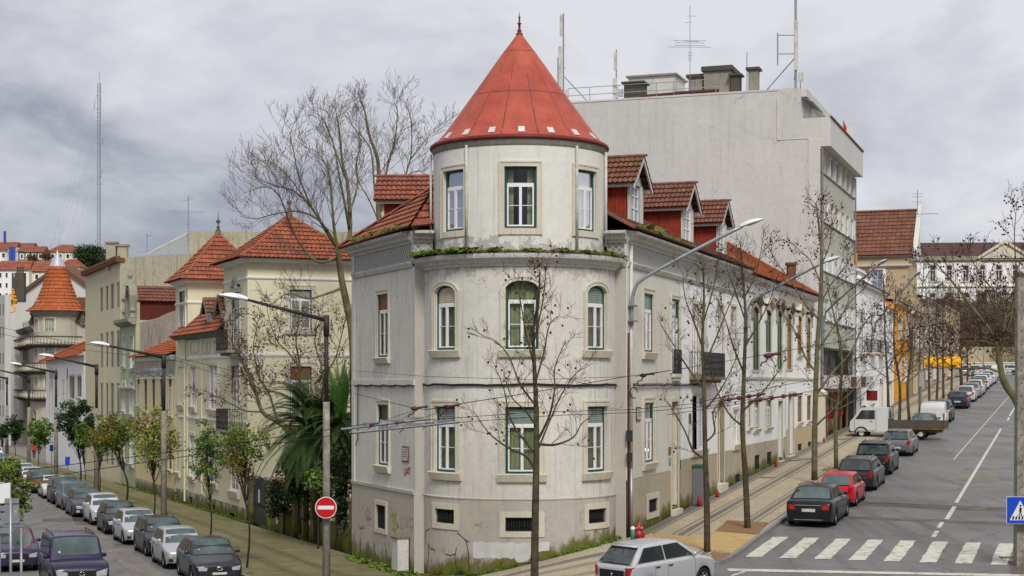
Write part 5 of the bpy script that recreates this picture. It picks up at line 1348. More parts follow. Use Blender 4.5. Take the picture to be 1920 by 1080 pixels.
mb = MB(); wallgrid(mb, FV, 0, 5.3, -6.5, e1, up, .18); wallgrid(mb, FVs, 0, 6.5, -8, e1, [ow(FVs, 544, 584, 543, 618), ow(FVs, 544, 584, 687, 795), ow(FVs, 540, 562, 850, 908)], .18)
mb.poly([FV.p(5.3, 0, 2), FV.p(5.3, -7, 2), FV.p(5.3, -7, e1), FV.p(5.3, 0, e1)]); mb.poly([FVs.p(6.5, 0, -8), FVs.p(6.5, -6, -8), FVs.p(6.5, -6, e1), FVs.p(6.5, 0, e1)])
mb.build('tower_wall', M['yellow'], VL)
mb = MB(); wallgrid(mb, FV.off(0, .04), 0, 5.3, -8, -6.5, [ow(FV, 441, 432, 962, 976)], .18); mb.build('plinth', M['plinth_l'], VL)
fw(VL, FV, up[0], 'green', 'white', bars=2, sur=.2, surm='stone_w', detail=True, pane='glassc'); fw(VL, FV, up[1], 'green', 'white', bars=3, sur=.16, surm='stone', pane='glassc', name='french_window'); fw(VL, FV, up[2], 'white', 'white', style='grid', bars=(2, 6), sur=.16, sill=.4, surm='stone', pane='glassc')
mb = MB(); u_ = up[0][0]; mb.grid([[FV.p(u_+x, 0, z), FV.p(u_+x, .15, z), FV.p(u_+x, .18, z+.12), FV.p(u_+x, 0, z+.14)] for x, z in ((-.9, up[0][3]+.25), (-.5, up[0][3]+.3), (-.3, up[0][3]+.6), (0, up[0][3]+.72), (.3, up[0][3]+.6), (.5, up[0][3]+.3), (.9, up[0][3]+.25))], closed=True); mb.build('hood', M['stone_w'], VL)
for (r, bars) in (((544, 584, 543, 618), 2), ((544, 584, 687, 795), 2), ((540, 562, 850, 908), 1)):
    o = ow(FVs, *r); fw(VL, FVs, o, 'green', 'white', bars=bars, tr=.74, sur=.22, sill=.25, surm='stone', pane='glassc' if bars == 2 else 'glassd', detail=True, drop='blindw' if r[2] == 687 else 0)
balcony(VL, FV, up[0][0]-1.35, up[0][0]+1.35, 1.72, 1.05, .8, slab='stone_dk'); balcony(VL, FV, up[1][0]-1.35, up[1][0]+1.3, -2.45, 1.05, .8, slab='stone_dk')
for zz, h in ((5.35, .14), (1.35, .2), (-2.15, .16)):
    band(VL, FV, 0, 5.3 if zz > 5 else 17.2, zz, h, .07, 'white_w')
    if zz > 1: band(VL, FVs, -.07, 6.5, zz, h, .07, 'white_w')
mb = MB(); uprof(mb, FV, -.3, 5.6, [(-.02, 6.2), (.1, 6.22), (.3, 6.36), (.35, 6.42), (-.02, 6.5)]); uprof(mb, FVs, -.3, 6.8, [(-.02, 6.2), (.1, 6.22), (.3, 6.36), (.35, 6.42), (-.02, 6.5)]); mb.build('eaves', M['white_w'], VL)
def Pv(u, inn, z): return FV.p(u, -inn, z)
pyr([Pv(-.6, -.6, 6.42), Pv(5.9, -.6, 6.42), Pv(5.9, 6.6, 6.42), Pv(-.6, 6.6, 6.42)], Pv(2.55, 2.9, 8.95), VL)
# second tower
uB0 = FV.u(352); uB1 = FV.u(329.5); e2 = 6.15
w2 = ow(FV, 347.5, 337, 546, 632); 
mb = MB(); wallgrid(mb, FV, uB0, uB1, -6.5, e2, [w2], .18); F2s = Fr(FV.p(uB0, 0, 0).xy[:], FVs.d, 1)
wallgrid(mb, F2s, 0, 4.4, -7, e2); mb.poly([F2s.p(4.4, 0, -7), F2s.p(4.4, -6, -7), F2s.p(4.4, -6, e2), F2s.p(4.4, 0, e2)]); mb.poly([FV.p(uB1, 0, -7), FV.p(uB1, 0, e2), FV.p(uB1, -5, e2), FV.p(uB1, -5, -7)]); mb.build('tower_wall', M['yellow'], VL)
fw(VL, FV, w2, 'green', 'white', bars=3, sur=.2, surm='white_w', sill=.25, pane='glassbr')
band(VL, FV, uB0, uB1, 4.75, .15, .07, 'white_w'); band(VL, F2s, -.07, 2.2, 4.75, .15, .07, 'white_w')
mb = MB(); uprof(mb, FV, uB0-.3, uB1+.3, [(-.02, 5.95), (.3, 6.1), (.35, 6.2), (-.02, 6.25)]); uprof(mb, F2s, -.3, 4.6, [(-.02, 5.95), (.3, 6.1), (.35, 6.2), (-.02, 6.25)]); mb.build('eaves', M['white_w'], VL)
D_ = uB1-uB0
pyr([Pv(uB0-.55, -.55, 6.2), Pv(uB1+.55, -.55, 6.2), Pv(uB1+.55, 4.9, 6.2), Pv(uB0-.55, 4.9, 6.2)], Pv(uB0+D_/2, 2.25, 9.2), VL)
# middle part
mids = [(346, 336, 688, 758), (367.5, 359, 688, 762), (400, 393, 686, 766), (408.5, 401.5, 686, 768), (337.5, 331, 812, 884), (364.5, 356.5, 816, 892), (408, 392, 850, 905)]
om = [ow(FV, *m) for m in mids]; bm = [ow(FV, a, b_, c, d) for a, b_, c, d in ((334, 328.5, 922, 933), (361.5, 355, 931, 945), (395.5, 391, 944, 955), (404, 399, 946, 960))]
nich = [ow(FV, 373, 358, 640, 660), ow(FV, 387, 381, 640, 660, .2), ow(FV, 395, 389, 640, 660, .2), ow(FV, 408, 402, 640, 660, .2)]
mb = MB(); wallgrid(mb, FV, 5.32, uB0-.01, -6.5, 2.75, om[2:4]+[om[1], om[5], om[6]], .18); mb.build('wall', M['yellow'], VL)
mb = MB(); wallgrid(mb, FV.off(0, .012), uB0, uB1, -6.5, 1.3, [om[0], om[4]], .18); mb.build('wall', M['yellow'], VL)
mb = MB(); wallgrid(mb, FV.off(0, .04), 5.31, uB1, -8, -6.5, bm, .18); mb.build('plinth', M['plinth_l'], VL)
for o in bm: mb = MB(); ubox(mb, FV, o[0]-o[1]/2, o[0]+o[1]/2, -.12, -.06, o[2], o[3]); mb.build('vent', M['iron'], VL)
for o in om: fw(VL, FV.off(0, .012), o, 'white', 'white', style='grid', bars=(2, 6), sur=.18, sill=.35, surm='stone', pane='glassb')
for o in nich: mb = MB(); ring(mb, FV, o[0], o[1], o[2], o[3], o[4], -.06, .06, .0, .05, closed=True); mb.build('panel', M['stone'], VL)
for u_ in (FV.u(350.5)-.1, FV.u(378)): mb = MB(); ubox(mb, FV, u_-.2, u_+.2, -.02, .07, -6.4, 2.7); mb.build('pilaster', M['yellow'], VL)
mb = MB(); mb.tube([FV.p(FV.u(350.5), .14, 2.7), FV.p(FV.u(350.5), .14, -7.1)], .06, 6); mb.build('drainpipe', M['yellow'], VL)
mb = MB(); troof(mb, Pv(5.1, -.5, 2.8), Pv(uB1-.6, -.5, 2.8), Pv(5.1, 2.6, 5.9), Pv(uB0+.4, 2.6, 5.9), .24, .36); ridge(mb, Pv(uB0+.2, -.5, 2.9), Pv(uB0-1.2, 2.6, 5.9), .1); mb.poly([Pv(5.1, 2.6, 5.9), Pv(uB0, 2.6, 5.9), Pv(uB0, 8, 3), Pv(5.1, 8, 3)], 0, ((0,0),)*4); mb.build('mansard_roof', M['t_red'], VL)
mb = MB(); uprof(mb, FV, 5.3, uB1-.7, [(-.02, 2.55), (.3, 2.65), (.5, 2.78), (.52, 2.86), (-.02, 2.8)]); mb.build('gutter', M['green'], VL)
for px in (389, 416):
    u_ = FV.u(px); inn = .1; mb = MB(); fo = FV.off(0, -inn)
    ubox(mb, fo, u_-.55, u_+.55, -2.6, 0, 2.9, 4.0); dm = mb.build('dormer', M['yellow'], VL)
    mb = MB(); ubox(mb, fo, u_-.35, u_+.35, 0, .03, 2.95, 3.9); mb.build('window_frame', M['white'], dm); mb = MB(); ubox(mb, fo, u_-.28, u_-.02, .025, .04, 3.0, 3.85); ubox(mb, fo, u_+.02, u_+.28, .025, .04, 3.0, 3.85); mb.build('pane', M['glassb'], dm)
    mb = MB(); troof(mb, fo.p(u_-.85, -2.8, 3.95), fo.p(u_-.85, .35, 3.95), fo.p(u_, -2.8, 4.85), fo.p(u_, .35, 4.85), .24, .34); troof(mb, fo.p(u_+.85, -2.8, 3.95), fo.p(u_+.85, .35, 3.95), fo.p(u_, -2.8, 4.85), fo.p(u_, .35, 4.85), .24, .34); mb.build('dormer_roof', M['t_moss'], dm)
    mb = MB()
    for s in (-1, 1): mb.hexa([fo.p(u_+s*.85, .3, 3.7), fo.p(u_, .3, 4.65), fo.p(u_, .36, 4.65), fo.p(u_+s*.85, .36, 3.7), fo.p(u_+s*.85, .3, 3.92), fo.p(u_, .3, 4.86), fo.p(u_, .36, 4.86), fo.p(u_+s*.85, .36, 3.92)])
    mb.build('gable_board', M['stone_dk'], dm)
# yellow house with pointed windows
def lbld(name, label, px0, px1, zt, mt, wins, dep=9, zb=-8.2, z=-7.2, sidem=None, rec=.16, **k):
    u0, u1 = FV.u(px0)+.02, FV.u(px1)-.02; b = bld(name, label, FV, u0, z=z); ops = [ow(FV, w[1], w[0], w[2], w[3], w[4] if len(w) > 4 else 0) for w in wins]
    shell(b, FV, u0, u1, zb, zt, mt, ops, dep, rec, **k); return b, u0, u1, ops
b, u0, u1, ops = lbld('row_house', 'deep yellow house with pointed arch windows under a low orange roof', 327.5, 255, 1.75, 'yellow2',
    [(258, 263, 707, 760), (271, 277, 706, 770, .5), (286, 292, 704, 772, .5), (301, 308, 702, 774, .5), (317, 323, 706, 778), (258, 262, 770, 800), (270, 276, 795, 850), (286, 292, 800, 860), (302, 308, 805, 870), (317, 323, 810, 880)])
for i, o in enumerate(ops): fw(b, FV, o, 'mauve', 'white' if i in (0, 4) else 'mauve', bars=2, sur=.16, surm='stone', sill=.2, pane='glassd')
band(b, FV, u0, u1, 1.45, .3, .3, 'white_w'); band(b, FV, u0, u1, .25, .1, .05, 'white_w'); mb = MB(); ubox(mb, FV, u0, u1, .0, .02, .45, 1.4); mb.build('tile_band', M['glassb'], b)
mb = MB(); troof(mb, Pv(u0-.1, -.5, 1.75), Pv(u1+.2, -.5, 1.75), Pv(u0-.1, 4, 3.6), Pv(u1+.2, 4, 3.6), .26, .4); mb.poly([Pv(u0, 4, 3.6), Pv(u1, 4, 3.6), Pv(u1, 9, 1.7), Pv(u0, 9, 1.7)], 0, ((0,0),)*4); mb.poly([Pv(u0-.05, 0, 1.7), Pv(u0-.05, 4, 3.5), Pv(u0-.05, 9, 1.7)], 0, ((0,0),)*3); mb.build('roof', M['t_new'], b)
ubg = mb = MB(); wallgrid(mb, FV.off(0, .04), u0, u1, -8, -6.6); mb.build('plinth', M['plinth_l'], b)
# green house with a stucco gable
b, u0, u1, ops = lbld('row_house', 'narrow green house with ornate stained stucco gable', 254.5, 226.5, 4.4, 'green_p',
    [(231, 235, 630, 685, .3), (245, 250, 628, 690, .3), (230, 235, 718, 770), (244, 250, 716, 775), (231, 235, 810, 860), (244, 250, 815, 870)])
for o in ops: fw(b, FV, o, 'white', 'white', bars=2, sur=.2, surm='stone_w', sill=.25, pane='glassb')
band(b, FV, u0-.1, u1, 4.1, .45, .55, 'stone_dk'); band(b, FV, u0, u1, -.5, .3, .25, 'stone')
mb = MB(); um = (u0+u1)/2-.8
ring(mb, FV, um, 1.2, 4.5, 6.6, .6, 0, .45, -.3, .2); ubox(mb, FV, um-.6, um+.6, -.3, -.1, 4.5, 6.5); mb.lathe(FV.p(um, 0, 6.9), [(.5, 0), (.3, .3), (.12, .5), (.2, .75), (.1, .95), (.02, 1.2)], 8)
for s in (-1, 1): mb.lathe(FV.p(um+s*1.6, .1, 4.6), [(.25, 0), (.12, .3), (.25, .5), (.05, .8)], 8)
mb.build('stucco_gable', M['stone_dk'], b)
FG = Fr(FV.p(u0, 0, 0).xy[:], FVs.d, 1)
mb = MB(); P = [(.3, -3), (.3, 4.2), (1.6, 4.6), (2.2, 4.9), (5.5, 6.1), (5.5, -3)]; mb.poly([FG.p(x, .05, z) for x, z in P]); mb.poly([FG.p(x, -.4, z) for x, z in P[::-1]])
for (a, c) in zip(P, P[1:]): mb.poly([FG.p(a[0], .05, a[1]), FG.p(c[0], .05, c[1]), FG.p(c[0], -.4, c[1]), FG.p(a[0], -.4, a[1])])
mb.build('side_wall', M['greyr'], b)
mb = MB(); wallgrid(mb, FG.off(0, -.6), .4, 6, 4.4, 6.0); mb.build('mansard_wall', M['redwood'], b)
mb = MB(); troof(mb, FG.p(.2, -.4, 5.75), FG.p(6.2, -.4, 5.75), FG.p(.4, -1.8, 6.9), FG.p(6.2, -1.8, 6.9), .3, .4); mb.build('roof', M['t_moss'], b)
# beige modern block
wins = []
for (ya, yb_) in ((5.6, 7.5), (1.2, 3.9), (-2.5, 0), (-6.2, -4)):
    for (a, c) in ((188, 193), (198, 203), (208, 213.5), (218.5, 224)):
        Yc = FV.Y((a+c)/2); wins.append((a, c, 718-ya/Yc*3000, 718-yb_/Yc*3000) if False else (a, c, 718-yb_*3000/Yc, 718-ya*3000/Yc))
b, u0, u1, ops = lbld('office_block', 'beige panelled block with tall narrow windows and stained olive side wall', 226, 160, 9.0, 'beige_p', wins, 14, sidem='olive', rec=.35, sides=False)
for o in ops: fw(b, FV, o, 'stone_dk', 'galvd', style='slide', sur=0, rec=.25, pane='glassd')
mb = MB(); k = u0
while k < u1: ubox(mb, FV, k, k+.04, 0, .015, -7.5, 8.6); k += 1.05
mb.build('panel_joints', M['beige_p'], b)
FO = Fr(FV.p(u0, 0, 0).xy[:], FVs.d, 1)
mb = MB(); mb.poly([FO.p(0, 0, -8), FO.p(16, 0, -8), FO.p(16, 0, 10.7), FO.p(0, 0, 9.2)]); mb.build('side_wall', M['olive'], b)
mb = MB(); ubox(mb, FO, .1, 7.5, 0, .16, 6.1, 6.22); ubox(mb, FO, 5, 7.5, 0, .2, 6.22, 6.35); mb.build('pipe', M['galvd'], b)
mb = MB(); mb.poly([FV.p(u1, 0, -8), FV.p(u1, 0, 8.7), FV.p(u1, -14, 8.7), FV.p(u1, -14, -8)]); mb.poly([FV.p(u0, 0, 8.7), FO.p(16, 0, 9.0), FV.p(u1, -14, 8.7), FV.p(u1, 0, 8.7)]); mb.build('back', M['olive'], b)
mb = MB(); ubox(mb, FV, u0-.1, u1+.1, -.3, .35, 8.9, 9.2); k = u0
while k < u1: ubox(mb, FV, k, k+.3, .0, .42, 9.15, 9.32); k += .6
mb.build('tile_edge', M['terracotta'], b)
# chimneys above it
for (a, c, yt, lab) in ((201, 219, 457, 'tall pale rendered chimney left on the beige block'), (222, 239, 462, 'shorter rendered chimney right on the beige block')):
    Y = 122; X0, X1 = (a-960)/3000*Y, (c-960)/3000*Y; t = thing('chimney', lab, 'chimney', ((X0+X1)/2, Y, 8.6)); zt = zp(yt, Y)
    mb = MB(); mb.box(((X0+X1)/2, Y, (8.6+zt)/2), (X1-X0, .7, zt-8.6)); mb.build('stack', M['olive'], t); mb = MB(); mb.box(((X0+X1)/2, Y, zt+.06), (X1-X0+.2, .9, .14)); mb.build('cap', M['stone_dk'], t)
# big concrete block behind the villa and its slanting zinc shed roof
Y = 124; bk = thing('rear_block', 'long olive grey concrete block rising behind the villa roofs', 'building', (-20, Y, -7))
X0, X1 = (355-960)/3000*Y, (640-960)/3000*Y+8; Fk = Fr((X0, Y), (1, .05), 1)
mb = MB(); wallgrid(mb, Fk, 0, X1-X0, -8, zp(434, Y), [(1.3, .9, zp(489, Y), zp(476, Y), 0)], .2); mb.poly([Fk.p(0, 0, -8), Fk.p(0, 0, 11.75), Fk.p(0, -12, 11.75), Fk.p(0, -12, -8)]); mb.poly([Fk.p(0, 0, 11.74), Fk.p(X1-X0, 0, 11.74), Fk.p(X1-X0, -12, 11.74), Fk.p(0, -12, 11.74)]); mb.build('wall', M['olive'], bk)
mb = MB(); ubox(mb, Fk, .85, 1.75, -.15, -.1, zp(489, Y), zp(476, Y)); mb.build('window', M['glassb'], bk)
mb = MB(); ubox(mb, Fk, 5.5, 5.56, 0, .05, 5, 11.7); mb.build('pipe', M['terracotta'], bk)
t = thing('shed_roof', 'slanting ribbed zinc shed roof beside the concrete block', 'roof', ((280-960)/3000*126, 126, 8))
mb = MB(); A, B_, C2, D2 = at(272, 126, zp(479, 126)), at(355, 124.5, zp(472, 124.5)), at(355, 124.5, zp(437, 124.5)), at(276, 126, zp(477, 126))
mb.poly([A, B_, C2, D2]); n = 22
for k in range(n):
    s = k/n; p0 = A.lerp(B_, s); p1 = D2.lerp(C2, s); mb.hexa([p0+V((0,-.05,0)), p0+V((.06,-.05,0)), p0+V((.06,0,0)), p0, p1+V((0,-.05,0)), p1+V((.06,-.05,0)), p1+V((.06,0,0)), p1])
mb.build('cladding', M['zinc'], t); mb = MB(); mb.tube([D2, C2+V((.1,0,.05))], .1, 6); mb.build('edge', M['whited'], t)
def yagi2(name, label, px, yb_, yt, Y, els, r=.03):
    p = at(px, Y, zp(yb_, Y)); t = thing(name, label, 'antenna', tuple(p)); mb = MB(); mb.tube([p, (p.x, p.y, zp(yt, Y))], r, 5); mb.build('mast', M['galvd'], t)
    mb = MB()
    for (dx0, dx1, y, dy) in els: mb.tube([(p.x+dx0*Y/3000, p.y, zp(y, Y)), (p.x+dx1*Y/3000, p.y+.2, zp(y+dy, Y))], r*.6, 4)
    mb.build('elements', M['galvd'], t)
yagi2('tv_antenna', 'tall television aerial at the end of the concrete block', 353, 440, 367, 124, [(-35, 30, 396, 0), (-25, 28, 400, -1), (-12, 10, 378, -6), (-4, 8, 374, -8), (3, -5, 420, 0)])
yagi2('tv_antenna', 'small television aerial on the beige block roof', 276, 474, 438, 122, [(-6, 12, 441, 0), (-22, 18, 473, -4), (-3, 6, 446, -4)], .025)
yagi2('tv_antenna', 'rusty rooftop aerial seen behind the big bare tree', 585, 440, 415, 122, [(-8, 10, 425, 0), (-6, 8, 430, 0)], .05)
Y = 150; t = thing('far_house', 'white house with low tiled roof behind the bare ash tree', 'building', ((625-960)/3000*Y, Y, 0)); X0, X1 = (575-960)/3000*Y, (700-960)/3000*Y
mb = MB(); mb.box(((X0+X1)/2, Y+3, 6), (X1-X0, 6, 14.2)); mb.build('wall', M['white_w'], t); mb = MB(); a, b_ = (X0, Y-.3, 13.2), (X1, Y-.3, 13.2); troof(mb, a, b_, (X0+2, Y+3, 14.4), (X1-2, Y+3, 14.4), .5, .6); mb.build('roof', M['t_red'], t)
# white house
b, u0, u1, ops = lbld('row_house', 'white house with pink window niches and mossy orange roof', 158.5, 86, 2.35, 'white_w',
    [(131, 140.5, 705, 748), (145.5, 154, 705, 745), (106, 109, 740, 742), (95, 98, 700, 740)], 9)
for o in ops[:2]: fw(b, FV, o, 'stone', 'galvd', style='slide', sur=.15, surm='stone', sill=.2)
for px, y0, y1 in ((94, 688, 712), (99.5, 690, 712), (105.5, 688, 712), (119.5, 710, 735), (126.5, 689, 714)):
    u_ = FV.u(px); z0, z1 = FV.z(px, y1), FV.z(px, y0); mb = MB(); mb.poly([FV.p(u_+.28*math.sin(t_)*(1 if t_ < 4 else 1), .03, (z0+z1)/2-(z1-z0)/2*math.cos(t_)) for t_ in [6.283*i/14 for i in range(14)]]); mb.build('niche', M['pink'], b)
for px in (94, 99.5, 105.5, 119.5, 126.5):
    u_ = FV.u(px); mb = MB(); ubox(mb, FV, u_-.3, u_+.3, 0, .04, -2.9, FV.z(px, 715)); mb.build('panel', M['stone'], b)
mb = MB(); troof(mb, Pv(u0-.2, -.6, 2.3), Pv(u1+.3, -.6, 2.0), Pv(u0-.2, 3.6, 4.2), Pv(u1-3.5, 3.6, 4.0), .3, .45); ridge(mb, Pv(u1+.3, -.6, 2.1), Pv(u1-3.5, 3.6, 4.1), .14); mb.poly([Pv(u0, 3.6, 4.2), Pv(u1-3.5, 3.6, 4), Pv(u1, 9, 2), Pv(u0, 9, 2)], 0, ((0,0),)*4); mb.build('roof', M['t_new'], b)
# turreted corner building at the bottom of the street
Tt = thing('turret_building', 'ornate grey-beige corner building with a round turret and stained balconies', 'building', (-59.1, 207, -8.4))
TC = Cy((-59.1, 208), 2.95); FTr = Fr((-57.2, 207), (1, .15), 1); FTl = Fr((-61.6, 206.8), (-.42, 1), -1)
tw = [(TC.u(68), .9), (TC.u(93), 1.25)]
zz3 = [(zp(622, 205), zp(597, 205)), (zp(672, 205), zp(652, 205)), (zp(727, 205), zp(706, 205))]
opsT = [(TC.u(a), w, z0, z1, .3 if i == 0 else 0) for z0, z1 in zz3 for i, (a, w) in enumerate(((68, .95), (93, 1.2)))]+[(TC.u(65), 1.2, -6.2, -3.4, .5)]
mb = MB(); wallgrid(mb, TC, -2.95*2.0, 2.95*2.0, -9, 9.3, opsT, .2); mb.build('turret_wall', M['turret'], Tt, True)
opR = [(4.7+3.3*k, 1.3, z0, z1, .3) for z0, z1 in zz3 for k in (0,)]; opLq = [(1.2+2.2*k, .9, z0, z1, .2) for z0, z1 in zz3 for k in range(7)]
mb = MB(); wallgrid(mb, FTr, 0, 9, -9, 7.7, opR, .2); wallgrid(mb, FTl, 0, 20, -9, 7.2, opLq, .2); mb.build('wall', M['turret'], Tt)
for f_, os_ in ((TC, opsT[:-1]), (FTr, opR), (FTl, opLq)):
    for o in os_: fw(Tt, f_, o, 'brownp', 'white', style='grid', bars=(3, 3), sur=.22, surm='stone', pane='glassc')
door(Tt, TC, opsT[-1], 'brownp', surm='stone')
for z_ in (5.0, 1.6, -1.9):
    mb = MB(); uprof(mb, TC, -2.95*1.55, 2.95*1.2, [(0, z_-.5), (.5, z_-.3), (1.0, z_-.15), (1.0, z_), (0, z_)]); uprof(mb, FTl, .3, 20, [(0, z_-.5), (.8, z_-.15), (.8, z_), (0, z_)]); uprof(mb, FTr, 4.2, 9, [(0, z_-.5), (.8, z_-.15), (.8, z_), (0, z_)])
    bb_ = mb.build('balcony', M['conc_dk'], Tt); mb = MB()
    uprof(mb, TC, -2.95*1.55, 2.95*1.2, [(.8, z_+.85), (1.0, z_+.85), (1.0, z_+1.02), (.8, z_+1.02)]); uprof(mb, FTl, .3, 20, [(.6, z_+.85), (.8, z_+.85), (.8, z_+1.02), (.6, z_+1.02)]); uprof(mb, FTr, 4.2, 9, [(.6, z_+.85), (.8, z_+.85), (.8, z_+1.02), (.6, z_+1.02)]); mb.build('rail', M['conc_dk'], bb_)
    mb = MB()
    for k in range(24): mb.lathe(TC.p(-2.95*1.5+k*.34, .9, z_), [(.06, 0), (.11, .25), (.05, .55), (.09, .85)], 5)
    for k in range(48): mb.lathe(FTl.p(.4+k*.4, .7, z_), [(.06, 0), (.11, .25), (.05, .55), (.09, .85)], 4)
    for k in range(14): mb.lathe(FTr.p(4.3+k*.33, .7, z_), [(.06, 0), (.11, .25), (.05, .55), (.09, .85)], 5)
    mb.build('balusters', M['stone'], bb_)
mb = MB(); uprof(mb, TC, -2.95*2.4, 2.95*2.2, [(0, 8.5), (.35, 8.9), (.5, 9.2), (.5, 9.45), (0, 9.5)]); uprof(mb, FTr, 1.5, 9, [(0, 7.2), (.4, 7.5), (.6, 7.9), (0, 8.0)]); uprof(mb, FTl, 0, 20, [(0, 6.7), (.4, 7), (.6, 7.4), (0, 7.5)]); mb.build('cornice', M['stone_dk'], Tt, False)
mb = MB(); ubox(mb, FTr, 2.2, 3.3, 0, .1, -8, 7.2); mb.build('pilaster', M['stone'], Tt)
for (pu, w_) in ((TC.u(68), 1.5), (TC.u(93), 1.7)):
    mb = MB(); z_ = zp(594, 205)+.5; mb.grid([[TC.p(pu+x, 0, z_+d), TC.p(pu+x, .35, z_+d), TC.p(pu+x, .35, z_+d+.2), TC.p(pu+x, 0, z_+d+.25)] for x, d in ((-w_/1.6, .0), (-w_/3, .15 if w_ < 1.6 else 0), (0, .9 if w_ < 1.6 else 0.05), (w_/3, .15 if w_ < 1.6 else 0), (w_/1.6, 0))], closed=True); mb.build('window_hood', M['terracotta'], Tt)
mb = MB(); prof = [(3.9, 9.3), (3.1, 9.9), (2.5, 10.9), (2.0, 12.2), (1.5, 13.7), (1.05, 15.2)]
n = 48; rows = []
def uvr(r, k, i): return (k*30/n+.01, i)
for i in range(len(prof)-1):
    (r0, z0), (r1, z1) = prof[i], prof[i+1]; S = max(2, int(math.dist(prof[i], prof[i+1])/.45))
    for s in range(S):
        ra, za = r0+(r1-r0)*s/S, z0+(z1-z0)*s/S; rb, zb_ = r0+(r1-r0)*(s+1)/S, z0+(z1-z0)*(s+1)/S
        for k in range(n):
            t0, t1 = 6.28318*k/n, 6.28318*(k+1)/n; o_ = .07
            def c(r, t_, z): return (-59.1+r*math.sin(t_), 208-r*math.cos(t_), z)
            uvv = ((k+.5, i*9+s+.5),)*4; h0 = o_ if k % 2 else .0
            mb.poly([c(ra+o_+h0, t0, za), c(ra+o_+h0, t1, za), c(rb, t1, zb_), c(rb, t0, zb_)], 0, uvv); mb.poly([c(ra-.05, t0, za), c(ra-.05, t1, za), c(ra+o_+h0, t1, za), c(ra+o_+h0, t0, za)], 0, uvv)
cr_ = mb.build('cone_roof', M['t_new'], Tt); mb = MB(); mb.lathe((-59.1, 208, 0), [(1.12, 15.1), (.6, 16.0), (.2, 16.8), (.02, 17.3)], 16); mb.build('cap', M['zinc'], cr_, True)
mb = MB(); troof(mb, FTr.p(.5, .4, 7.9), FTr.p(9, .4, 7.9), FTr.p(.5, -4, 11.3), FTr.p(9, -4, 11.3), .4, .55); mb.build('roof', M['t_dark'], Tt)
mb = MB(); mb.lathe(FTr.p(1.6, .2, 7.9), [(.55, 0), (.4, .5), (.2, .9), (.35, 1.2), (.15, 1.6), (.12, 2.6), (.02, 2.8)], 8); mb.lathe(FTl.p(.5, .2, 7.4), [(.5, 0), (.6, .5), (.3, 1.2), (.5, 1.6), (.1, 2.2)], 8); mb.build('urn', M['conc_dk'], Tt)
# grey gable behind, pale flats on the far left
t = thing('gabled_building', 'grey building with a broad plain gable behind the turret', 'building', (-60, 226, 0))
Y = 226; G_ = lambda px, y: at(px, Y, zp(y, Y))
mb = MB(); mb.poly([G_(0, 800), G_(165, 800), G_(165, 535), G_(112, 500), G_(0, 578)]); mb.poly([G_(0, 800)+V((0,9,0)), G_(165, 800)+V((0,9,0)), G_(165, 535)+V((0,9,0)), G_(112, 500)+V((0,9,0)), G_(0, 578)+V((0,9,0))][::-1]); mb.build('gable', M['conc_l'], t)
mb = MB(); 
for a, c in (((166, 536), (112, 498)), ((112, 498), (-2, 580))):
    A, B_ = G_(*a), G_(*c); mb.hexa([A+V((0,-.5,-.3)), B_+V((0,-.5,-.3)), B_+V((0,9,-.3)), A+V((0,9,-.3)), A+V((0,-.5,.25)), B_+V((0,-.5,.25)), B_+V((0,9,.25)), A+V((0,9,.25))])
mb.build('roof', M['terracotta'], t)
Y = 218; t = thing('chimney', 'dark brick double chimney left of the orange turret roof', 'chimney', at(36, Y, 10)); mb = MB(); p = at(38, Y, 13); mb.box(p, (1.3, 1, 4)); mb.box(at(27, Y, 12.6), (.5, .8, 3.6)); mb.build('stack', M['conc_dk'], t)
mb = MB()
for px in (33, 38, 43): mb.lathe(at(px, Y, 15), [(.16, 0), (.12, .6), (.2, .75)], 6)
mb.build('pots', M['conc_dk'], t)
t = thing('apartment_block', 'pale grey block of flats at the far left edge', 'building', (-69, 214, -8)); Ff = Fr((-67.2, 212), (-.55, 1), -1)
opf = [(1.2+1.9*k, .9, z, z+1.5, 0) for z in (-4.5, -1, 2.5, 6, 9) for k in range(4)]
mb = MB(); wallgrid(mb, Ff, 0, 8, -9, 11.7, opf, .2); mb.poly([Ff.p(0, 0, -9), Ff.p(0, 0, 11.7), Ff.p(0, -.8, 11.7), Ff.p(0, -.8, -9)]); mb.build('wall', M['conc_l'], t)
for o in opf: fw(t, Ff, o, 'stone_dk', 'galvd', style='slide', sur=0)
t = thing('festive_lights', 'unlit yellow festive figure hanging above the turret street', 'decoration', at(25, 200, 8)); mb = MB(); rr = random.Random(3)
c = at(25, 200, zp(555, 200)); pts = [c+V((rr.uniform(-.5, .5), 0, .9-.14*k)) for k in range(22)]; mb.tube(pts, .11, 5); mb.build('frame', M['awning'], t)
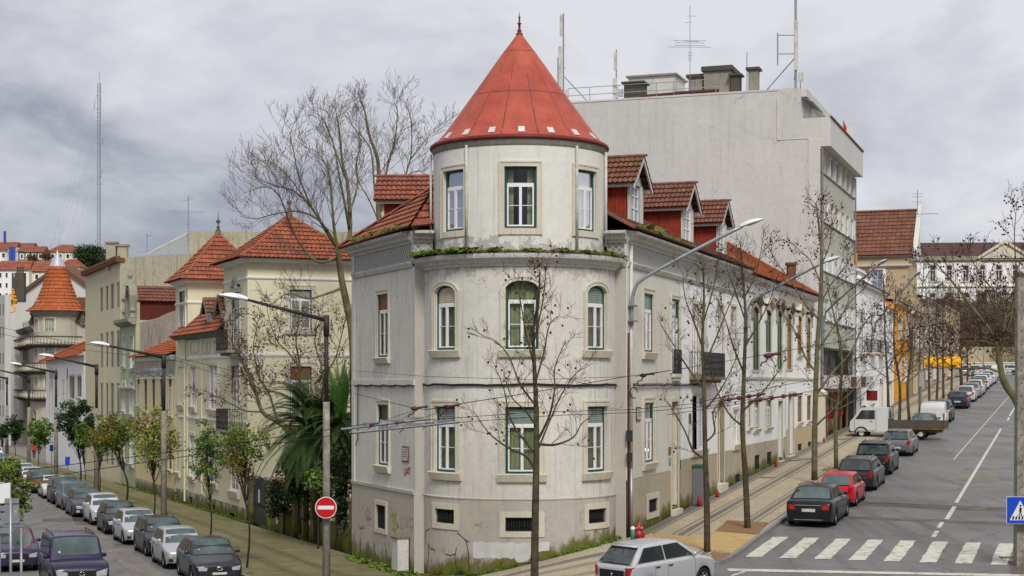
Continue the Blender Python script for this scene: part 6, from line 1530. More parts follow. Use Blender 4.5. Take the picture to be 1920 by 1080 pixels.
# ---- hillside houses
def hh(label, px0, px1, yb, ye, yr, Y, wall, roof, kind='hip', wn=3, rowsn=1):
    X0, X1 = (px0-960)/3000*Y, (px1-960)/3000*Y; zb, ze, zr_ = zp(yb, Y)-6, zp(ye, Y), zp(yr, Y)
    t = thing('hill_house', label, 'house', ((X0+X1)/2, Y, zb)); F = Fr((X0, Y), (1, 0), 1); W = X1-X0; dep = max(9, W*.6)
    ops = []
    for r in range(rowsn):
        for k in range(wn): ops.append((W*(k+.6)/(wn+.2), min(1.5, W/wn*.42), ze-2.6-3.3*r, ze-.9-3.3*r, 0))
    mb = MB(); wallgrid(mb, F, 0, W, zb, ze, ops, .3); mb.poly([F.p(0, 0, zb), F.p(0, 0, ze), F.p(0, -dep, ze), F.p(0, -dep, zb)]); mb.poly([F.p(W, 0, zb), F.p(W, -dep, zb), F.p(W, -dep, ze), F.p(W, 0, ze)]); mb.build('wall', M[wall], t)
    for o in ops:
        mb = MB(); ring(mb, F, o[0], o[1], o[2], o[3], 0, -.1, .22, -.3, .05, closed=True); w_ = mb.build('window', M['white_w'], t); mb = MB(); ubox(mb, F, o[0]-o[1]/2, o[0]+o[1]/2, -.3, -.25, o[2], o[3]); mb.build('pane', M['glassd'], w_)
    mb = MB(); i_ = W*.32 if kind == 'hip' else 0
    troof(mb, F.p(-.6, .6, ze), F.p(W+.6, .6, ze), F.p(i_, -dep/2, zr_), F.p(W-i_, -dep/2, zr_), 1.0, 1.0)
    if kind == 'hip': troof(mb, F.p(W+.6, .6, ze), F.p(W+.6, -dep-.6, ze), F.p(W-i_, -dep/2, zr_), F.p(W-i_, -dep/2, zr_), 1, 1); troof(mb, F.p(-.6, .6, ze), F.p(-.6, -dep-.6, ze), F.p(i_, -dep/2, zr_), F.p(i_, -dep/2, zr_), 1, 1)
    else: mb.poly([F.p(0, 0, ze), F.p(0, -dep/2, zr_), F.p(0, -dep, ze)], 0, ((0,0),)*3); mb.poly([F.p(W, 0, ze), F.p(W, -dep/2, zr_), F.p(W, -dep, ze)], 0, ((0,0),)*3)
    mb.build('roof', M[roof], t)
hh('hill house with blue balcony columns below a red roof at the left', -6, 30, 486, 463, 452, 640, 'white_w', 't_red', 'gable', 3, 2)
hh('stone hill house with a mossy brown roof and white windows', 34, 82, 487, 472, 460, 600, 'greyr', 't_old', 'gable', 4)
hh('large hipped red-roofed hill house left of the round pine', 90, 150, 490, 472, 457, 620, 'stone', 't_old', 'hip', 4)
hh('white gabled house at the far left below the blue one', -14, 14, 487, 470, 458, 590, 'white_w', 't_red', 'hip', 2)
hh('long white hill house with a red tiled roof at the left edge', -6, 54, 540, 506, 487, 520, 'white_w', 't_red', 'gable', 5, 3)
hh('cream hill house with two little white dormers on a red roof', 60, 92, 530, 509, 488, 510, 'yellow', 't_red', 'gable', 2, 1)
hh('cream gabled house between the turret tip and the pine', 110, 148, 535, 500, 484, 480, 'yellow', 't_red', 'hip', 1, 1)
hh('pale low house right of the cream gabled one below the pine', 144, 170, 535, 512, 506, 470, 'stone_w', 't_old', 'hip', 2, 1)
hh('white villa with red roof on the hilltop behind the blue columns', 8, 62, 470, 461, 454, 700, 'white_w', 't_red', 'gable', 6)
mb = MB(); t = thing('blue_columns', 'blue painted stair columns on the hillside at the left', 'columns', at(24, 585, 44))
for px in (20, 26): mb.box(at(px, 585, zp(477, 585)), (1.0, 1, 5.6))
mb.box(at(9, 585, zp(445, 585)), (.7, 1, 4.5)); mb.build('columns', M['bluem'], t)
# ---- guyed radio mast
Y = 800; t = thing('radio_mast', 'very tall guyed lattice radio mast on the hill', 'mast', at(185, Y, 40)); cx_, zt_ = (185.5-960)/3000*Y, zp(155, Y); zb_ = 40
mb = MB(); leg = [(0.95*math.sin(a), .95*math.cos(a)) for a in (.4, 2.5, 4.6)]
for x, y in leg: mb.tube([(cx_+x, Y+y, zb_), (cx_+x+.3, Y+y, zt_)], .16, 4)
nb = 52
for k in range(nb):
    z0 = zb_+(zt_-zb_)*k/nb; z1 = zb_+(zt_-zb_)*(k+1)/nb
    for i in range(3): a, b_ = leg[i], leg[(i+1) % 3]; mb.tube([(cx_+a[0], Y+a[1], z0), (cx_+b_[0], Y+b_[1], z1)], .07, 3); mb.tube([(cx_+a[0], Y+a[1], z0), (cx_+b_[0], Y+b_[1], z0)], .07, 3)
mb.build('lattice', M['galv'], t); mb = MB(); mb.tube([(cx_+.3, Y, zt_), (cx_+.3, Y, zp(135, Y))], .1, 4)
for (y0, dx, l) in ((205, -2.2, 3), (270, 1.9, 3), (325, 1.5, 1.5), (333, 1.0, 1)): z = zp(y0, Y); mb.tube([(cx_, Y, z), (cx_+dx, Y, z), (cx_+dx, Y, z+l)], .16, 4)
mb.build('antennas', M['galvd'], t)
mb = MB()
for y0, dx in ((165, -26), (165, -30), (165, 24), (165, 28), (235, -22), (240, -28), (240, 18), (300, -20), (320, 12)): mb.tube([(cx_, Y, zp(y0, Y)), (cx_+dx, Y-5, zb_+3)], .05, 3)
mb.build('guy_wires', M['galv'], t)
# ---- garden front between villa and corner building
def gw(px0, px1, ytop, name, label, mt, w=.35, zb=-7.6, cat='wall', off=0):
    u0, u1 = FV.u(px0), FV.u(px1); z = FV.z((px0+px1)/2, ytop); mb = MB(); ubox(mb, FV, min(u0, u1), max(u0, u1), -w+off, off, zb, z); return tag(mb.build(name, M[mt]), label, cat), z
t = bld('garden_gate', 'arched dark metal double gate between two posts', FV, FV.u(482), 'gate', -7.2); u0, u1 = FV.u(497), FV.u(469); um = (u0+u1)/2; zt = FV.z(483, 908)
for s in (0, 1):
    a, c = (u0, um-.02) if s == 0 else (um+.02, u1); mb = MB()
    n = 8
    cols = []
    for i in range(n+1):
        x = a+(c-a)*i/n; h = zt+.35*(1-((x-um)/(um-u0))**2); ubox(mb, FV, x-.015, x+.015, -.22, -.18, zt-1.0, h)
        cols.append(x)
    ubox(mb, FV, a, c, -.23, -.19, -7.15, zt-.55); ubox(mb, FV, a, c, -.24, -.16, zt-1.1, zt-1.02); ubox(mb, FV, a, c, -.24, -.16, -6.2, -6.12); mb.build('gate_leaf', M['fence'], t)
mb = MB(); ubox(mb, FV, um+.25, um+.5, -.18, -.16, zt-.95, zt-.3); mb.build('notice', M['rag'], t)
for px, lab, yt, w in ((466, 'weathered yellow post left of the garden gate', 897, .5), (501, 'weathered stone post right of the garden gate', 900, .5), (511, 'stone post carrying the brown barrel', 903, .45), (550, 'first slim garden post right of the mossy wall', 935, .28), (567, 'second slim garden post beside the dark doorway', 925, .28), (583, 'third slim garden post before the palm', 927, .28), (655, 'slim post against the corner building', 940, .3)):
    u_ = FV.u(px); z = FV.z(px, yt); t = bld('garden_post', lab, FV, u_, 'post', -7.3); mb = MB(); ubox(mb, FV, u_-w/2, u_+w/2, -w, 0, -7.6, z); mb.build('shaft', M['mossw'], t); mb = MB(); ubox(mb, FV, u_-w/2-.07, u_+w/2+.07, -w-.07, .07, z, z+.14); mb.build('cap', M['stone_dk'], t)
mb = MB(); p = FV.p(FV.u(517), -.3, FV.z(517, 904)); mb.tube([p-V((.36,0,.0)), p-V((.2,0,0)), p+V((.2,0,0)), p+V((.36,0,0))], [.16, .2, .2, .16], 12); tag(mb.build('barrel', M['terracotta'], None, True), 'brown barrel lying on the post beside the gate', 'barrel')
gw(513, 548, 957, 'garden_wall', 'low green mossy garden wall right of the gate', 'mossw'); gw(585, 606, 978, 'garden_wall', 'low mossy wall behind the no entry pole', 'mossw'); gw(606, 662, 985, 'garden_wall', 'darker low garden wall under the palm beside the corner building', 'mossw')
mb = MB(); u_ = FV.u(520); ubox(mb, FV, u_-.1, u_+.1, 0, .03, FV.z(520, 982), FV.z(520, 963)); tag(mb.build('notice', M['signwhite']), 'small white notice on the mossy garden wall', 'sign')
# utility cabinet at the foot of the corner building
for (c, sz, lab, mt) in ((gl(760, 1074, .1), (.55, .38, 1.15), 'stained pale utility cabinet at the foot of the corner building', 'stone_w'),):
    t = thing('utility_cabinet', lab, 'cabinet', (c[0], c[1], G(*c)+.1)); z = -7.15; p = FL.p(.75, .3, 0); rz_ = math.atan2(FL.d.y, FL.d.x)
    mb = MB(); mb.box((p.x, p.y, z+.15), (.72, .5, .45), 0, rz_); mb.build('base', M['mossw'], t)
    mb = MB(); mb.box((p.x, p.y, z+.95), (.66, .42, 1.15), 0, rz_); mb.build('body', M[mt], t); mb = MB(); mb.box((p.x, p.y, z+1.55), (.72, .5, .06), 0, rz_); mb.build('lid', M['mossw'], t)
u_ = FR.u(1305); t = thing('utility_cabinet', 'tall peeling grey-green utility cabinet beside the banner window', 'cabinet', tuple(FR.p(u_, .3, gz(FR, u_)))); z = gz(FR, u_); rz_ = math.atan2(FR.d.y, FR.d.x)
p = FR.p(FR.u(1300), .27, 0); z = zR(p.y)+.1
mb = MB(); mb.box((p.x, p.y, z+.85), (.85, .42, 1.6), 0, rz_); mb.build('body', M['galvd'], t); mb = MB(); mb.box((p.x, p.y, z+1.68), (.95, .52, .08), 0, rz_); mb.build('lid', M['green2'], t); mb = MB(); q = FR.p(FR.u(1300), .49, 0)
mb.box((q.x, q.y, z+.85), (.02, .02, 1.5), 0, rz_); mb.build('door_joint', M['black'], t)
# ---------------------------------------------------------------- trees and plants
def grow(mb, p, d, ln, r, lvl, rg, tips, up=.25, kids=3, curl=.35, minr=.006, sides=4):
    n = 4 if lvl > 0 else 3; pts = [p]; rad = [r]; dd = d.normalized(); q = p
    for i in range(n):
        dd = (dd+V((rg.uniform(-1, 1), rg.uniform(-1, 1), rg.uniform(-.6, .9)))*curl*.35+V((0,0,1))*up*.22).normalized()
        q = q+dd*ln/n; pts.append(q); rad.append(max(minr, r*(1-.72*(i+1)/n)))
    mb.tube(pts, rad, sides if lvl > 1 else 3, cap=False)
    if lvl <= 0: tips.append(q); return
    for k in range(kids):
        t = .25+.75*(k+rg.random()*.8)/kids; i = min(n-1, int(t*n)); c = pts[i].lerp(pts[i+1], t*n-i)
        ax = dd.orthogonal().normalized(); ax.rotate(Matrix.Rotation(rg.uniform(0, 6.28), 3, dd)); nd = (dd*.75+ax*rg.uniform(.5, .95)).normalized()
        grow(mb, c, nd, ln*rg.uniform(.42, .68), max(minr, rad[i]*.62), lvl-1, rg, tips, up, kids, curl, minr, sides)
    tips.append(q)
def limb(mb, pts, r0, r1, sides=7, jit=.0, rg=None):
    n = len(pts); mb.tube(pts, [r0+(r1-r0)*i/(n-1) for i in range(n)], sides, cap=True)
def spline(P, k=4):
    out = []
    for i in range(len(P)-1):
        a, b, c, d = P[max(0, i-1)], P[i], P[i+1], P[min(len(P)-1, i+2)]
        for j in range(k):
            t = j/k; out.append(.5*((2*b)+(c-a)*t+(2*a-5*b+4*c-d)*t*t+(3*b-a-3*c+d)*t**3))
    return out+[P[-1]]
def seeds(tips, rg, n, parent, r=.042, mt='seed'):
    mb = MB(); n = int(n*1.8)
    for k in range(n):
        p = rg.choice(tips)+V((rg.uniform(-.15, .15), rg.uniform(-.15, .15), -rg.uniform(.05, .3))); mb.ball(p, r, 0, 5, 3)
    if n: o = mb.build('seed_balls', M[mt], parent); o['kind'] = 'stuff'
def bare_tree(label, base, trunk, limbs, seed, tw=(3, .9), nseed=0, mt='bark', r0=.13, r1=.03, sides=8, name='bare_tree', auto=None, group=None, lvl=2, minr=.006, up=.3, dens=1.0, tmat='twig', thin=1):
    """trunk / limbs are 3-D polylines; twigs grow from them"""
    rg = random.Random(seed); t = thing(name, label, 'tree', tuple(base), group)
    mb = MB(); T = spline(trunk); limb(mb, T, r0, r1, sides)
    mb.build('trunk', M[mt], t, True)
    mbB = MB(); mbT = MB(); tips = []
    def twigs(pts, ln, rr, n, lv):
        for k in range(n):
            u = .2+.8*k/max(1, n-1)*.97; i = min(len(pts)-2, int(u*(len(pts)-1))); c = pts[i].lerp(pts[i+1], u*(len(pts)-1)-i); dd = (pts[i+1]-pts[i]).normalized()
            ax = dd.orthogonal().normalized(); ax.rotate(Matrix.Rotation(rg.uniform(0, 6.28), 3, dd)); nd = (dd*.7+ax*.85+V((0,0,.25))).normalized()
            grow(mbT, c, nd, ln*(1.15-.5*u)*rg.uniform(.7, 1.2), rr*(1-.5*u), lv, rg, tips, up, tw[0], .5, minr)
    if auto:       # (first branch height fraction, number, length, rise)
        f0, nb, L0, rise = auto
        for k in range(nb):
            u = f0+(1-f0)*k/nb; i = min(len(T)-2, int(u*(len(T)-1))); c = T[i].lerp(T[i+1], u*(len(T)-1)-i)
            a = k*2.4+rg.uniform(-.4, .4); Ln = L0*(1.1-.75*(u-f0)/(1-f0))*rg.uniform(.75, 1.15)
            P = [c]
            for s in range(1, 5):
                q = s/4; P.append(c+V((math.cos(a)*Ln*q*.85, math.sin(a)*Ln*q*.85, rise*Ln*(q*.55+q*q*.5)))+V((rg.uniform(-1, 1), rg.uniform(-1, 1), rg.uniform(-1, 1)))*.05*Ln)
            rr = (r0+(r1-r0)*u)*.42; P = spline(P, 3); limb(mbB, P, rr, .012, 5); twigs(P, Ln*.42, rr*.5, int(6*dens), lvl-1)
        twigs(T[int(len(T)*.7):], L0*.35, .02, int(7*dens), lvl-1)
    if limbs: twigs(T[int(len(T)*.6):], limbs[0][4]*.8, .02, 14, lvl)
    for (P, ra, rb, ntw, L) in limbs:
        P = spline(P); ra *= thin; rb *= thin; limb(mbB, P, ra, rb, 6); twigs(P, L, max(.014, ra*.35), ntw, lvl)
    if mbB.v: mbB.build('branches', M[mt], t, True)
    mbT.build('twigs', M[tmat], t)
    seeds(tips, rg, nseed, t)
    return t
def pl(Y, pts):     # (px, py[, dY]) -> 3-D at distance Y
    return [at(p[0], Y+(p[2] if len(p) > 2 else 0), zp(p[1], Y+(p[2] if len(p) > 2 else 0))) for p in pts]
# plane tree in front of the tower
bare_tree('slender bare plane tree standing in front of the round tower', at(1003, 49.5, -6.3), pl(49.5, [(1002, 1130), (1003, 1000), (1005, 900), (1006, 830), (1005, 760, .1), (1002, 690, .2), (1000, 620, .2), (1010, 560, .1), (1012, 510)]),
    [(pl(49.5, [(1004, 880), (985, 855, -.3), (950, 838, -.5), (915, 810, -.6), (888, 770, -.5)]), .055, .012, 7, .9),
     (pl(49.5, [(1007, 832), (1040, 834, .3), (1075, 820, .6), (1090, 795, .8), (1110, 780, .9)]), .055, .01, 7, .9),
     (pl(49.5, [(1004, 850), (975, 815, .3), (955, 780, .5), (945, 730, .6), (925, 680, .7)]), .05, .01, 8, 1.0),
     (pl(49.5, [(1006, 830), (1030, 780, -.3), (1040, 730, -.5), (1040, 690, -.5), (1060, 640, -.6)]), .05, .01, 8, 1.0),
     (pl(49.5, [(1004, 760), (975, 720), (955, 670, .2), (930, 640, .3), (905, 630, .3)]), .042, .01, 7, .9),
     (pl(49.5, [(1003, 720), (1020, 660, .3), (1030, 610, .4), (1050, 590, .4)]), .04, .01, 7, .9),
     (pl(49.5, [(1000, 680), (985, 620, -.3), (975, 560, -.4), (965, 530, -.4)]), .036, .008, 8, .8),
     (pl(49.5, [(1001, 640), (1015, 580, -.2), (1022, 530, -.2), (1025, 490, -.1)]), .034, .008, 8, .8),
     (pl(49.5, [(1006, 800), (985, 770, -.4), (960, 745, -.7), (945, 700, -.8)]), .04, .01, 6, .8),
     (pl(49.5, [(1006, 850), (1050, 745, .8), (1080, 700, 1.), (1095, 690, 1.1)]), .035, .01, 6, .8)], 11, nseed=46, r0=.13, r1=.024, lvl=2, tw=(3, .9), minr=.0052, thin=.9, group='bare plane trees along the uphill street')
# two planes on the uphill pavement
GP = 'bare plane trees along the uphill street'
bare_tree('bare plane tree in the resin pit nearest the crosswalk', at(1325, 54.3, -5.7), pl(54.3, [(1326, 1036), (1325, 930), (1322, 840), (1320, 740), (1317, 640), (1320, 560), (1318, 490)]),
    [(pl(54.3, [(1322, 860), (1300, 845, -.2), (1285, 810, -.3), (1262, 770, -.4), (1245, 745, -.4)]), .05, .01, 6, .8),
     (pl(54.3, [(1322, 830), (1340, 810, .3), (1337, 775, .3), (1352, 750, .4), (1375, 720, .5)]), .045, .01, 7, .9),
     (pl(54.3, [(1320, 770), (1345, 740), (1368, 700, .2), (1385, 660, .3)]), .045, .01, 8, .9),
     (pl(54.3, [(1320, 730), (1290, 690, .3), (1265, 650, .4), (1240, 610, .5)]), .045, .01, 8, .9),
     (pl(54.3, [(1318, 690), (1340, 640, -.3), (1360, 590, -.5), (1380, 540, -.6)]), .04, .01, 8, .9),
     (pl(54.3, [(1317, 650), (1300, 600, .2), (1285, 560, .4), (1280, 510, .5)]), .04, .01, 8, .8),
     (pl(54.3, [(1320, 600), (1335, 550, .2), (1345, 500, .3), (1350, 470, .3)]), .03, .008, 7, .7)], 12, nseed=26, r0=.115, r1=.022, lvl=2, tw=(3, 1), minr=.0055, thin=.9, group=GP)
bare_tree('leaning bare plane tree in the brown pit beside the black sedan', at(1402, 60.2, -5.5), pl(60.2, [(1402, 996), (1398, 900), (1392, 800), (1395, 700), (1398, 600), (1393, 520), (1388, 455)]),
    [(pl(60.2, [(1394, 800), (1370, 780, .3), (1350, 745, .3), (1335, 700, .3), (1325, 660, .3)]), .05, .01, 7, .9),
     (pl(60.2, [(1393, 770), (1420, 745, -.3), (1450, 710, -.4), (1475, 670, -.4)]), .05, .01, 8, .9),
     (pl(60.2, [(1395, 700), (1375, 650, -.3), (1360, 600, -.5), (1345, 560, -.6)]), .045, .01, 8, .9),
     (pl(60.2, [(1397, 650), (1420, 610, .3), (1445, 560, .4), (1455, 520, .5)]), .045, .01, 8, .9),
     (pl(60.2, [(1397, 600), (1380, 550, .3), (1365, 510, .4), (1360, 480, .4)]), .035, .009, 7, .8),
     (pl(60.2, [(1395, 560), (1415, 520), (1425, 480), (1430, 450)]), .03, .008, 7, .7)], 13, nseed=22, r0=.125, r1=.022, lvl=2, tw=(3, 1), minr=.006, thin=.9, group=GP)
bare_tree('tall plane tree hung with seed balls behind the red hatchback', at(1527, 76, -4.7), pl(76, [(1527, 900), (1528, 780), (1532, 660), (1538, 560), (1540, 480), (1535, 420), (1530, 380)]),
    [(pl(76, [(1530, 740), (1560, 700, .4), (1595, 660, .6), (1625, 600, .8), (1650, 590)]), .08, .015, 9, 1.3),
     (pl(76, [(1532, 700), (1510, 670), (1490, 620), (1470, 590, .4), (1455, 560)]), .07, .012, 8, 1.2),
     (pl(76, [(1532, 660), (1565, 610), (1600, 560), (1625, 540)]), .06, .012, 8, 1.2),
     (pl(76, [(1536, 600), (1510, 570), (1485, 530), (1455, 490), (1440, 460)]), .06, .012, 9, 1.2),
     (pl(76, [(1538, 570), (1560, 530), (1585, 500), (1600, 470)]), .05, .012, 8, 1.1),
     (pl(76, [(1539, 530), (1520, 490), (1500, 470), (1485, 455)]), .045, .01, 7, .9), (pl(76, [(1539, 500), (1555, 460), (1560, 430), (1570, 400)]), .04, .01, 7, .9),
     (pl(76, [(1528, 800), (1570, 760, -.5), (1600, 730, -.6), (1625, 690, -.6)]), .06, .012, 7, 1.1)], 14, nseed=210, r0=.15, r1=.026, lvl=2, tw=(3, 1), minr=.007, thin=.85, mt='bark_m', group=GP)
far = [(1568, 83, 9.5), (1666, 106, 10.5), (1686, 112, 10), (1705, 120, 9.0), (1725, 128, 12.5), (1743, 136, 11), (1756, 143, 10.5), (1769, 151, 11), (1784, 160, 10.5), (1803, 175, 11), (1814, 184, 9.5)]
flab = ['thin forked plane tree beside the dark estate car', 'bare plane tree leaning behind the white flatbed truck', 'dark forked plane trunk behind the truck cab', 'slim dark plane trunk left of the white van', 'tall green mossed plane tree behind the white van', 'bare plane tree just left of the yellow awning', 'forked plane tree in front of the yellow awning', 'straight plane trunk in the middle of the yellow awning', 'plane trunk at the right half of the yellow awning', 'thick dark plane trunk at the right end of the awning', 'farthest plane tree of the uphill pavement row']
for i, (px, Y, H) in enumerate(far):
    x = (px-960)/3000*Y; z = zR(Y)+.1; rg = random.Random(40+i)
    tr = [V((x, Y, z)), V((x+rg.uniform(-.15, .15), Y, z+H*.3)), V((x+rg.uniform(-.4, .4), Y, z+H*.6)), V((x+rg.uniform(-.5, .5), Y, z+H))]
    bare_tree(flab[i], (x, Y, z), tr, [], 50+i, nseed=[60, 90, 60, 40, 110, 60, 50, 50, 40, 40, 30][i], r0=.125 if i != 9 else .21, r1=.025, lvl=2, auto=(.36, 13, 2.9, .75), minr=.011 if Y < 115 else .014, mt='bark_m' if i in (0, 4) else 'bark', group=GP, tw=(3, 1), dens=.9)
# big mossy plane reaching in from the right edge
bare_tree('mossy plane tree reaching in from the right edge over the road', at(1950, 62, -5.5), pl(62, [(1960, 1000), (1945, 860), (1910, 760), (1882, 715), (1872, 660), (1868, 640)]),
    [(pl(62, [(1878, 700), (1850, 690), (1820, 692, .3), (1790, 690, .5), (1760, 670, .6), (1735, 655, .8)]), .09, .02, 12, 1.2),
     (pl(62, [(1870, 640), (1850, 610), (1822, 575, .3), (1795, 540, .5), (1765, 505, .6), (1745, 480, .8)]), .13, .03, 14, 1.3),
     (pl(62, [(1872, 650), (1885, 600), (1878, 560), (1850, 530), (1830, 500), (1815, 480)]), .1, .02, 13, 1.3),
     (pl(62, [(1875, 660), (1895, 600), (1905, 520), (1902, 440), (1908, 370)]), .1, .015, 15, 1.3),
     (pl(62, [(1872, 650), (1845, 640), (1810, 640, .5), (1775, 630, .7), (1745, 600, .8)]), .07, .015, 12, 1.2),
     (pl(62, [(1885, 600), (1910, 560), (1925, 500), (1935, 450)]), .08, .015, 9, 1.2)], 21, nseed=260, r0=.2, r1=.09, thin=.55, lvl=2, mt='bark_m', minr=.008, tw=(3, 1))
# brown tangle of park trees at the top of the street
plab = ['bare park tree behind the yellow awning', 'bare park tree above the farthest silver cars', 'bare park tree in the middle of the brown thicket', 'bare park tree below the pediment', 'bare park tree left of the concrete pole', 'bare park tree high on the slope at the right', 'slim bare park tree beside the tall beige house', 'bare park tree on the bank over the retaining wall', 'rightmost bare park tree of the thicket', 'bare park tree low on the slope in front of the institution']
for i, (px, Y, z, H) in enumerate([(1765, 250, 2, 10), (1800, 262, 4, 10), (1835, 255, 3, 11), (1862, 268, 6, 9), (1890, 250, 3, 11), (1912, 262, 5, 10), (1750, 262, 3, 10), (1850, 290, 7, 9), (1925, 240, 2, 11), (1785, 285, 6, 9)]):
    x = (px-960)/3000*Y; tr = [V((x, Y, z-1)), V((x+.4, Y, z+H*.35)), V((x-.3, Y, z+H*.7)), V((x, Y, z+H))]
    t = bare_tree(plab[i], (x, Y, z), tr, [], 70+i, nseed=0, r0=.35, r1=.06, lvl=2, auto=(.15, 20, 5.6, .35), minr=.024, mt='bark', group='bare trees of the park slope', tw=(4, 1), dens=1.1)
    mb = MB(); rg = random.Random(i+5)
    for k in range(900):
        a, b_ = rg.uniform(0, 6.28), rg.random()**.5; h = rg.uniform(.12, .9); p = V((x+math.cos(a)*b_*5*(1.1-h*.6), Y+math.sin(a)*b_*5*(1.1-h*.6), z+H*h)); d = V((rg.gauss(0,1), rg.gauss(0,1), rg.gauss(0,1))).normalized()*.16; e = d.orthogonal().normalized()*.12
        mb.poly([p-d, p+e, p+d, p-e])
    mb.build('foliage', M['hilltree'], t)
# big ash behind the corner building
Ya = 76
A = lambda p: pl(Ya, p)
bare_tree('big spreading bare ash rising behind the corner building', at(655, Ya, -7), A([(668, 960), (665, 800), (662, 640), (650, 570), (640, 520), (636, 470), (656, 440, .5), (652, 348, .8), (642, 305, 1), (637, 252, 1), (630, 211, 1)]),
    [(A([(640, 520), (628, 440, -.5), (624, 400, -.8), (620, 348, -.8), (612, 310, -1), (590, 280, -1.2)]), .16, .025, 16, 1.9),
     (A([(655, 430, .5), (647, 385), (635, 324), (627, 276), (615, 245), (603, 215)]), .13, .022, 16, 1.7),
     (A([(636, 470), (615, 440, -1), (584, 389, -1.5), (550, 358, -2), (509, 346, -2), (475, 330, -2)]), .13, .02, 20, 2.0),
     (A([(636, 480), (600, 492, -1), (570, 467, -1), (545, 425, -1.5), (526, 372, -2), (500, 350, -2), (455, 363, -2)]), .12, .018, 20, 2.0),
     (A([(655, 400), (670, 350, 1), (668, 310, 1), (675, 270, 1), (672, 225, 1)]), .10, .02, 12, 1.6),
     (A([(642, 540), (600, 555, -1), (575, 560, -1), (540, 550, -1), (510, 570, -1)]), .10, .02, 12, 1.6),
     (A([(584, 389, -1.5), (560, 330, -2), (552, 290, -2), (545, 250, -2), (560, 215, -2)]), .08, .016, 14, 1.6),
     (A([(636, 470), (605, 420, -1.5), (565, 397, -2), (520, 400, -2.5), (480, 410, -2), (450, 405, -2)]), .09, .016, 15, 1.8),
     (A([(645, 330, 1), (625, 270, .6), (610, 230, .4), (585, 205, 0)]), .06, .014, 10, 1.3),
     (A([(584, 389, -1.5), (540, 330, -2), (510, 305, -2), (490, 300, -2)]), .06, .014, 12, 1.5)], 31, r0=.24, r1=.02, lvl=2, minr=.0075, mt='bark_m', tw=(3, 1), up=.5, thin=.6, tmat='twig_l')
bare_tree('second bare ash right behind the rear dormer', at(712, 92, -7), pl(92, [(714, 900), (713, 600), (712, 435), (709, 385), (709, 305), (692, 252), (683, 204), (674, 190)]),
    [(pl(92, [(712, 400), (702, 350), (698, 300), (690, 270), (660, 235), (655, 215)]), .1, .018, 14, 1.7), (pl(92, [(711, 400), (724, 324), (740, 264), (745, 209), (740, 195)]), .11, .02, 15, 1.7),
     (pl(92, [(712, 450), (750, 380), (762, 324), (771, 288), (771, 228), (760, 190)]), .12, .02, 15, 1.7), (pl(92, [(768, 300), (791, 271), (812, 247), (830, 232)]), .05, .014, 10, 1.5),
     (pl(92, [(709, 330), (728, 300), (735, 280), (760, 240)]), .05, .014, 9, 1.4), (pl(92, [(712, 420), (690, 370), (672, 340), (665, 300)]), .07, .015, 10, 1.6), (pl(92, [(760, 330), (785, 320), (800, 330)]), .05, .015, 7, 1.3)], 33, r0=.22, r1=.02, lvl=2, minr=.009, mt='bark_m', tw=(3, 1), up=.5, thin=.7, tmat='twig_l')
def leaves(name, cl, n, size, mt, parent, rg, kind=None, flat=.0, elong=1.6):
    mb = MB()
    for k in range(n):
        c, r = rg.choice(cl); p = V(c)+V((rg.gauss(0, 1), rg.gauss(0, 1), rg.gauss(0, .9)))*r*.5
        d = V((rg.gauss(0, 1), rg.gauss(0, 1), rg.gauss(-.3, .8))).normalized(); e = d.orthogonal().normalized(); e.rotate(Matrix.Rotation(rg.uniform(0, 6.28), 3, d)); s = size*rg.uniform(.6, 1.3)
        mb.poly([p-d*s*.5*elong, p+e*s*.42, p+d*s*.5*elong, p-e*s*.42])
    o = mb.build(name, M[mt], parent)
    return o
# plane in the villa garden with hanging brown leaves
Yg = 77
tg = bare_tree('garden plane tree keeping withered brown leaves before the villa', at(560, Yg, -7), pl(Yg, [(565, 1000), (555, 880), (540, 810), (520, 790), (492, 772), (478, 730), (468, 700)]),
    [(pl(Yg, [(478, 735), (460, 690), (440, 650), (425, 620), (430, 590)]), .07, .015, 9, 1.1), (pl(Yg, [(520, 790), (505, 740), (485, 705), (480, 680), (475, 650), (482, 610)]), .07, .015, 9, 1.1),
     (pl(Yg, [(540, 810), (560, 740), (562, 690), (555, 640), (560, 600), (555, 560)]), .08, .015, 10, 1.2), (pl(Yg, [(555, 840), (600, 760), (605, 700), (590, 640), (600, 600)]), .08, .015, 9, 1.1),
     (pl(Yg, [(562, 690), (540, 660), (520, 640), (505, 600), (500, 570)]), .05, .012, 9, 1.), (pl(Yg, [(590, 720), (625, 680), (640, 630), (650, 590)]), .06, .012, 9, 1.),
     (pl(Yg, [(492, 772), (460, 770), (430, 755), (400, 740), (375, 730)]), .05, .012, 8, 1.)], 35, nseed=200, r0=.2, r1=.05, lvl=2, minr=.009, mt='bark_m', tw=(4, 1))
rg = random.Random(6); cl = [(at(rg.uniform(415, 655), Yg+rg.uniform(-1.5, 1.5), zp(rg.uniform(575, 740), Yg)), .5) for _ in range(60)]
leaves('withered_leaves', cl, 1900, .075, 'leaf_br', tg, rg)
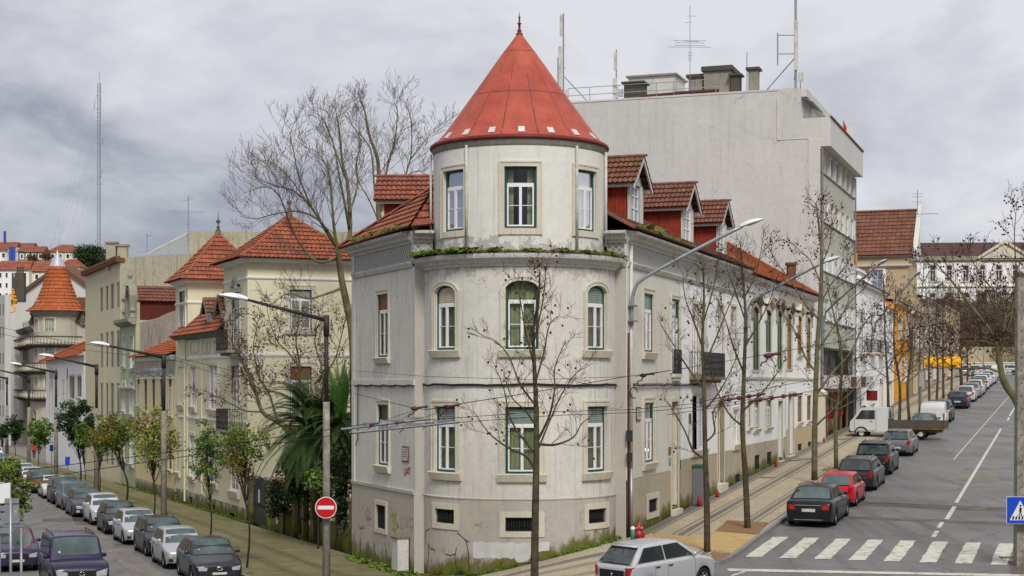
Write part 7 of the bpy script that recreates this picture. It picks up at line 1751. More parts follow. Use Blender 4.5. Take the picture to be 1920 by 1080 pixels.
def leafy(label, px, Y, cy, hw, hh, n, mt, seed, size=.1, trunkpx=None, r=.05, group='young street trees on the downhill pavement', name='street_tree', th=None, lean=0, ncl=34):
    rg = random.Random(seed); s = Y/3000; x = (px-960)*s; zc = zp(cy, Y); zb = G(x, Y)+.1; x0 = ((trunkpx or px)-960)*s
    t = thing(name, label, 'tree', (x0, Y, zb), group); mb = MB(); T = [V((x0, Y, zb)), V((x0+.1, Y, (zb*2+zc)/3)), V(((x0+x)/2, Y, (zb+zc*2)/3)), V((x, Y, zc+hh*s*.5))]; T = spline(T); limb(mb, T, r, .012, 6)
    n = int(n*1.7); size *= .95; ncl = 58; cl = []
    for k in range(ncl):
        u = V((rg.gauss(0, 1), rg.gauss(0, 1), rg.gauss(0, 1))).normalized()*rg.uniform(.35, 1.0); c = V((x+u.x*hw*s, Y+u.y*hw*s, zc+u.z*hh*s)); 
        if u.z < -.3: c.x = x+(c.x-x)*.8
        cl.append((c, rg.uniform(.13, .34)*hw*s))
        j = T[rg.randrange(len(T)//2, len(T))]; m = j.lerp(c, .5)+V((0, 0, .1)); mb.tube([j, m, c], [.018, .012, .005], 3, cap=False)
    mb.build('trunk', M['bark_d'], t); o = leaves('crown', cl, n, size, mt, t, rg); return t
leafy('small green street tree with thin crown before the garden gate', 455, 60, 850, 52, 62, 1500, 'leaf_go', 1, .085, 463)
leafy('small green street tree between two lamp posts beside the villa', 388, 66.5, 845, 40, 66, 1300, 'leaf_g', 2, .085, 392)
leafy('yellow-green street tree left of the near lamp posts', 285, 79, 822, 50, 64, 1800, 'leaf_ye', 3, .10, 287)
leafy('rusty orange-green street tree with broad crown', 215, 92, 815, 48, 46, 1900, 'leaf_go', 4, .11, 236, r=.09)
leafy('small rust-tinted street tree beside the broad one', 185, 98, 822, 26, 34, 800, 'leaf_go', 14, .11)
leafy('dark evergreen street tree before the beige block', 146, 104, 795, 36, 54, 2400, 'leaf_dk', 5, .13, 149, r=.08)
leafy('small bright green round tree beneath the dark evergreen', 157, 100, 815, 19, 26, 700, 'leaf_g', 6, .12)
leafy('olive street tree near the walker in red', 76, 127, 810, 25, 32, 1200, 'leaf_g', 7, .15, 70)
leafy('dark round tree in front of the turret building', 27, 150, 802, 20, 22, 900, 'leaf_dk', 8, .18)
leafy('tiny dark tree left of the walker in red', 3, 150, 810, 12, 16, 400, 'leaf_dk', 9, .18)
leafy('leafy green tree at the left edge above the parked purple four-wheel drive', 8, 50, 915, 58, 62, 2600, 'leaf_go', 10, .09, -40, group='', r=.1)
# round umbrella pine on the hill
t = thing('pine_tree', 'round dark green umbrella pine on the hill', 'tree', at(172, 560, 38)); mb = MB(); mb.tube([at(172, 560, 34), at(171, 560, 44)], .5, 6); mb.build('trunk', M['bark_d'], t); rg = random.Random(2)
cl = [(at(172+rg.uniform(-1, 1)*30, 560+rg.uniform(-4, 4), zp(484+rg.uniform(-17, 14), 560)), 1.9) for _ in range(60)]; cl = [c for c in cl if ((c[0].x-at(172, 560, 0).x)/5.6)**2+((c[0].z-44.2)/3.6)**2 < 1]
leaves('crown', cl, 6000, .5, 'leaf_dk', t, rg)
# shrubs on the hillside
t = None
for i, (px, py, w) in enumerate(((85, 480, 10), (62, 482, 9), (105, 492, 9), (8, 500, 6), (155, 505, 8))):
    Yh = 590; p = at(px, Yh, zp(py, Yh)); t = thing('shrub', ['brown bush between the stone hill house and the hipped one', 'brown scrub below the stone hill house', 'rusty bush under the hipped hill house', 'dark bush at the far left of the hill', 'brown bush under the round pine'][i], 'bush', tuple(p)); rg = random.Random(i); mb = MB(); mb.tube([p-V((0,0,3)), p], .2, 5); mb.build('stem', M['bark_d'], t)
    leaves('foliage', [(p+V((rg.uniform(-1, 1)*w*.2, rg.uniform(-1, 1), rg.uniform(-1, .8))), 1.0) for _ in range(12)], 700, .4, 'leaf_br' if i not in (3,) else 'leaf_dk', t, rg)
# date palm
Yp = 70.5; pc = at(597, Yp, zp(800, Yp)); t = thing('palm_tree', 'dense dark green date palm in the garden beside the corner building', 'palm', (pc.x, pc.y, -7.2)); rg = random.Random(9)
mb = MB(); mb.tube([(pc.x, pc.y, -7.3), (pc.x+.05, pc.y, -5), (pc.x, pc.y, pc.z-.2)], [.24, .26, .32], 10); mb.build('trunk', M['bark_d'], t)
def frond(mb, c, az, el, L, droop, w=.42):
    d = V((math.cos(az)*math.cos(el), math.sin(az)*math.cos(el), math.sin(el))); pts = []; p = V(c); n = 14
    for i in range(n+1):
        pts.append(p.copy()); d = (d+V((0,0,-droop*(.4+i/n)))).normalized(); p = p+d*L/n
    mb.tube(pts, [.03*(1-i/n)+.006 for i in range(n+1)], 3, cap=False)
    for i in range(1, n+1):
        for j in range(5):
            a = pts[i-1].lerp(pts[i], j/5); tdir = (pts[i]-pts[i-1]).normalized(); s = tdir.cross(V((0,0,1))); s = s.normalized() if s.length > .05 else V((1,0,0))
            u = (i+j/5)/n; l = w*math.sin(math.pi*min(1, .18+.8*u))*rg.uniform(.85, 1.1)
            for sg in (-1, 1):
                e = (s*sg+tdir*.75+V((0,0,-.28+.2*rg.random()))).normalized()*l; q = tdir*.02
                mb.poly([a-q, a+e*.5-q*.8, a+e, a+e*.5+q*.9])
mb = MB()
for k in range(165): frond(mb, pc+V((0,0,rg.uniform(-.4, .2))), rg.uniform(0, 6.28), R_(rg.choice([55, 40, 25, 10, -5, -25, -45, 65])+rg.uniform(-8, 8)), rg.uniform(2.9, 3.9), rg.uniform(.12, .19), .55)
mb.build('fronds', M['palm'], t)
mb = MB()
for k in range(14): frond(mb, pc+V((.2,0,0)), rg.uniform(0, 6.28), R_(rg.uniform(-85, -50)), rg.uniform(2.0, 2.8), .05)
mb.build('dry_fronds', M['palmd'], t)
p2 = at(640, 68.5, zp(790, 68.5)); t = thing('palm_tree', 'young palm with upright bright fronds against the corner building', 'palm', (p2.x, p2.y, -7.2)); mb = MB(); mb.tube([(p2.x, p2.y, -7.3), p2], [.25, .3], 8); mb.build('trunk', M['bark_d'], t)
mb = MB()
for k in range(12): frond(mb, p2, rg.uniform(0, 6.28), R_(rg.uniform(66, 86)), rg.uniform(2.4, 3.0), .035, .3)
mb.build('fronds', M['palmy'], t); mb = MB()
for k in range(36): frond(mb, p2, rg.uniform(0, 6.28), R_(rg.uniform(-60, 30)), rg.uniform(1.6, 2.4), .1, .35)
mb.build('lower_fronds', M['palm'], t)
# dark shrubs in the garden
for i, (px, py, w, hgt, mt, Y) in enumerate(((533, 935, 22, 28, 'leaf_dk', 75), (560, 900, 25, 40, 'leaf_dk', 71.5), (632, 920, 24, 75, 'leaf_dk', 67.3), (600, 930, 20, 42, 'leaf_dk', 73), (597, 903, 12, 8, 'leaf_g', 67.5))):
    p = at(px, Y, zp(py, Y)); s = Y/3000; t = thing('shrub', ['glossy dark shrub above the mossy garden wall', 'tall dark shrub under the palm', 'dark ivy mass between palm and corner building', 'low dark shrub behind the garden posts', 'small white-flowered shrub behind the no entry pole'][i], 'bush', (p.x, p.y, -7.2)); rg = random.Random(i+20)
    mb = MB(); mb.tube([(p.x, p.y, -7.3), p], .05, 5); mb.build('stem', M['bark_d'], t)
    leaves('foliage', [(p+V((rg.uniform(-1, 1)*w*s, rg.uniform(-.6, .6), rg.uniform(-1, 1)*hgt*s)), .35) for _ in range(26)], 1500, .12, mt, t, rg)
    if i == 4: leaves('flowers', [(p+V((rg.uniform(-1, 1)*w*s, -.3, rg.uniform(-1, 1)*hgt*s)), .2) for _ in range(10)], 60, .08, 'white', t, rg)
# ferns and weeds on the ledges (nobody could count them)
def weeds(name, label, pts, n, size, mt, seed, cat='plants'):
    mb = MB(); rg = random.Random(seed)
    for k in range(n):
        p, s = rg.choice(pts); p = V(p)+V((rg.gauss(0, .07), rg.gauss(0, .05), 0))*1; L = size*s*rg.uniform(.5, 1.2); a = rg.uniform(0, 6.28); d = V((math.cos(a)*.8, math.sin(a)*.8, rg.uniform(.2, 1))).normalized(); e = d.orthogonal().normalized()*L*.16
        m = p+d*L*.55; q = p+d*L+V((0, 0, -L*.35)); mb.poly([p, m-e, q, m+e])
    o = tag(mb.build(name, M[mt]), label, cat, kind='stuff'); return o
rg = random.Random(3); P = []
for k in range(420):
    a = rg.uniform(-84, 84); c = rg.random()
    clump = .5+.5*math.sin(a*.35)+.5*math.sin(a*.9+1)
    P.append((TL.p(3.55*R_(a), rg.uniform(.0, .36), 4.50), max(.4, clump*.7+.3)))
for a0_ in (-70, -58, -52, -34, -30): P += [(TL.p(3.55*R_(a0_+rg.uniform(-4, 4)), rg.uniform(.1, .38), 4.5), 1.5) for _ in range(26)]
weeds('ferns', 'green ferns growing along the tower ledge', P, 6500, .23, 'fern', 1)
mb = MB(); uprof(mb, TL, -3.55*R_(85), 3.55*R_(85), [(-.38, 4.48), (.36, 4.38), (.37, 4.47), (.2, 4.54), (-.38, 4.58)]); tag(mb.build('moss', M['conc_dk']), 'dark moss crust on the tower ledge', 'moss', kind='stuff')
P = [(FL.p(rg.uniform(.2, 3.6), .35-rg.uniform(0, .4), 5.58), rg.uniform(.6, 1.4)) for _ in range(120)]+[(FL.p(rg.uniform(4.0, 6.2), .38-rg.uniform(0, .35), 5.55), rg.uniform(.5, 1.2)) for _ in range(60)]
weeds('roof_weeds', 'green weeds along the gutter of the left roof', P, 2600, .26, 'fern', 2)
P = [(FR.p(rg.gauss(3.1, .6), .25-rg.uniform(0, .5), 5.62), rg.uniform(.8, 1.7)) for _ in range(60)]+[(FR.p(rg.uniform(.2, 9), .35, 5.6), .5) for _ in range(50)]
weeds('roof_weeds', 'yellow-green weeds sprouting below the first two right dormers', P, 900, .36, 'fern', 3)
P = []
for k in range(260):
    a = rg.uniform(-75, 80); q = TL.p(3.55*R_(a), rg.uniform(.06, .22), 0); P.append(((q.x, q.y, G(q.x, q.y)+.12), rg.uniform(.5, 1.2)))
for k in range(200): q = FL.p(rg.uniform(0, 6.8), rg.uniform(.1, .5), 0); P.append(((q.x, q.y, G(q.x, q.y)+.12), rg.uniform(.6, 1.8)))
weeds('grass', 'moss and grass at the foot of the corner building', P, 4200, .2, 'fern', 4, 'grass')
P = []
for k in range(300):
    q = FV.p(rg.uniform(-1, 40), rg.uniform(.05, .4), 0); P.append(((q.x, q.y, zL(q.y)+.12), rg.uniform(.4, 1)))
weeds('grass', 'moss and grass along the foot of the downhill houses', P, 2400, .18, 'fern', 5, 'grass')
# ---------------------------------------------------------------- vehicles
def lerpT(T, x):
    if x <= T[0][0]: return T[0][1]
    for (a, b), (c, d) in zip(T, T[1:]):
        if x <= c: 
            t = (x-a)/(c-a+1e-9); return b+(d-b)*t
    return T[-1][1]
KINDS = {   # cowl, roof front, roof rear, tail base, belt, hood nose height, deck height, tumblehome
 'hatch':  dict(c=.25, rf=.43, rr=.80, rb=.965, belt=.64, nose=.47, deck=.67, th=.72),
 'mini':   dict(c=.22, rf=.42, rr=.83, rb=.97, belt=.64, nose=.50, deck=.67, th=.71),
 'sedan':  dict(c=.27, rf=.43, rr=.70, rb=.86, belt=.645, nose=.47, deck=.70, th=.72),
 'estate': dict(c=.26, rf=.42, rr=.89, rb=.975, belt=.64, nose=.47, deck=.655, th=.74),
 'suv':    dict(c=.26, rf=.41, rr=.89, rb=.975, belt=.62, nose=.52, deck=.64, th=.80),
 'jeep':   dict(c=.30, rf=.41, rr=.95, rb=.985, belt=.60, nose=.53, deck=.60, th=.84),
 'van':    dict(c=.20, rf=.36, rr=.97, rb=.99, belt=.56, nose=.44, deck=.58, th=.86),
 'coupe':  dict(c=.29, rf=.46, rr=.68, rb=.90, belt=.66, nose=.47, deck=.69, th=.70)}
PAINT = {}
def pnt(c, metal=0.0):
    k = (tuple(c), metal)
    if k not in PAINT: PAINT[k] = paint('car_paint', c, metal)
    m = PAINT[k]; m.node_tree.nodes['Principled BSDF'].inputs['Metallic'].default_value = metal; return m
def car(label, pos, heading, kind, L, W, H, col, metal=.3, near=True, wr=.31, front=True, rear=True, glass='carglass', pitch=0, opt=(), group=None, tl=1.0, nm='parked_car', cat='car'):
    K = KINDS[kind]; t = thing(nm, label, cat, (0, 0, 0), group)
    P = pnt(col, metal); zb = .20*H/1.45; hw = W/2; X = lambda s: L/2-s*L
    wx = (.175 if kind != 'van' else .16, .80); hub = [X(wx[0]), X(wx[1])]; ra = wr+.055
    top = [(0, K['nose']*H*.74), (.006, K['nose']*H*.92), (.03, K['nose']*H*1.04), (.10, K['nose']*H*1.14), (K['c'], K['belt']*H), (K['c']+.06, K['belt']*H+.005), (K['rb']-.03, K['deck']*H), (min(.985, K['rb']+.008), K['deck']*H*.95), (.99, K['deck']*H*.85), (1, K['deck']*H*.62)]
    if kind == 'sedan' or kind == 'coupe': top[-3] = (.97, K['deck']*H*.985)
    wid = [(0, .76), (.012, .86), (.04, .93), (.10, .975), (.2, 1), (.82, 1), (.93, .965), (.98, .91), (1, .84)]
    if kind in ('van', 'jeep'): wid = [(0, .84), (.012, .92), (.05, .97), (.15, 1), (.9, 1), (.985, .975), (1, .95)]
    S = sorted(set([0, .004, .012, .025, .045, .07, 1, .996, .988, .975, .95]+[round(.1+.85*i/44, 4) for i in range(45)]+[K['c'], K['rb']]))
    def bot(s):
        x = X(s); b = zb+(.06 if s < .03 or s > .97 else 0)
        for h in hub:
            d = abs(x-h)
            if d < ra: b = max(b, wr+math.sqrt(ra*ra-d*d))
        return b
    rows = []
    for s in S:
        w = lerpT(wid, s)*hw; zt = lerpT(top, s); b = min(bot(s), zt-.12); cr = .035 if s < K['c'] else .02
        m1 = max(b+.01, .52*zt); m0 = max(b+.005, .32*H*.75)
        half = [(w*.965, b), (w*.995, min(m0, m1)), (w, m1), (w*.992, zt-.10), (w*.965, zt-.035), (w*.90, zt), (w*.6, zt+cr*.8), (0, zt+cr)]
        rows.append([(X(s), -y, z) for y, z in half]+[(X(s), y, z) for y, z in half[-2::-1]])
    mb = MB(); mb.grid(rows); n = len(rows[0])
    mb.poly(rows[0][::-1]); mb.poly(rows[-1])
    # greenhouse: roof and pillars in body colour
    zbt = lambda s: lerpT(top, s)
    wb = .905*hw if kind not in ('van', 'jeep') else .93*hw; wt = K['th']*hw
    c, rf, rr, rb = K['c'], K['rf'], K['rr'], K['rb']
    st = [(c, 0), (c+(rf-c)*.5, .56), (rf-.01, .945), (rf+.05, .985), ((rf+rr)/2, 1.0), (rr-.07, .975), (rr, .93), (rr+(rb-rr)*.5, .5), (rb, 0)]
    G_ = []
    for s, q in st:
        zl = zbt(min(max(s, c), rb))-.012; z1 = zl+(H-zl)*q; yw = wb+(wt-wb)*min(1, q*1.02); 
        half = [(wb, zl), (wb+(yw-wb)*.5, zl+(z1-zl)*.5-.0), (yw, max(zl, z1-.05*q)), (yw*.93, z1-.008*q), (yw*.55, z1+.012*q), (0, z1+.018*q)]
        G_.append([(X(s), -y, z) for y, z in half]+[(X(s), y, z) for y, z in half[-2::-1]])
    mb.grid(G_)
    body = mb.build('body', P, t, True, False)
    # underbody and wheel-well shadow block
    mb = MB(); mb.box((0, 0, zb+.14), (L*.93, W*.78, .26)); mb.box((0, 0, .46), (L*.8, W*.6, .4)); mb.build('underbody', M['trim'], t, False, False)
    def side(s, q, off=.012, sg=1):       # point on the side glass plane: s along, q up 0..1 of the greenhouse
        zl = zbt(s)-.012; z = zl+(H-zl)*q; y = wb+(wt-wb)*q+off; return (X(s), sg*y, z)
    def fq(q): return c+(rf-c)*q/.95
    def rq(q): return rb-(rb-rr)*q/.94
    panes = []
    q0, q1 = .08, .84
    fl, rl = [fq(q0)+.035, fq(q1)+.03], [rq(q0)-.045, rq(q1)-.035]
    bp = c+(rf-c)+.30*(rr-rf) if kind not in ('jeep',) else .56; bp = .54 if kind in ('hatch', 'estate', 'suv', 'sedan') else (.60 if kind != 'van' else .47)
    segs_ = [(fl, (bp-.008, bp-.004)), ((bp+.010, bp+.008), rl)]
    if kind in ('estate', 'suv', 'jeep'): cp_ = .80; segs_ = [segs_[0], ((bp+.010, bp+.008), (cp_-.012, cp_-.014)), ((cp_+.005, cp_+.002), rl)]
    if kind == 'van': segs_ = [(fl, (bp, bp))]
    for sg in (1, -1):
        for (a, b) in segs_:
            mb = MB(); rws = []
            for q in (q0, (q0+q1)/2, q1):
                k = (q-q0)/(q1-q0); sa = a[0]+(a[1]-a[0])*k; sb = b[0]+(b[1]-b[0])*k
                if sb < sa+.01: sb = sa+.01
                rws.append([side(sa+(sb-sa)*i/4, q, .010, sg) for i in range(5)])
            mb.grid(rws); mb.build('side_window', M['carglass'], t, True, False)
    def scr(s0, q0, s1, q1, mt, nm, ins=.90):
        rws = []
        for k in range(5):
            v = k/4; s = s0+(s1-s0)*v; q = q0+(q1-q0)*v; zl = zbt(min(max(s, c), rb))-.012; z = zl+(H-zl)*q; yw = (wb+(wt-wb)*q)*ins; o = .018; dx = o if s < .5 else -o
            rws.append([(X(s)+dx, y*yw, z+o*.6+(.012+.018)*q*(1-abs(y)**2*1.3)) for y in (-1, -.6, 0, .6, 1)])
        mb = MB(); mb.grid(rws); return mb.build(nm, M[mt], t, True, False)
    scr(c+.012, .06, rf-.020, .90, 'carglass2', 'windscreen')
    if kind != 'van': scr(rb-(.004 if kind not in ('sedan', 'coupe') else .012), .12 if kind not in ('sedan','coupe') else .08, rr+.012, .84, 'carglass' if 'lightrear' not in opt else 'carglass2', 'rear_window', .86)
    # wheels
    for hx in hub:
        for sg in (1, -1):
            mb = MB(); yc = sg*(hw-.115); pr = [(wr*.62, -.10), (wr*.93, -.10), (wr, -.06), (wr, .06), (wr*.93, .10), (wr*.62, .10)]; nn = 20
            mb.grid([[(hx+r*math.cos(6.28318*i/nn), yc+o, wr+r*math.sin(6.28318*i/nn)) for i in range(nn)] for r, o in pr], closed=True)
            w_ = mb.build('wheel', M['tyre'], t, True, False); mb = MB(); yo = yc+sg*.07
            mb.poly([(hx+wr*.62*math.cos(6.28318*i/nn), yo-sg*.05, wr+wr*.62*math.sin(6.28318*i/nn)) for i in range(nn)], 1)
            for k in range(5 if near else 3):
                a = 6.28318*k/(5 if near else 3)+.3; ca, sa = math.cos(a), math.sin(a); h_ = wr*.11
                Q = [(hx+ca*wr*.08-sa*h_, yo, wr+sa*wr*.08+ca*h_), (hx+ca*wr*.08+sa*h_, yo, wr+sa*wr*.08-ca*h_), (hx+ca*wr*.62+sa*h_*.7, yo, wr+sa*wr*.62-ca*h_*.7), (hx+ca*wr*.62-sa*h_*.7, yo, wr+sa*wr*.62+ca*h_*.7)]
                mb.hexa([(x, y-sg*.04, z) for x, y, z in Q]+Q)
            mb.grid([[(hx+r*math.cos(6.28318*i/nn), yo+o*sg, wr+r*math.sin(6.28318*i/nn)) for i in range(nn)] for r, o in ((wr*.66, .0), (wr*.64, .02), (wr*.56, .0), (wr*.55, -.04))], closed=True)
            mb.build('rim', [M['rim'], M['trim']], w_, True, False)
    # lamps, bumpers, plates
    def onbody(s, y): return lerpT(wid, s)*hw*y
    def front_patch(y0, y1, z0, z1, nm, mt, push=.012, tp=0):
        mb = MB(); cols = []
        for i in range(13):
            y = y0+(y1-y0)*i/12; a = abs(y)
            def s_at(yy): 
                for q in [k*.002 for k in range(60)]:
                    if lerpT(wid, q)*.985 >= abs(yy): return q
                return .12
            s = s_at(a); cols.append([(X(s)+push*(1 if a < .9 else .4), y*hw*.985, z0+(z1-z0)*f*(1-tp*(1-(a-.5)/.45))) for f in (0, .5, 1)])
        mb.grid(cols); return mb.build(nm, M[mt], t, True, False)
    nz = K['nose']*H
    def rear_patch(y0, y1, z0, z1, nm, mt, push=.014):
        mb = MB(); cols = []
        for i in range(15):
            y = y0+(y1-y0)*i/14; a = abs(y); s = 1
            for q in [1-k*.002 for k in range(60)]:
                if lerpT(wid, q)*.99 >= a: s = q; break
            cols.append([(X(s)-push*(1 if a < .8 else .3), y*hw*.978+.004*(1 if y > 0 else -1), z) for z in (z0, (z0+z1)/2, z1)])
        mb.grid(cols); return mb.build(nm, M[mt], t, True, False)
    if front:
        for sg in (1, -1):
            a, b = sorted((sg*.50, sg*.93)); front_patch(a, b, nz*.71, nz*.97, 'headlight', 'headl', .016, .45)
        gz_ = front_patch(-.44, .44, nz*.70, nz*.90, 'grille', 'trim', .016); 
        if 'chromegrille' in opt: front_patch(-.46, .46, nz*.90, nz*.94, 'grille_bar', 'chrome', .022)
        front_patch(-.55, .55, zb+.08, nz*.48, 'air_intake', 'trim', .014)
        if near:
            front_patch(-.86, -.66, zb+.10, zb+.22, 'fog_lamp', 'headl' if 'fog' in opt else 'trim', .016); front_patch(.66, .86, zb+.10, zb+.22, 'fog_lamp', 'headl' if 'fog' in opt else 'trim', .016)
            p_ = front_patch(-.29, .29, nz*.50, nz*.62, 'number_plate', 'plate', .03)
        mb = MB(); mb.lathe((0, 0, 0), [(.05, 0), (.05, .01), (.0, .012)], 12)
    if rear:
        dz = K['deck']*H
        tw_, t0, t1 = ((.68, .95), dz*.68, dz*.94) if kind in ('hatch', 'mini', 'suv', 'estate') else ((.56, .95), dz*.68, dz*.86)
        if kind == 'van': tw_, t0, t1 = (.84, .955), dz*.55, dz*1.05
        for sg in (1, -1):
            a, b = sorted((sg*tw_[0], sg*tw_[1])); rear_patch(a, b, t0, t1, 'tail_light', 'taill', .02)
        pz = dz*.60 if kind not in ('hatch', 'mini') else dz*.45
        pp = rear_patch(-.29, .29, pz, pz+.12, 'number_plate', 'plate', .026)
        if near:
            mb = MB(); mb.hexa([(X(1)-.028, .29*hw-.0, pz), (X(1)-.03, .29*hw, pz), (X(1)-.03, .25*hw, pz), (X(1)-.028, .25*hw, pz), (X(1)-.028, .29*hw, pz+.12), (X(1)-.03, .29*hw, pz+.12), (X(1)-.03, .25*hw, pz+.12), (X(1)-.028, .25*hw, pz+.12)]); mb.build('plate_band', M['plateb'], pp, False, False)
        rear_patch(-.62, .62, zb+.06, zb+.17, 'bumper_lower', 'trim', .012)
        if 'chrome' in opt: rear_patch(-.54, .54, dz*.835, dz*.86, 'chrome_strip', 'chrome', .03); rear_patch(-.6, .6, zb+.10, zb+.125, 'chrome_strip', 'chrome', .024)
        if 'blackbumper' in opt: rear_patch(-.97, .97, zb+.03, zb+.22, 'bumper', 'trim', .02); 
        if near and kind in ('hatch', 'mini', 'suv', 'estate'):
            mb = MB(); zl = zbt(rb); mb.tube([(X(rb)-.03, 0, zl+.04), (X(rb-(rb-rr)*.4)-.05, hw*.32, zl+(H-zl)*.38)], .012, 4); mb.build('wiper', M['trim'], t, False, False)
    # mirrors, handles, joints, sills
    for sg in (1, -1):
        mb = MB(); sx = c+.075; z = zbt(c)+.055; y = sg*(hw*.965); mb.ball((X(sx), y+sg*.05, z+.03), .10, 0, 10, 6, (.6, .95, .75)); mb.build('mirror', P if 'blackmirror' not in opt else M['trim'], t, True, False)
    mb = MB(); e = .004
    for sg in (1, -1):
        for s in (c+.055, bp, (.745 if kind != 'van' else .52)):
            zt_ = zbt(s)-.04; ys = [(zb+.10, .985), (.45*zt_, 1.0), (zt_-.06, .992)]
            pts = [(X(s)+(0 if s != .745 else (.03 if z > .5 else 0)), sg*(lerpT(wid, s)*hw*k+e), z) for z, k in ys]
            for a, b in zip(pts, pts[1:]): mb.poly([(a[0]-.006, a[1], a[2]), (a[0]+.006, a[1], a[2]), (b[0]+.006, b[1], b[2]), (b[0]-.006, b[1], b[2])])
        if near or True:
            for s in (bp-.035, .71) if kind not in ('van', 'coupe', 'jeep') else (bp-.04,):
                z = zbt(s)-.14; mb.box((X(s), sg*(hw*.995+.012), z), (.16, .03, .03))
        rws = [[(X(s), sg*(hw*lerpT(wid, s)*.985+.006), z) for z in (zb-.01, zb+.07)] for s in (wx[0]+ra/L+.01, .4, .6, wx[1]-ra/L-.01)]; mb.grid(rws)
    mb.build('trim', M['trim'], t, False, False)
    if 'rails' in opt:
        for sg in (1, -1): mb = MB(); mb.tube([(X(rf+.06), sg*wt*.86, H+.0), (X(rf+.08), sg*wt*.86, H+.06), (X(rr-.06), sg*wt*.86, H+.05), (X(rr-.03), sg*wt*.86, H-.02)], .018, 5); mb.build('roof_rail', M['galv' if 'darkrails' not in opt else 'trim'], t, True, False)
    if 'spoiler' in opt: mb = MB(); mb.hexa([(X(rr)+.1, -wt*.9, H-.05), (X(rr)-.14, -wt*.85, H-.06), (X(rr)-.14, wt*.85, H-.06), (X(rr)+.1, wt*.9, H-.05), (X(rr)+.1, -wt*.9, H-.01), (X(rr)-.14, -wt*.85, H-.035), (X(rr)-.14, wt*.85, H-.035), (X(rr)+.1, wt*.9, H-.01)]); mb.build('spoiler', P, t, True, False)
    if 'aerial' in opt: mb = MB(); mb.tube([(X(rf+.05), 0, H), (X(rf+.11), 0, H+.22)], .006, 3); mb.build('aerial', M['trim'], t, False, False)
    if 'rearclad' in opt: rear_patch(-.6, .6, zbt(.99)*.62, zbt(.99)*1.0, 'hatch_panel', 'trim', .012); mb = MB(); mb.ball((X(1)-.025, 0, zbt(.99)*.84), .05, 0, 8, 5, (.3, .8, 1.2)); mb.build('emblem', M['chrome'], t, True, False)
    if 'emblem' in opt: mb = MB(); mb.tube([(X(0)+.035, .11*math.cos(a), nz*.80+.065*math.sin(a)) for a in [6.283*i/14 for i in range(15)]], .012, 4); mb.tube([(X(0)+.035, .045*math.cos(a), nz*.80+.06*math.sin(a)) for a in [6.283*i/12 for i in range(13)]], .01, 4); mb.build('emblem', M['chrome'], t, True, False)
    if 'stickers' in opt:
        mb = MB(); mb.box((X(fq(.35))+.05, -wb*.62, zbt(c)+(H-zbt(c))*.33), (.01, .06, .06)); mb.build('sticker', M['signwhite'], t, False, False)
    t.location = pos; t.rotation_euler = (0, -pitch, heading)
    return t
HR = math.atan2(FR.d.y, FR.d.x); HLt = math.atan2(-1, .41)      # uphill heading ; heading of cars facing down to the camera
JR = random.Random(7)
def onR(Yr, L): y = Yr+L*.5*.943; x = .352*y-16.14+6.0+JR.uniform(-.12, .14); return (x, y, zR(y))
GR = 'cars parked along the uphill kerb'; GLf = 'cars parked along the downhill kerb'
PR_ = math.atan(.0415)
K1 = (.012, .012, .016); GYd = (.045, .045, .052); SIL = (.42, .43, .46); WHT = (.62, .62, .62); RED = (.52, .012, .02)
UR = [
 (61.2, 'sedan', 4.88, 1.86, 1.47, K1, .0, 'glossy black saloon nearest the crosswalk, first of the uphill row', ('chrome', 'lightrear', 'aerial')),
 (67.6, 'hatch', 3.75, 1.60, 1.38, RED, .0, 'bright red old hatchback with black bumper behind the black saloon', ('blackbumper', 'lightrear', 'blackmirror')),
 (73.6, 'estate', 4.70, 1.81, 1.46, (.03, .03, .034), .2, 'dark grey estate with chrome strip behind the red hatchback', ('chrome', 'rails')),
 (80.8, 'suv', 4.50, 1.83, 1.63, (.016, .015, .015), .1, 'black off-roader behind the dark grey estate', ('rails', 'spoiler')),
 (91.6, 'hatch', 4.42, 1.80, 1.44, (.17, .17, .19), .4, 'mid grey hatchback beside the dropside bed of the white truck', ('spoiler',)),
 (107.5, 'coupe', 4.35, 1.68, 1.38, (.035, .037, .04), .2, 'old dark grey saloon between the white truck and the white van', ('lightrear', 'blackbumper')),
 (113.2, 'van', 4.38, 1.83, 1.83, WHT, 0, 'white panel van with blank rear doors on the uphill kerb', ('blackbumper',)),
 (119.6, 'suv', 4.45, 1.82, 1.62, (.02, .024, .04), .1, 'dark blue off-roader just beyond the white panel van', ('rails',)),
 (136.5, 'estate', 4.80, 1.82, 1.48, (.02, .025, .05), .2, 'dark navy estate leading the line of silver cars', ()),
 (147.0, 'hatch', 4.2, 1.76, 1.46, (.55, .55, .57), .2, 'pale silver hatchback directly beyond the navy estate', ()),
 (153.2, 'sedan', 4.4, 1.74, 1.44, (.30, .31, .33), .4, 'grey saloon third from the navy estate', ()),
 (159.4, 'hatch', 4.1, 1.76, 1.50, (.58, .58, .58), .1, 'white hatchback before the maroon one uphill', ()),
 (165.4, 'hatch', 4.0, 1.75, 1.48, (.12, .02, .03), .2, 'dark maroon hatchback in the far silver line', ()),
 (171.4, 'hatch', 4.1, 1.76, 1.48, (.60, .60, .60), .1, 'white hatchback beyond the maroon one', ()),
 (177.6, 'sedan', 4.4, 1.76, 1.46, (.56, .56, .58), .2, 'white saloon second to last of the kerbside line', ()),
 (184.0, 'sedan', 4.4, 1.76, 1.50, (.50, .50, .53), .2, 'pale saloon at the far end of the kerbside line', ()),
]
for i, (Yr, k, L, W, H, c, mt, lab, opt) in enumerate(UR):
    car(lab, onR(Yr, L), HR+JR.uniform(-.02, .02), k, L, W, H, c, mt, near=Yr < 120, front=Yr < 70, opt=opt, pitch=PR_, group=GR, wr=.32 if k in ('suv', 'estate', 'sedan') else .29)
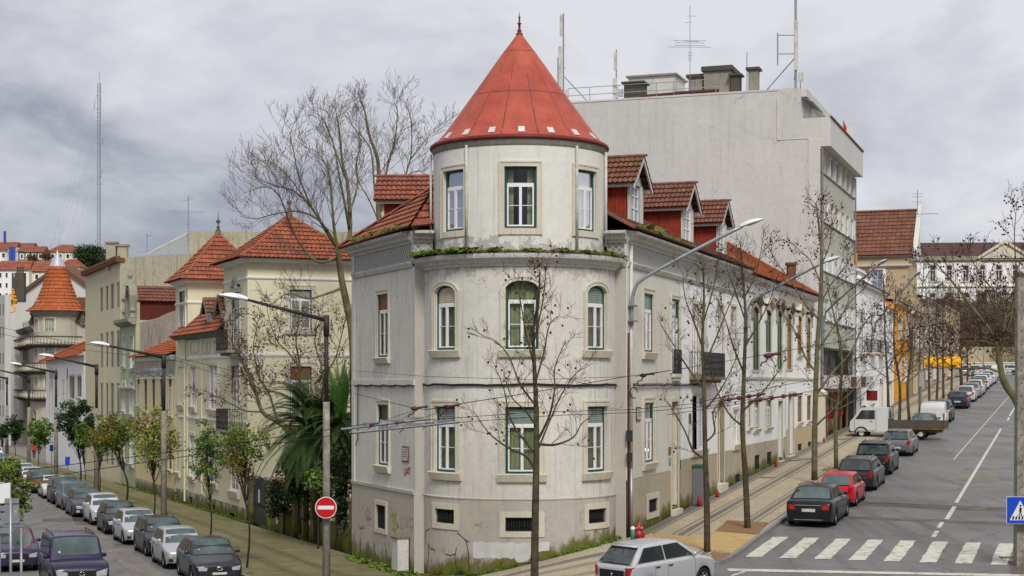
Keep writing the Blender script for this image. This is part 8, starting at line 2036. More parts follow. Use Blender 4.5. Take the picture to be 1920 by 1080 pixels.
for (px, py, hd, k, L, H, c, lab) in ((1872, 712, HR, 'van', 4.4, 1.85, WHT, 'white van high up in the road past the kerbside line'), (1800, 706, HR+.3, 'estate', 4.5, 1.5, (.33, .34, .36), 'silver estate parked askew behind the last plane trunks'), (1773, 708, HR+1.2, 'sedan', 4.4, 1.45, (.30, .31, .33), 'grey car parked crossways under the yellow awning'),
    (1830, 707, HR, 'suv', 4.4, 1.65, (.5, .5, .52), 'silver people carrier left of the distant white van'), (1842, 688, HR+1.3, 'estate', 4.6, 1.5, WHT, 'white estate standing crossways at the top junction'), (1893, 690, HR+1.0, 'hatch', 4.2, 1.5, WHT, 'white hatchback right of the distant white van'), (1858, 697, HR, 'hatch', 4.1, 1.5, WHT, 'white hatchback directly ahead of the distant people carrier')):
    Y = 1; 
    for yy in range(100, 236):
        if 718-zR(yy)/yy*3000 < py: Y = yy; break
    Y = yy; car(lab, ((px-960)/3000*Y, Y, zR(Y)), hd, k, L, 1.78, H, c, .1, near=False, front=False, pitch=.02, group='cars at the top of the street')
def onL(Yf, L): y = Yf+L*.5*.925; x = -17-.41*(y-72.5)+JR.uniform(-.16, .14); return (x, y, zL(y))
UL = [
 (55.8, 'hatch', 4.32, 1.77, 1.46, (.032, .036, .045), .2, 'dark grey hatchback with oval grille, nearest of the downhill row', ('stickers', 'emblem')),
 (60.6, 'hatch', 3.97, 1.65, 1.45, SIL, .3, 'light silver small hatchback second in the downhill row', ('stickers',)),
 (65.2, 'estate', 4.2, 1.74, 1.50, (.02, .02, .024), .2, 'black estate with roof rails third in the downhill row', ('rails', 'stickers', 'darkrails')),
 (70.4, 'hatch', 3.85, 1.70, 1.475, (.46, .47, .49), .3, 'silver hatchback fourth in the downhill row', ('stickers',)),
 (75.8, 'hatch', 3.8, 1.68, 1.46, (.022, .02, .024), .2, 'black small hatchback fifth in the downhill row', ()),
 (81.2, 'mini', 3.75, 1.68, 1.52, (.55, .56, .58), .2, 'pale round-roofed small car in the middle of the downhill row', ()),
 (86.2, 'hatch', 4.27, 1.81, 1.50, (.05, .055, .065), .3, 'dark slate hatchback with big headlamps before the pale round-roofed car', ('fog',)),
 (91.4, 'suv', 4.0, 1.75, 1.57, (.16, .18, .22), .4, 'grey-blue tall hatchback behind the dark slate one', ('rails',)),
 (96.6, 'suv', 4.1, 1.75, 1.56, (.03, .025, .03), .2, 'near-black tall hatchback ahead of the cream car', ()),
 (102.0, 'sedan', 4.5, 1.75, 1.42, (.60, .58, .50), .0, 'cream saloon in the downhill row', ()),
 (107.6, 'estate', 4.3, 1.75, 1.48, (.025, .03, .05), .2, 'dark blue car right behind the cream saloon', ()),
 (113.2, 'hatch', 4.0, 1.7, 1.46, WHT, .1, 'white hatchback behind the dark blue car', ()),
 (118.6, 'estate', 4.3, 1.72, 1.48, WHT, .1, 'white estate with roof bars far down the row', ('rails',)),
 (124.4, 'sedan', 4.4, 1.74, 1.44, (.45, .46, .48), .3, 'silver saloon far down the row', ()),
 (130.8, 'hatch', 4.1, 1.72, 1.48, (.33, .34, .40), .3, 'bluish silver hatchback near the far end of the downhill row', ()),
 (139.0, 'hatch', 4.1, 1.74, 1.46, (.10, .17, .28), .3, 'light blue hatchback at the far end of the downhill row', ()),
 (147.0, 'van', 4.4, 1.8, 1.8, WHT, .0, 'white van closing the downhill row', ()),
]
for i, (Yf, k, L, W, H, c, mt, lab, opt) in enumerate(UL):
    car(lab, onL(Yf, L), HLt+JR.uniform(-.025, .025), k, L, W, H, c, mt, near=Yf < 90, rear=Yf < 0, opt=opt, group=GLf, wr=.30, pitch=.008)
# purple four-wheel drive and its neighbour at the left edge
x, y = -14.9, 54.3
T4 = car('dark purple four-wheel drive with bull-nosed grille at the bottom left', (x, y, zL(y)), HLt, 'jeep', 4.75, 1.86, 1.88, (.022, .019, .055), .1, rear=False, wr=.37, opt=('rails', 'emblem', 'chromegrille', 'blackmirror', 'stickers', 'aerial', 'darkrails'))
mb = MB()
for k in range(9): yv = -.38+k*.095; mb.box((2.41, yv, .84), (.02, .02, .18))
mb.build('grille_slats', M['trim'], T4, False, False)
x, y = -19.2, 61.5
car('dark violet people carrier behind the road signs at the left edge', (x, y, zL(y)), HLt, 'mini', 4.1, 1.72, 1.58, (.035, .028, .07), .1, rear=False, wr=.3)
x, y = -25.5, 69
car('pale silver car mostly hidden by the leaves at the left edge', (x, y, zL(y)), HLt, 'hatch', 4.1, 1.72, 1.5, SIL, .2, near=False, rear=False, wr=.3)
# silver hatchback turning at the corner
x, y = 4.3, 47.5
Pg = car('silver small hatchback with black tailgate turning in front of the tower', (x, y, G(x, y)+.0), R_(42), 'mini', 3.72, 1.66, 1.53, (.50, .51, .54), .3, opt=('rearclad', 'aerial', 'spoiler'), pitch=.06, wr=.29)
# white flatbed truck standing across the pavement
Y = 104.5; xc = (1683-960)/3000*Y
T = thing('flatbed_truck', 'white cab-over flatbed truck with dark dropside bed parked across the pavement', 'truck', (0, 0, 0))
mb = MB(); W = .82      # local x forward
prof = [(2.62, .42), (2.68, .62), (2.66, 1.02), (2.50, 1.18), (2.05, 1.80), (1.85, 1.86), (.50, 1.86), (.43, 1.80), (.43, .42)]
L2 = [(x, -W, z) for x, z in prof]; R2 = [(x, W, z) for x, z in prof]
mb.grid([L2, R2]); mb.poly(L2[::-1]); mb.poly(R2); mb.build('cab', pnt(WHT, 0), T, False, False)
for sg in (1, -1):
    mb = MB(); e = sg*(W+.008); mb.poly([(2.36, e, 1.15), (1.97, e, 1.70), (1.2, e, 1.70), (1.2, e, 1.15)]); mb.build('side_window', M['carglass'], T, False, False)
    mb = MB(); e = sg*(W+.004)
    for (x0, x1, z0, z1) in ((1.13, 1.14, .5, 1.75), (2.40, 2.41, .5, 1.1), (1.14, 2.4, .48, .49)): mb.box(((x0+x1)/2, e, (z0+z1)/2), (x1-x0+.008, .008, z1-z0+.008))
    mb.box((1.42, e+sg*.01, 1.02), (.14, .02, .03)); mb.build('trim', M['trim'], T, False, False)
mb = MB(); mb.poly([(2.52, -W*.9, 1.18), (2.52, W*.9, 1.18), (2.10, W*.86, 1.76), (2.10, -W*.86, 1.76)]); mb.build('windscreen', M['carglass2'], T, False, False)
mb = MB(); mb.poly([(.42, -W*.45, 1.25), (.42, W*.45, 1.25), (.42, W*.45, 1.65), (.42, -W*.45, 1.65)]); mb.build('rear_window', M['carglass'], T, False, False)
mb = MB(); mb.box((2.68, 0, .42), (.12, 1.6, .16)); mb.build('bumper', M['trim'], T, False, False)
for hx in (2.0, -1.45):
    for sg in (1, -1):
        mb = MB(); r = .29; mb.grid([[(hx+q*math.cos(6.28318*i/18), sg*.68+o, r+q*math.sin(6.28318*i/18)) for i in range(18)] for q, o in ((r*.5, -.09), (r, -.08), (r, .08), (r*.5, .09))], closed=True); w_ = mb.build('wheel', M['tyre'], T, True, False)
        mb = MB(); mb.poly([(hx+r*.52*math.cos(6.28318*i/18), sg*.75, r+r*.52*math.sin(6.28318*i/18)) for i in range(18)]); mb.build('rim', M['whited'], w_, False, False)
        if hx > 0: mb = MB(); mb.tube([(hx+.37*math.cos(a), sg*(W+.005), .31+.37*math.sin(a)) for a in [math.pi*i/10 for i in range(11)]], .045, 5); mb.build('wheel_arch', M['trim'], T, True, False)
mb = MB(); mb.box((-1.2, 0, .62), (3.2, 1.62, .10)); mb.box((-1.0, 0, .48), (3.2, .7, .2)); bed = mb.build('bed', M['brownp'], T, False, False)
mb = MB()
for sg in (1, -1): mb.box((-1.2, sg*.82, .88), (3.22, .04, .42))
mb.box((-2.80, 0, .88), (.04, 1.66, .42)); mb.box((.4, 0, .92), (.04, 1.6, .5))
for k in range(5):
    for sg in (1, -1): mb.box((.36-k*.78, sg*.845, .88), (.06, .03, .46))
mb.build('dropsides', M['conc_dk'], T, False, False)
mb = MB()
for sg in (1, -1): mb.tube([(.36, sg*.76, 1.1), (.36, sg*.66, 1.92)], .022, 4); mb.tube([(.36, sg*.25, 1.1), (.36, sg*.25, 1.92)], .018, 4)
mb.tube([(.36, -.66, 1.92), (.36, .66, 1.92)], .022, 4); mb.tube([(.36, -.72, 1.25), (.36, .72, 1.25)], .018, 4); mb.build('rack', M['iron'], T, False, False)
mb = MB(); mb.ball((-.2, .2, .85), .22, 0, 8, 5, (1.4, 1, .6)); o = mb.build('blue_bundle', M['bluem'], None, True, False)
hd = math.atan2(-FR.n.y, -FR.n.x)-.05
T.location = (xc, Y, zR(Y)+.03); T.rotation_euler = (0, 0, hd)
o.location = T.location; o.rotation_euler = (0, 0, hd); tag(o, 'crumpled blue tarpaulin lying in the truck bed', 'tarpaulin')
# ---------------------------------------------------------------- people
def person(label, foot, h, face, bands, stride=.16, arms=.08, bend=0):
    """one skinned body; bands = [(height fraction, colour)] bottom up"""
    v = [(0, 0, .53), (0, 0, .62), (0, 0, .72), (0, 0, .80), (0, 0, .845), (.01, 0, .875), (.012, 0, .93), (.01, 0, .985),
         (0, .05, .50), (stride*.6, .055, .28), (stride*.9, .055, .045), (stride*.9+.07, .06, .02), (0, -.05, .50), (-stride*.25, -.055, .29), (-stride*1.0, -.055, .06), (-stride*1.0+.07, -.06, .03),
         (0, .105, .795), (-arms*.3, .135, .63), (arms, .125, .49), (arms+.03, .12, .44), (0, -.105, .795), (-arms*1.0, -.135, .64), (-arms*.4, -.13, .50), (-arms*.1, -.125, .45)]
    e = [(0,1),(1,2),(2,3),(3,4),(4,5),(5,6),(6,7),(0,8),(8,9),(9,10),(10,11),(0,12),(12,13),(13,14),(14,15),(3,16),(16,17),(17,18),(18,19),(3,20),(20,21),(21,22),(22,23)]
    r = [.075,.068,.078,.07,.032,.045,.05,.03,.055,.036,.026,.022,.055,.036,.026,.022,.036,.027,.019,.016,.036,.027,.019,.016]
    me = bpy.data.meshes.new('person'); me.from_pydata([(x*h, y*h, z*h) for x, y, z in v], e, []); o = bpy.data.objects.new('person', me); COL.objects.link(o)
    sk = o.modifiers.new('skin', 'SKIN'); me2 = o.data
    for i, q in enumerate(r): s = me2.skin_vertices[0].data[i]; s.radius = (q*h*(.75 if i < 4 else 1), q*h*(1.2 if i < 4 else 1)); s.use_root = (i == 0)
    ss = o.modifiers.new('sub', 'SUBSURF'); ss.levels = 2; ss.render_levels = 2
    t = NT('clothes'); z = t.n('ShaderNodeSeparateXYZ', {0: t.n('ShaderNodeTexCoord').outputs['Object']}).outputs[2]
    cr = t.n('ShaderNodeValToRGB', {0: t.math('DIVIDE', z, h)}); cr.color_ramp.interpolation = 'CONSTANT'
    E_ = cr.color_ramp.elements; E_[0].position = 0; E_[0].color = (*bands[0][1], 1); E_[1].position = bands[1][0]; E_[1].color = (*bands[1][1], 1)
    for p_, c_ in bands[2:]: q = E_.new(p_); q.color = (*c_, 1)
    t.done(cr.outputs[0], .8, .2); me.materials.append(t.m); o.location = foot; o.rotation_euler = (0, 0, face); tag(o, label, 'person'); 
    mb = MB(); mb.ball((-.004*h, 0, .955*h), .058*h, 0, 10, 7, (1, .9, .95)); hr = mb.build('hair', M['bark_d'], o, True, False)
    return o
sk_ = (.45, .27, .19)
x, y = (64-960)/3000*163, 163.0; person('person in a red jacket and dark trousers walking on the downhill pavement', (x, y, zL(y)+.13), 1.76, R_(100), [(0, (.02,.02,.02)), (.05, (.025,.025,.03)), (.50, (.55,.015,.02)), (.87, sk_)])
T.scale = (1.1, 1.1, 1.08)
Y = 108.2; x = (1622-960)/3000*Y; person('person in a dark jacket standing behind the white truck cab', (x, Y, zR(Y)+.13), 1.78, R_(-20), [(0, (.02,.02,.02)), (.05, (.03,.03,.05)), (.50, (.014,.016,.025)), (.87, sk_)], .05)
Y = 205; x = (1824-960)/3000*Y; person('person in a teal top standing among the farthest cars', (x, Y, zR(Y)+.05), 1.72, R_(-90), [(0, (.02,.02,.02)), (.05, (.03,.04,.2)), (.50, (.02,.28,.22)), (.87, sk_)], .08)
# ---------------------------------------------------------------- street lamps, signs, wires, small things
def arm_lamp(label, px, Y, ytop, reach=2.9, dirx=(-.93, -.36), rise=.95, r=.11, concrete=True, base=None):
    x = (px-960)/3000*Y; zt = zp(ytop, Y); zb = G(x, Y)+.1
    t = thing('street_lamp', label, 'street lamp', (x, Y, zb), 'lamps with black arms along the downhill street')
    mb = MB(); mb.tube([(x, Y, zb), (x, Y, (zb+zt)/2), (x, Y, zt-2.6)], [r*1.15, r, r*.95], 10); mb.build('pole', M['polec'], t, True)
    mb = MB(); mb.tube([(x, Y, zt-2.6), (x, Y, zt-.45)], r*.62, 8); mb.tube([(x, Y, zt-.55), (x, Y, zt+.1)], r*.85, 8)
    d = V((dirx[0], dirx[1], 0)).normalized(); p0 = V((x, Y, zt-.05)); p1 = p0+d*reach+V((0, 0, rise)); mb.tube([p0, p1], [r*.62, r*.36], 8); mb.build('arm', M['polet'], t, True)
    hd = d+V((0,0,.16)); lamp_head(t, p1, hd, .62)
    return t
def lamp_head(t, p1, d, s):
    d = d.normalized(); sd = d.cross(V((0,0,1))).normalized(); up = sd.cross(d); rows = []; lens = []
    for k in range(11):
        u = k/10; w = s*.26*math.sin(math.pi*min(1, .12+.86*u))**.7*(.75+.4*u); h = s*.22*math.sin(math.pi*min(1, .15+.83*u))**.8
        c = p1+d*(u*s*1.45-.08); rows.append([c+sd*w*math.cos(a)+up*h*max(0, math.sin(a)) for a in [math.pi*j/8 for j in range(9)]])
        if .25 < u < .98: lens.append([c+sd*w*.86*math.cos(a)-up*h*.55*math.sin(a) for a in [math.pi*j/6 for j in range(7)]])
    mb = MB(); mb.grid(rows); mb.poly(rows[0]); h_ = mb.build('lamp_head', M['lamphead'], t, True)
    rim = [[r[0], r[-1], r[-1]-up*.03, r[0]-up*.03] for r in rows]; mb = MB(); mb.grid(rim, closed=True); mb.build('rim', M['galvd'], h_, False)
    mb = MB(); mb.grid(lens); mb.build('lens', M['lampglass'], h_, True)
arm_lamp('black-armed lamp on the mottled concrete pole nearest the corner building', 612, 49.8, 597, 2.5, (-.93, -.2), .62, .11)
arm_lamp('second black-armed lamp pole beside the villa corner', 307, 76.2, 668, 2.6, (-.93, -.3), .55, .13)
arm_lamp('third black-armed lamp pole before the beige block', 181, 98, 686, 2.6, (-.93, -.3), .6, .14)
arm_lamp('fourth black-armed lamp pole before the white house', 105, 117.7, 697, 2.5, (-.93, -.3), .55, .14)
arm_lamp('fifth black-armed lamp pole near the walker in red', 54, 136, 706, 2.4, (-.93, -.3), .6, .15)
arm_lamp('farthest black-armed lamp pole at the left edge', 13, 152, 709, 2.4, (-.93, -.3), .6, .15)
for (px, yb, pxh, pyh, Yh, lab) in ((1185, 610, 1392, 424, 57.2, 'grey curved wall-mounted lamp arm on the corner building'), (1400, 640, 1545, 492, 76.8, 'second grey wall-mounted lamp arm over the white row house'), (1545, 640, 1648, 496, 97, 'third grey wall-mounted lamp arm in front of the concrete block'), (1640, 620, 1716, 517, 121, 'fourth grey wall-mounted lamp arm before the far ochre houses')):
    u = FR.u(px, .15); p = FR.p(u, .15, 0); z0 = zp(yb, p.y); h = at(pxh, Yh, zp(pyh, Yh)); t = thing('wall_lamp', lab, 'street lamp', (p.x, p.y, z0), 'grey wall lamps along the uphill street')
    d = (h-V((p.x, p.y, 0))); d.z = 0; zb_ = h.z-d.length*.50; d.normalize(); A0 = V((p.x, p.y, z0)); A1 = V((p.x, p.y, zb_-.75)); L_ = (V((h.x, h.y, 0))-V((p.x, p.y, 0))).length
    C1 = V((p.x, p.y, zb_-.2))+d*.12; C2 = V((p.x, p.y, zb_+.15))+d*.45; mb = MB(); mb.tube(spline([A0, A1, C1, C2, V((p.x, p.y, 0))+d*L_*.5+V((0,0,zb_+L_*.25)), h]), .065, 8); mb.build('arm', M['galv'], t, True)
    mb = MB()
    for zz in (z0+.15, z0+.7): mb.box((p.x, p.y, zz), (.34, .34, .05), 0, HR)
    mb.build('bracket', M['galvd'], t); lamp_head(t, h, d+V((0,0,.34)), .60 if Yh < 60 else .62)
# no entry sign on the near pole
sx, sy, sz = at(612, 49.6, zp(951, 49.6)); t = thing('no_entry_sign', 'round red no entry sign with white bar strapped to the concrete pole', 'road sign', (sx, sy, sz))
def disc(c, r, y0, y1, mt, nm, par, n=36, a0=0):
    mb = MB(); mb.grid([[(c[0]+r*math.cos(6.28318*k/n), y, c[2]+r*math.sin(6.28318*k/n)) for k in range(n)] for y in (y0, y1)], closed=True)
    mb.poly([(c[0]+r*math.cos(6.28318*k/n), y0, c[2]+r*math.sin(6.28318*k/n)) for k in range(n)]); mb.poly([(c[0]+r*math.cos(6.28318*k/n), y1, c[2]+r*math.sin(6.28318*k/n)) for k in range(n)][::-1]); return mb.build(nm, M[mt], par)
disc((sx, sy, sz), .335, sy-.15, sy-.13, 'signwhite', 'plate', t); disc((sx, sy, sz), .312, sy-.156, sy-.151, 'signred', 'red_field', t); mb = MB(); mb.box((sx, sy-.160, sz), (.50, .006, .115)); mb.build('white_bar', M['signwhite'], t)
mb = MB(); mb.box((sx, sy-.08, sz+.12), (.26, .1, .04)); mb.box((sx, sy-.08, sz-.12), (.26, .1, .04)); mb.build('strap', M['galvd'], t)
# backs of road signs at the left edge
Y = 45.5; 
t = thing('road_sign', 'round road sign seen from behind with thin red rim at the left edge', 'road sign', at(41, Y, -7)); c = at(41, Y, zp(1010, Y)); disc(c, .30, Y, Y+.02, 'signred', 'rim', t); disc(c, .285, Y-.006, Y-.001, 'galv', 'back', t); mb = MB(); mb.tube([(c.x+.0, Y-.06, -7.2), (c.x+.0, Y-.06, c.z+.3)], .04, 8); mb.build('post', M['galv'], t, True)
mb = MB(); mb.box((c.x-.1, Y-.012, c.z-.12), (.10, .004, .10)); mb.build('sticker', M['teal'], t)
Y = 44.5; t = thing('road_sign', 'grey rectangular sign backs stacked on one post at the left edge', 'road sign', at(20, Y, -7)); x = at(20, Y, 0).x
mb = MB(); mb.tube([(x, Y, -7.2), (x, Y, zp(934, Y))], .04, 8); mb.build('post', M['galv'], t, True)
z = zp(961, Y); mb = MB(); mb.box((x+.02, Y+.05, z), (.40, .02, .78)); 
for q in (-.28, .28): mb.box((x+.02, Y+.02, z+q), (.40, .03, .05))
mb.build('panel', M['galv'], t); mb = MB(); mb.box((x+.13, Y+.03, z+.03), (.05, .006, .07)); mb.build('sticker', M['awning'], t)
Y = 46; x = at(6, Y, 0).x; t = thing('street_cabinet_sign', 'white blank board above grey slats at the far left edge', 'road sign', at(4, Y, -7)); mb = MB(); mb.box((x, Y, zp(924, Y)), (.42, .08, .60)); mb.build('board', M['signwhite'], t); mb = MB()
for q in range(4): mb.box((x, Y, zp(953+q*14, Y)), (.42, .04, .15))
mb.build('slats', M['galv'], t); mb = MB(); mb.tube([(x-.12, Y+.06, -7.2), (x-.12, Y+.06, zp(905, Y))], .04, 6); mb.build('post', M['galv'], t)
# concrete pole and blue pedestrian-crossing sign at the right edge
Y = 52; x = at(1914, Y, 0).x; zt = zp(520, Y); t = thing('concrete_pole', 'square grey concrete pole with holes at the right edge', 'pole', (x, Y, zR(Y)))
mb = MB(); w0, w1 = .19, .13; zb = zR(Y); mb.hexa([(x-w0, Y-w0, zb), (x+w0, Y-w0, zb), (x+w0, Y+w0, zb), (x-w0, Y+w0, zb), (x-w1, Y-w1, zt), (x+w1, Y-w1, zt), (x+w1, Y+w1, zt), (x-w1, Y+w1, zt)]); mb.build('shaft', M['polec'], t); mb = MB(); mb.lathe((x, Y, zt), [(w1*1.1, -.02), (w1, .12), (.02, .2)], 8); mb.build('cap', M['conc_dk'], t)
mb = MB()
for k in range(22): z = zt-.5-k*.42; mb.box((x-.02, Y-(w1+(w0-w1)*(zt-z)/(zt-zb))-.002, z), (.03, .01, .045))
mb.build('holes', M['black'], t)
x = at(1922, 51, 0).x; z = zp(959, 51); t = thing('crossing_sign', 'blue pedestrian crossing sign on the concrete pole at the right edge', 'road sign', (x, 51.4, z)); s = .44
mb = MB(); mb.box((x, 51.5, z), (s*2, .02, s*2)); mb.build('plate', M['signwhite'], t); mb = MB(); mb.box((x, 51.487, z), (s*1.94, .006, s*1.94)); mb.build('blue_field', M['signblue'], t); y_ = 51.482; mb = MB(); mb.poly([(x-.34, y_, z-.32), (x+.34, y_, z-.32), (x, y_, z+.32)]); mb.build('white_triangle', M['signwhite'], t)
y_ -= .003; mb = MB()
for k in range(5): a = x-.24+k*.1; mb.poly([(a-.03, y_, z-.30), (a+.03, y_, z-.30), (a+.05, y_, z-.19), (a-.0, y_, z-.19)])
mb.tube([(x-.05, y_, z-.18), (x, y_, z-.05), (x+.05, y_, z-.18)], .022, 4); mb.tube([(x, y_, z-.05), (x+.01, y_, z+.09)], .035, 5); mb.ball((x+.01, y_, z+.15), .035, 0, 8, 5, (1, .3, 1)); mb.build('pedestrian_symbol', M['black'], t)
# ---- overhead trolleybus wires
def wire(label, P, r=.014, sag=.0, n=16, cat='cable', name='overhead_wire', group=None, mt='wire'):
    pts = []
    for a, b in zip(P, P[1:]):
        for i in range(n):
            t_ = i/n; p = V(a).lerp(V(b), t_); p.z -= sag*4*t_*(1-t_); pts.append(p)
    pts.append(V(P[-1])); mb = MB(); mb.tube(pts, r, 4, cap=False); return tag(mb.build(name, M[mt], None, True), label, cat, group)
def W_(px, py, Y): return at(px, Y, zp(py, Y))
wire('upper trolley wire crossing from the left edge to the switch bars', [W_(-30, 891, 44), W_(360, 843, 43), W_(612, 806, 42.5), W_(688, 795, 42.3)], .014)
wire('lower trolley wire crossing from the left edge to the switch bars', [W_(-30, 911, 42.5), W_(360, 854, 41.5), W_(612, 818, 41.2), W_(660, 811, 41)], .014)
wire('upper trolley wire running right from the switch bars past the tower', [W_(805, 787, 42.3), W_(1000, 773, 43), W_(1185, 768, 44), W_(1300, 757, 45), W_(1380, 738, 46)], .011)
wire('lower trolley wire running right from the switch bars past the tower', [W_(860, 792, 41.5), W_(1040, 779, 42), W_(1200, 773, 43), W_(1330, 761, 45), W_(1450, 742, 46)], .011)
wire('cable drawn across the wing from the wall to the insulators', [FL.p(6.7, .1, zp(738, 64)), W_(775, 765, 46), W_(800, 768, 45)], .011)
wire('span wire from the insulators up to the wall hook beside the pipes', [W_(800, 768, 45), W_(862, 757, 46), W_(960, 742, 48), W_(1175, 706, 56), W_(1290, 690, 56)], .013)
wire('span wire rising over the uphill street to the concrete pole', [W_(1190, 706, 57), W_(1440, 664, 55), W_(1700, 618, 53), W_(1912, 580, 52)], .013)
wire('thin stay wire from the tower wall hook down to the span wire', [TL.p(TL.u(877), .05, zp(621, 55.2)), W_(1000, 672, 54.6), W_(1060, 710, 54.5), W_(1100, 720, 54.5)], .012)
wire('thin wire crossing the left wing at storey height', [FL.p(6.8, .08, zp(695, 64)), W_(800, 706, 50), W_(1000, 712, 50), W_(1180, 706, 56)], .008)
wire('trolley wire pair member slanting over the uphill parked cars', [W_(1340, 748, 50), W_(1480, 720, 60), W_(1620, 696, 80), W_(1760, 668, 110), W_(1830, 650, 130)], .012)
wire('lower trolley wire slanting over the truck', [W_(1250, 778, 48), W_(1420, 752, 56), W_(1560, 726, 70), W_(1700, 690, 95), W_(1800, 662, 120)], .012)
wire('thin wire on the far left crossing the turret', [W_(-20, 609, 90), W_(120, 640, 95), W_(300, 664, 99), W_(460, 700, 82)], .013)
wire('second thin wire on the far left crossing the turret', [W_(-20, 621, 90), W_(120, 652, 95), W_(330, 676, 98), W_(470, 722, 80)], .013)
rg = random.Random(2); P = [TL.p(TL.u(793)+(TL.u(1157)-TL.u(793))*k/30, .05, .0-.07+rg.uniform(-.035, .02)) for k in range(31)]
mb = MB(); mb.tube(P, .03, 5); mb.tube([p+V((0,0,.035)) for p in P], .018, 4)
Q = [FL.p(6.8*k/14, .06, -.10+.03*math.sin(k*2.1)) for k in range(15)]; mb.tube(Q, .025, 5); mb.tube([FL.p(6.5, .06, -.1), FL.p(6.5, .06, -2.2), FL.p(6.7, .1, -2.5)], .02, 5)
Q = [FR.p(.0+12*k/24, .07, -.09+rg.uniform(-.03, .02)) for k in range(25)]; mb.tube(Q, .03, 5); mb.tube([p+V((0,0,.05)) for p in Q], .016, 4)
mb.tube([p+V((0,0,.012)) for p in [Q[0], (P[-1]+Q[0])/2, P[-1]]], .03, 4)
tag(mb.build('facade_cables', M['wire']), 'black bundled cables looping along the corner building at storey height', 'cables', kind='stuff')
mb = MB(); c = W_(1101, 719, 54.6); mb.tube([c+V((.11*math.cos(a), 0, .11*math.sin(a))) for a in [6.283*i/16 for i in range(17)]], .012, 4); tag(mb.build('cable_coil', M['wire'], None, True), 'small coil of black cable hanging before the tower', 'cable')
mb = MB(); c = FR.p(.1, .15, -.35); mb.tube([c+V((.13*math.cos(a)+.1, -.05, .2*math.sin(a))) for a in [6.283*i/12 for i in range(11)]], .022, 4); tag(mb.build('cable_coil', M['wire'], None, True), 'loop of black cable beside the rusty wall pipe', 'cable')
mb = MB(); p = FR.p(-.1, .15, -1.9); mb.box((p.x, p.y, p.z), (.22, .16, .4)); mb.box((p.x, p.y, p.z-.75), (.2, .16, .3)); tag(mb.build('junction_box', M['iron']), 'dark grey junction box in the recess right of the tower', 'box')
def insul(px, py, Y, s, lab):
    c = W_(px, py, Y); t = thing('wire_insulator', lab, 'insulator', tuple(c), 'fittings of the trolley wires'); mb = MB(); mb.tube([c+V((-.12*s, 0, 0)), c+V((.3*s, 0, .05*s))], .03*s, 6); mb.ball(c, .085*s, 0, 8, 6, (1.3, 1, .8)); mb.ball(c+V((.32*s, 0, .05*s)), .05*s, 0, 6, 4); mb.build('body', M['ironr'], t, True)
    mb = MB(); mb.tube([c+V((0,0,-.05*s)), c+V((-.06*s, 0, -.16*s)), c+V((-.16*s, 0, -.18*s)), c+V((-.2*s, 0, -.28*s))], .022*s, 5); mb.build('hook', M['ironr'], t, True)
insul(778, 766, 45.4, 1, 'rusty insulator left of the two above the switch bars'); insul(838, 763, 45.7, 1, 'rusty insulator right of the two above the switch bars')
for (px, py, Y, lab) in ((697, 796, 42.3, 'rusty clamp at the left end of the upper switch bar'), (745, 793, 42.2, 'rusty clamp in the middle of the upper switch bar'), (757, 801, 41.8, 'rusty clamp on the lower switch bar'), (800, 795, 42, 'rusty clamp near the right end of the switch bars')): insul(px, py, Y, .55, lab)
for (a, b, Y, lab) in (((640, 805), (806, 785), 42.4, 'upper grey switch bar of the trolley wires before the left wing'), ((655, 812), (862, 791), 41.6, 'lower grey switch bar of the trolley wires before the left wing')):
    A, B_ = W_(*a, Y), W_(*b, Y-.2); t = thing('switch_bar', lab, 'switch bar', tuple(A)); mb = MB(); mb.tube([A, B_], .035, 5); mb.build('bar', M['galvd'], t)
    mb = MB()
    for k in range(3): p = A.lerp(B_, .35+.25*k); mb.box(p+V((0, 0, .06)), (.5, .06, .05)); 
    mb.build('plates', M['galvd'], t)
for (a, b, c_) in (((700, 795), (775, 770), 42.5), ((748, 790), (778, 770), 43), ((757, 798), (835, 768), 43)):
    wire('thin steel stay between switch bars and insulator over column %d' % a[0] if False else {700: 'left thin stay above the switch bars', 748: 'short thin stay above the switch bars', 757: 'right thin stay above the switch bars'}[a[0]], [W_(*a, c_), W_(*b, 45)], .007)
insul(1206, 704, 57, 1.1, 'rusty clamp on the span wire beside the second storey window'); insul(1440, 667, 55, 1.3, 'dark hanging insulator before the green arched windows')
for (a, b, Y, lab) in (((1350, 752), (1435, 738), 46, 'first dark switch bar between the uphill plane trees'), ((1405, 752), (1505, 738), 49, 'second dark switch bar between the uphill plane trees')):
    A, B_ = W_(*a, Y), W_(*b, Y); t = thing('switch_bar', lab, 'switch bar', tuple(A)); mb = MB(); mb.tube([A, B_], .03, 5); mb.build('bar', M['ironr'], t); mb = MB()
    for k in range(4): p = A.lerp(B_, .2+.22*k); mb.ball(p, .07, 0, 6, 4, (1.2, 1, 1))
    mb.build('clamps', M['ironr'], t, True)
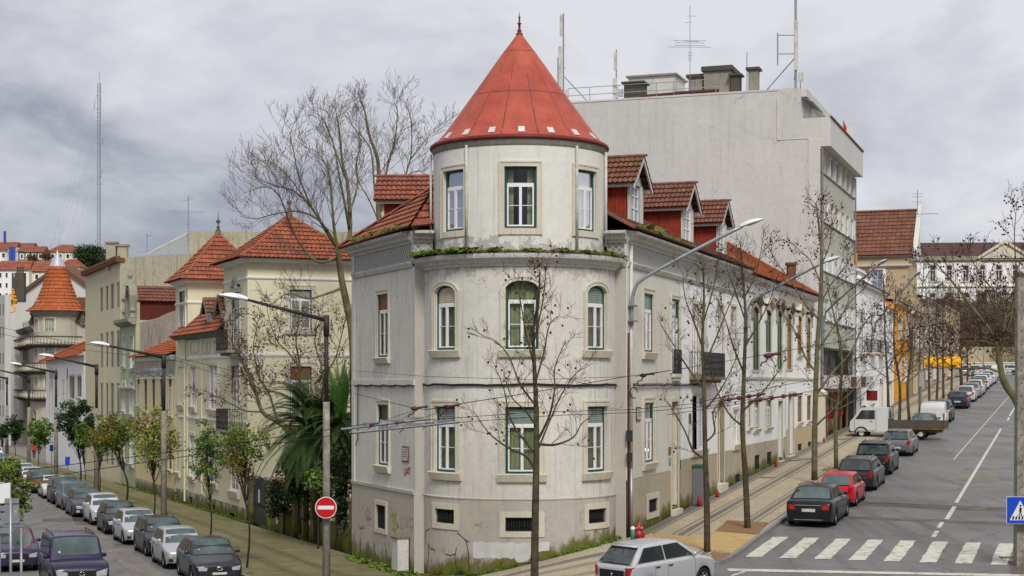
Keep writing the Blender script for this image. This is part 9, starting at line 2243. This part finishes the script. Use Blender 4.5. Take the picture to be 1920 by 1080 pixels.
# ---- small things on the pavement
def ext(u, w, s, lab, kind):
    p = FR.p(u, w, 0); z = zR(p.y)+.13; t = thing('hydrant' if kind == 'h' else 'red_canister', lab, 'hydrant' if kind == 'h' else 'canister', (p.x, p.y, z)); mb = MB()
    if kind == 'h': mb.lathe((p.x, p.y, z), [(.0, 0), (.12, .01), (.20, .07), (.22, .18), (.20, .28), (.14, .35), (.15, .38), (.14, .48), (.08, .54), (.08, .6), (.03, .63), (0, .64)], 18)
    else: mb.lathe((p.x, p.y, z), [(.0, 0), (.10*s, .01), (.09*s, .1*s), (.08*s, .24*s), (.05*s, .30*s), (.04*s, .36*s), (.02, .38*s)], 12)
    mb.build('body', M['redp'], t, True)
    if kind == 'h':
        mb = MB()
        for a in (-.6, .6, 2.2): mb.tube([(p.x+.10*math.sin(a), p.y-.10*math.cos(a), z+.43), (p.x+.19*math.sin(a), p.y-.19*math.cos(a), z+.43)], .04, 8)
        mb.build('outlets', M['galv'], t, True)
ext(-.3, .55, 1, 'round red fire hydrant between the tower and the grey pipe', 'h')
for (px, py, s, lab) in ((1312, 945, 1.1, 'red canister beside the peeling utility cabinet'), (1345, 922, .9, 'red canister at the foot of the white wing wall'), (1455, 866, .9, 'red canister by the twin green basement grilles'), (1545, 825, .9, 'red canister beside the stone gate pillar'), (1665, 762, 1.1, 'distant red canister before the narrow white house'), (1778, 706, 1.4, 'farthest red canister below the yellow awning')):
    ext(FR.u(px, .4), .4, s, lab, 'c')
p = FR.p(-.75, .45, 0); z = G(p.x, p.y)+.13; t = thing('standpipe', 'small teal standpipe with white top beside the red hydrant', 'pipe', (p.x, p.y, z)); mb = MB(); mb.tube([(p.x, p.y, z), (p.x, p.y, z+.4)], .07, 8); mb.build('pipe', M['teal'], t, True); mb = MB(); mb.ball((p.x, p.y, z+.46), .09, 0, 8, 6); mb.build('cap', M['signwhite'], t, True)
# banner in the ground-floor window frame
o = ow(FR, 1302, 1323, 742, 840); fo = FR.off(0, .05); mb = MB(); n = 10
mb.grid([[fo.p(o[0]-o[1]/2+o[1]*i/n, .05+.05*math.sin(i*1.3), o[2]-.15), fo.p(o[0]-o[1]/2+o[1]*i/n, .04+.03*math.sin(i*.9), o[3])] for i in range(n+1)]); t = thing('banner', 'pale lilac hanging banner with printed lines over the dark window', 'banner', tuple(fo.p(o[0], .05, o[3]))); mb.build('cloth', M['rag'], t)
mb = MB(); rr = random.Random(1)
for side_, n_, w0 in ((-.28, 26, .14), (.22, 12, .22)):
    for k in range(n_):
        z = o[3]-.5-k*(.105 if n_ > 20 else .23); q = w0*rr.uniform(.6, 1); c = o[0]+o[1]*side_
        if z > o[2]+.1: ubox(mb, fo, c-q, c+q, .115, .118, z, z+.03)
c = o[0]-o[1]*.25; ubox(mb, fo, c-.12, c+.12, .115, .118, o[3]-.42, o[3]-.08)
mb.build('print', M['spray_k'], t)
# thin sign posts on the downhill pavement
for px, Y, yt, lab in ((127, 103, 880-25, 'thin blue-topped post beside the downhill pavement'), (97, 128, 815, 'thin blue parking post farther down')):
    x = at(px, Y, 0).x; z = G(x, Y)+.1; t = thing('sign_post', lab, 'sign', (x, Y, z)); mb = MB(); mb.tube([(x, Y, z), (x, Y, z+2.5)], .04, 6); mb.build('post', M['galvd'], t); mb = MB(); mb.box((x, Y-.05, z+2.3), (.3, .03, .5)); mb.build('plate', M['signblue'], t)
x = at(1727, 127, 0).x; t = thing('sign_post', 'grey-blue post sign beside the mossy green plane trunk', 'sign', (x, 127, zR(127))); mb = MB(); mb.tube([(x, 127, zR(127)), (x, 127, zR(127)+3.6)], .06, 6); mb.build('post', M['galvd'], t); mb = MB(); mb.box((x, 126.9, zR(127)+3), (.35, .05, 1.3)); mb.build('plate', M['galv'], t)
Y = 225; x = at(1844, Y, 0).x; t = thing('road_sign', 'distant round sign seen from behind at the top junction', 'road sign', (x, Y, zR(Y))); mb = MB(); mb.tube([(x, Y, zR(Y)), (x, Y, zp(655, Y))], .06, 6); mb.build('post', M['galvd'], t); disc((x, Y, zp(660, Y)), .38, Y-.1, Y-.08, 'galv', 'plate', t)
# ---------------------------------------------------------------- unseen house rows added outside the picture to darken side light and reflections
for (o_, d_, L_, zt, mt, lab) in (((-45, -22), (1, 0), 90, 9, 'beige_r', 'beige terrace behind the viewpoint'), ((-34, -20), (-.25, 1), 110, 5, 'conc_dk', 'grey terrace across the downhill street'), ((46, 76), (-.25, -1), 95, 6, 'greyr', 'grey house row across the uphill street')):
    F = Fr(o_, d_, -1); b = thing('terrace', lab, 'building', (o_[0], o_[1], -7)); n = int(L_/4); ops = [(2+k*4, 1.2, z, z+2, 0) for k in range(n) for z in (-4.5, -.5, 3)]
    shell(b, F, 0, L_, -9, zt, mt, [q for q in ops if q[3] < zt], 10); mb = MB(); mb.poly([F.p(0, -.3, -5), F.p(L_, -.3, -5), F.p(L_, -.3, zt-.3), F.p(0, -.3, zt-.3)]); mb.build('glazing', M['glassd'], b)
    mb = MB(); mb.poly([F.p(0, .4, zt), F.p(L_, .4, zt), F.p(L_, -5, zt+2.6), F.p(0, -5, zt+2.6)]); mb.poly([F.p(0, -10, zt), F.p(L_, -10, zt), F.p(L_, -5, zt+2.6), F.p(0, -5, zt+2.6)]); mb.build('roof', M['terracotta'], b)
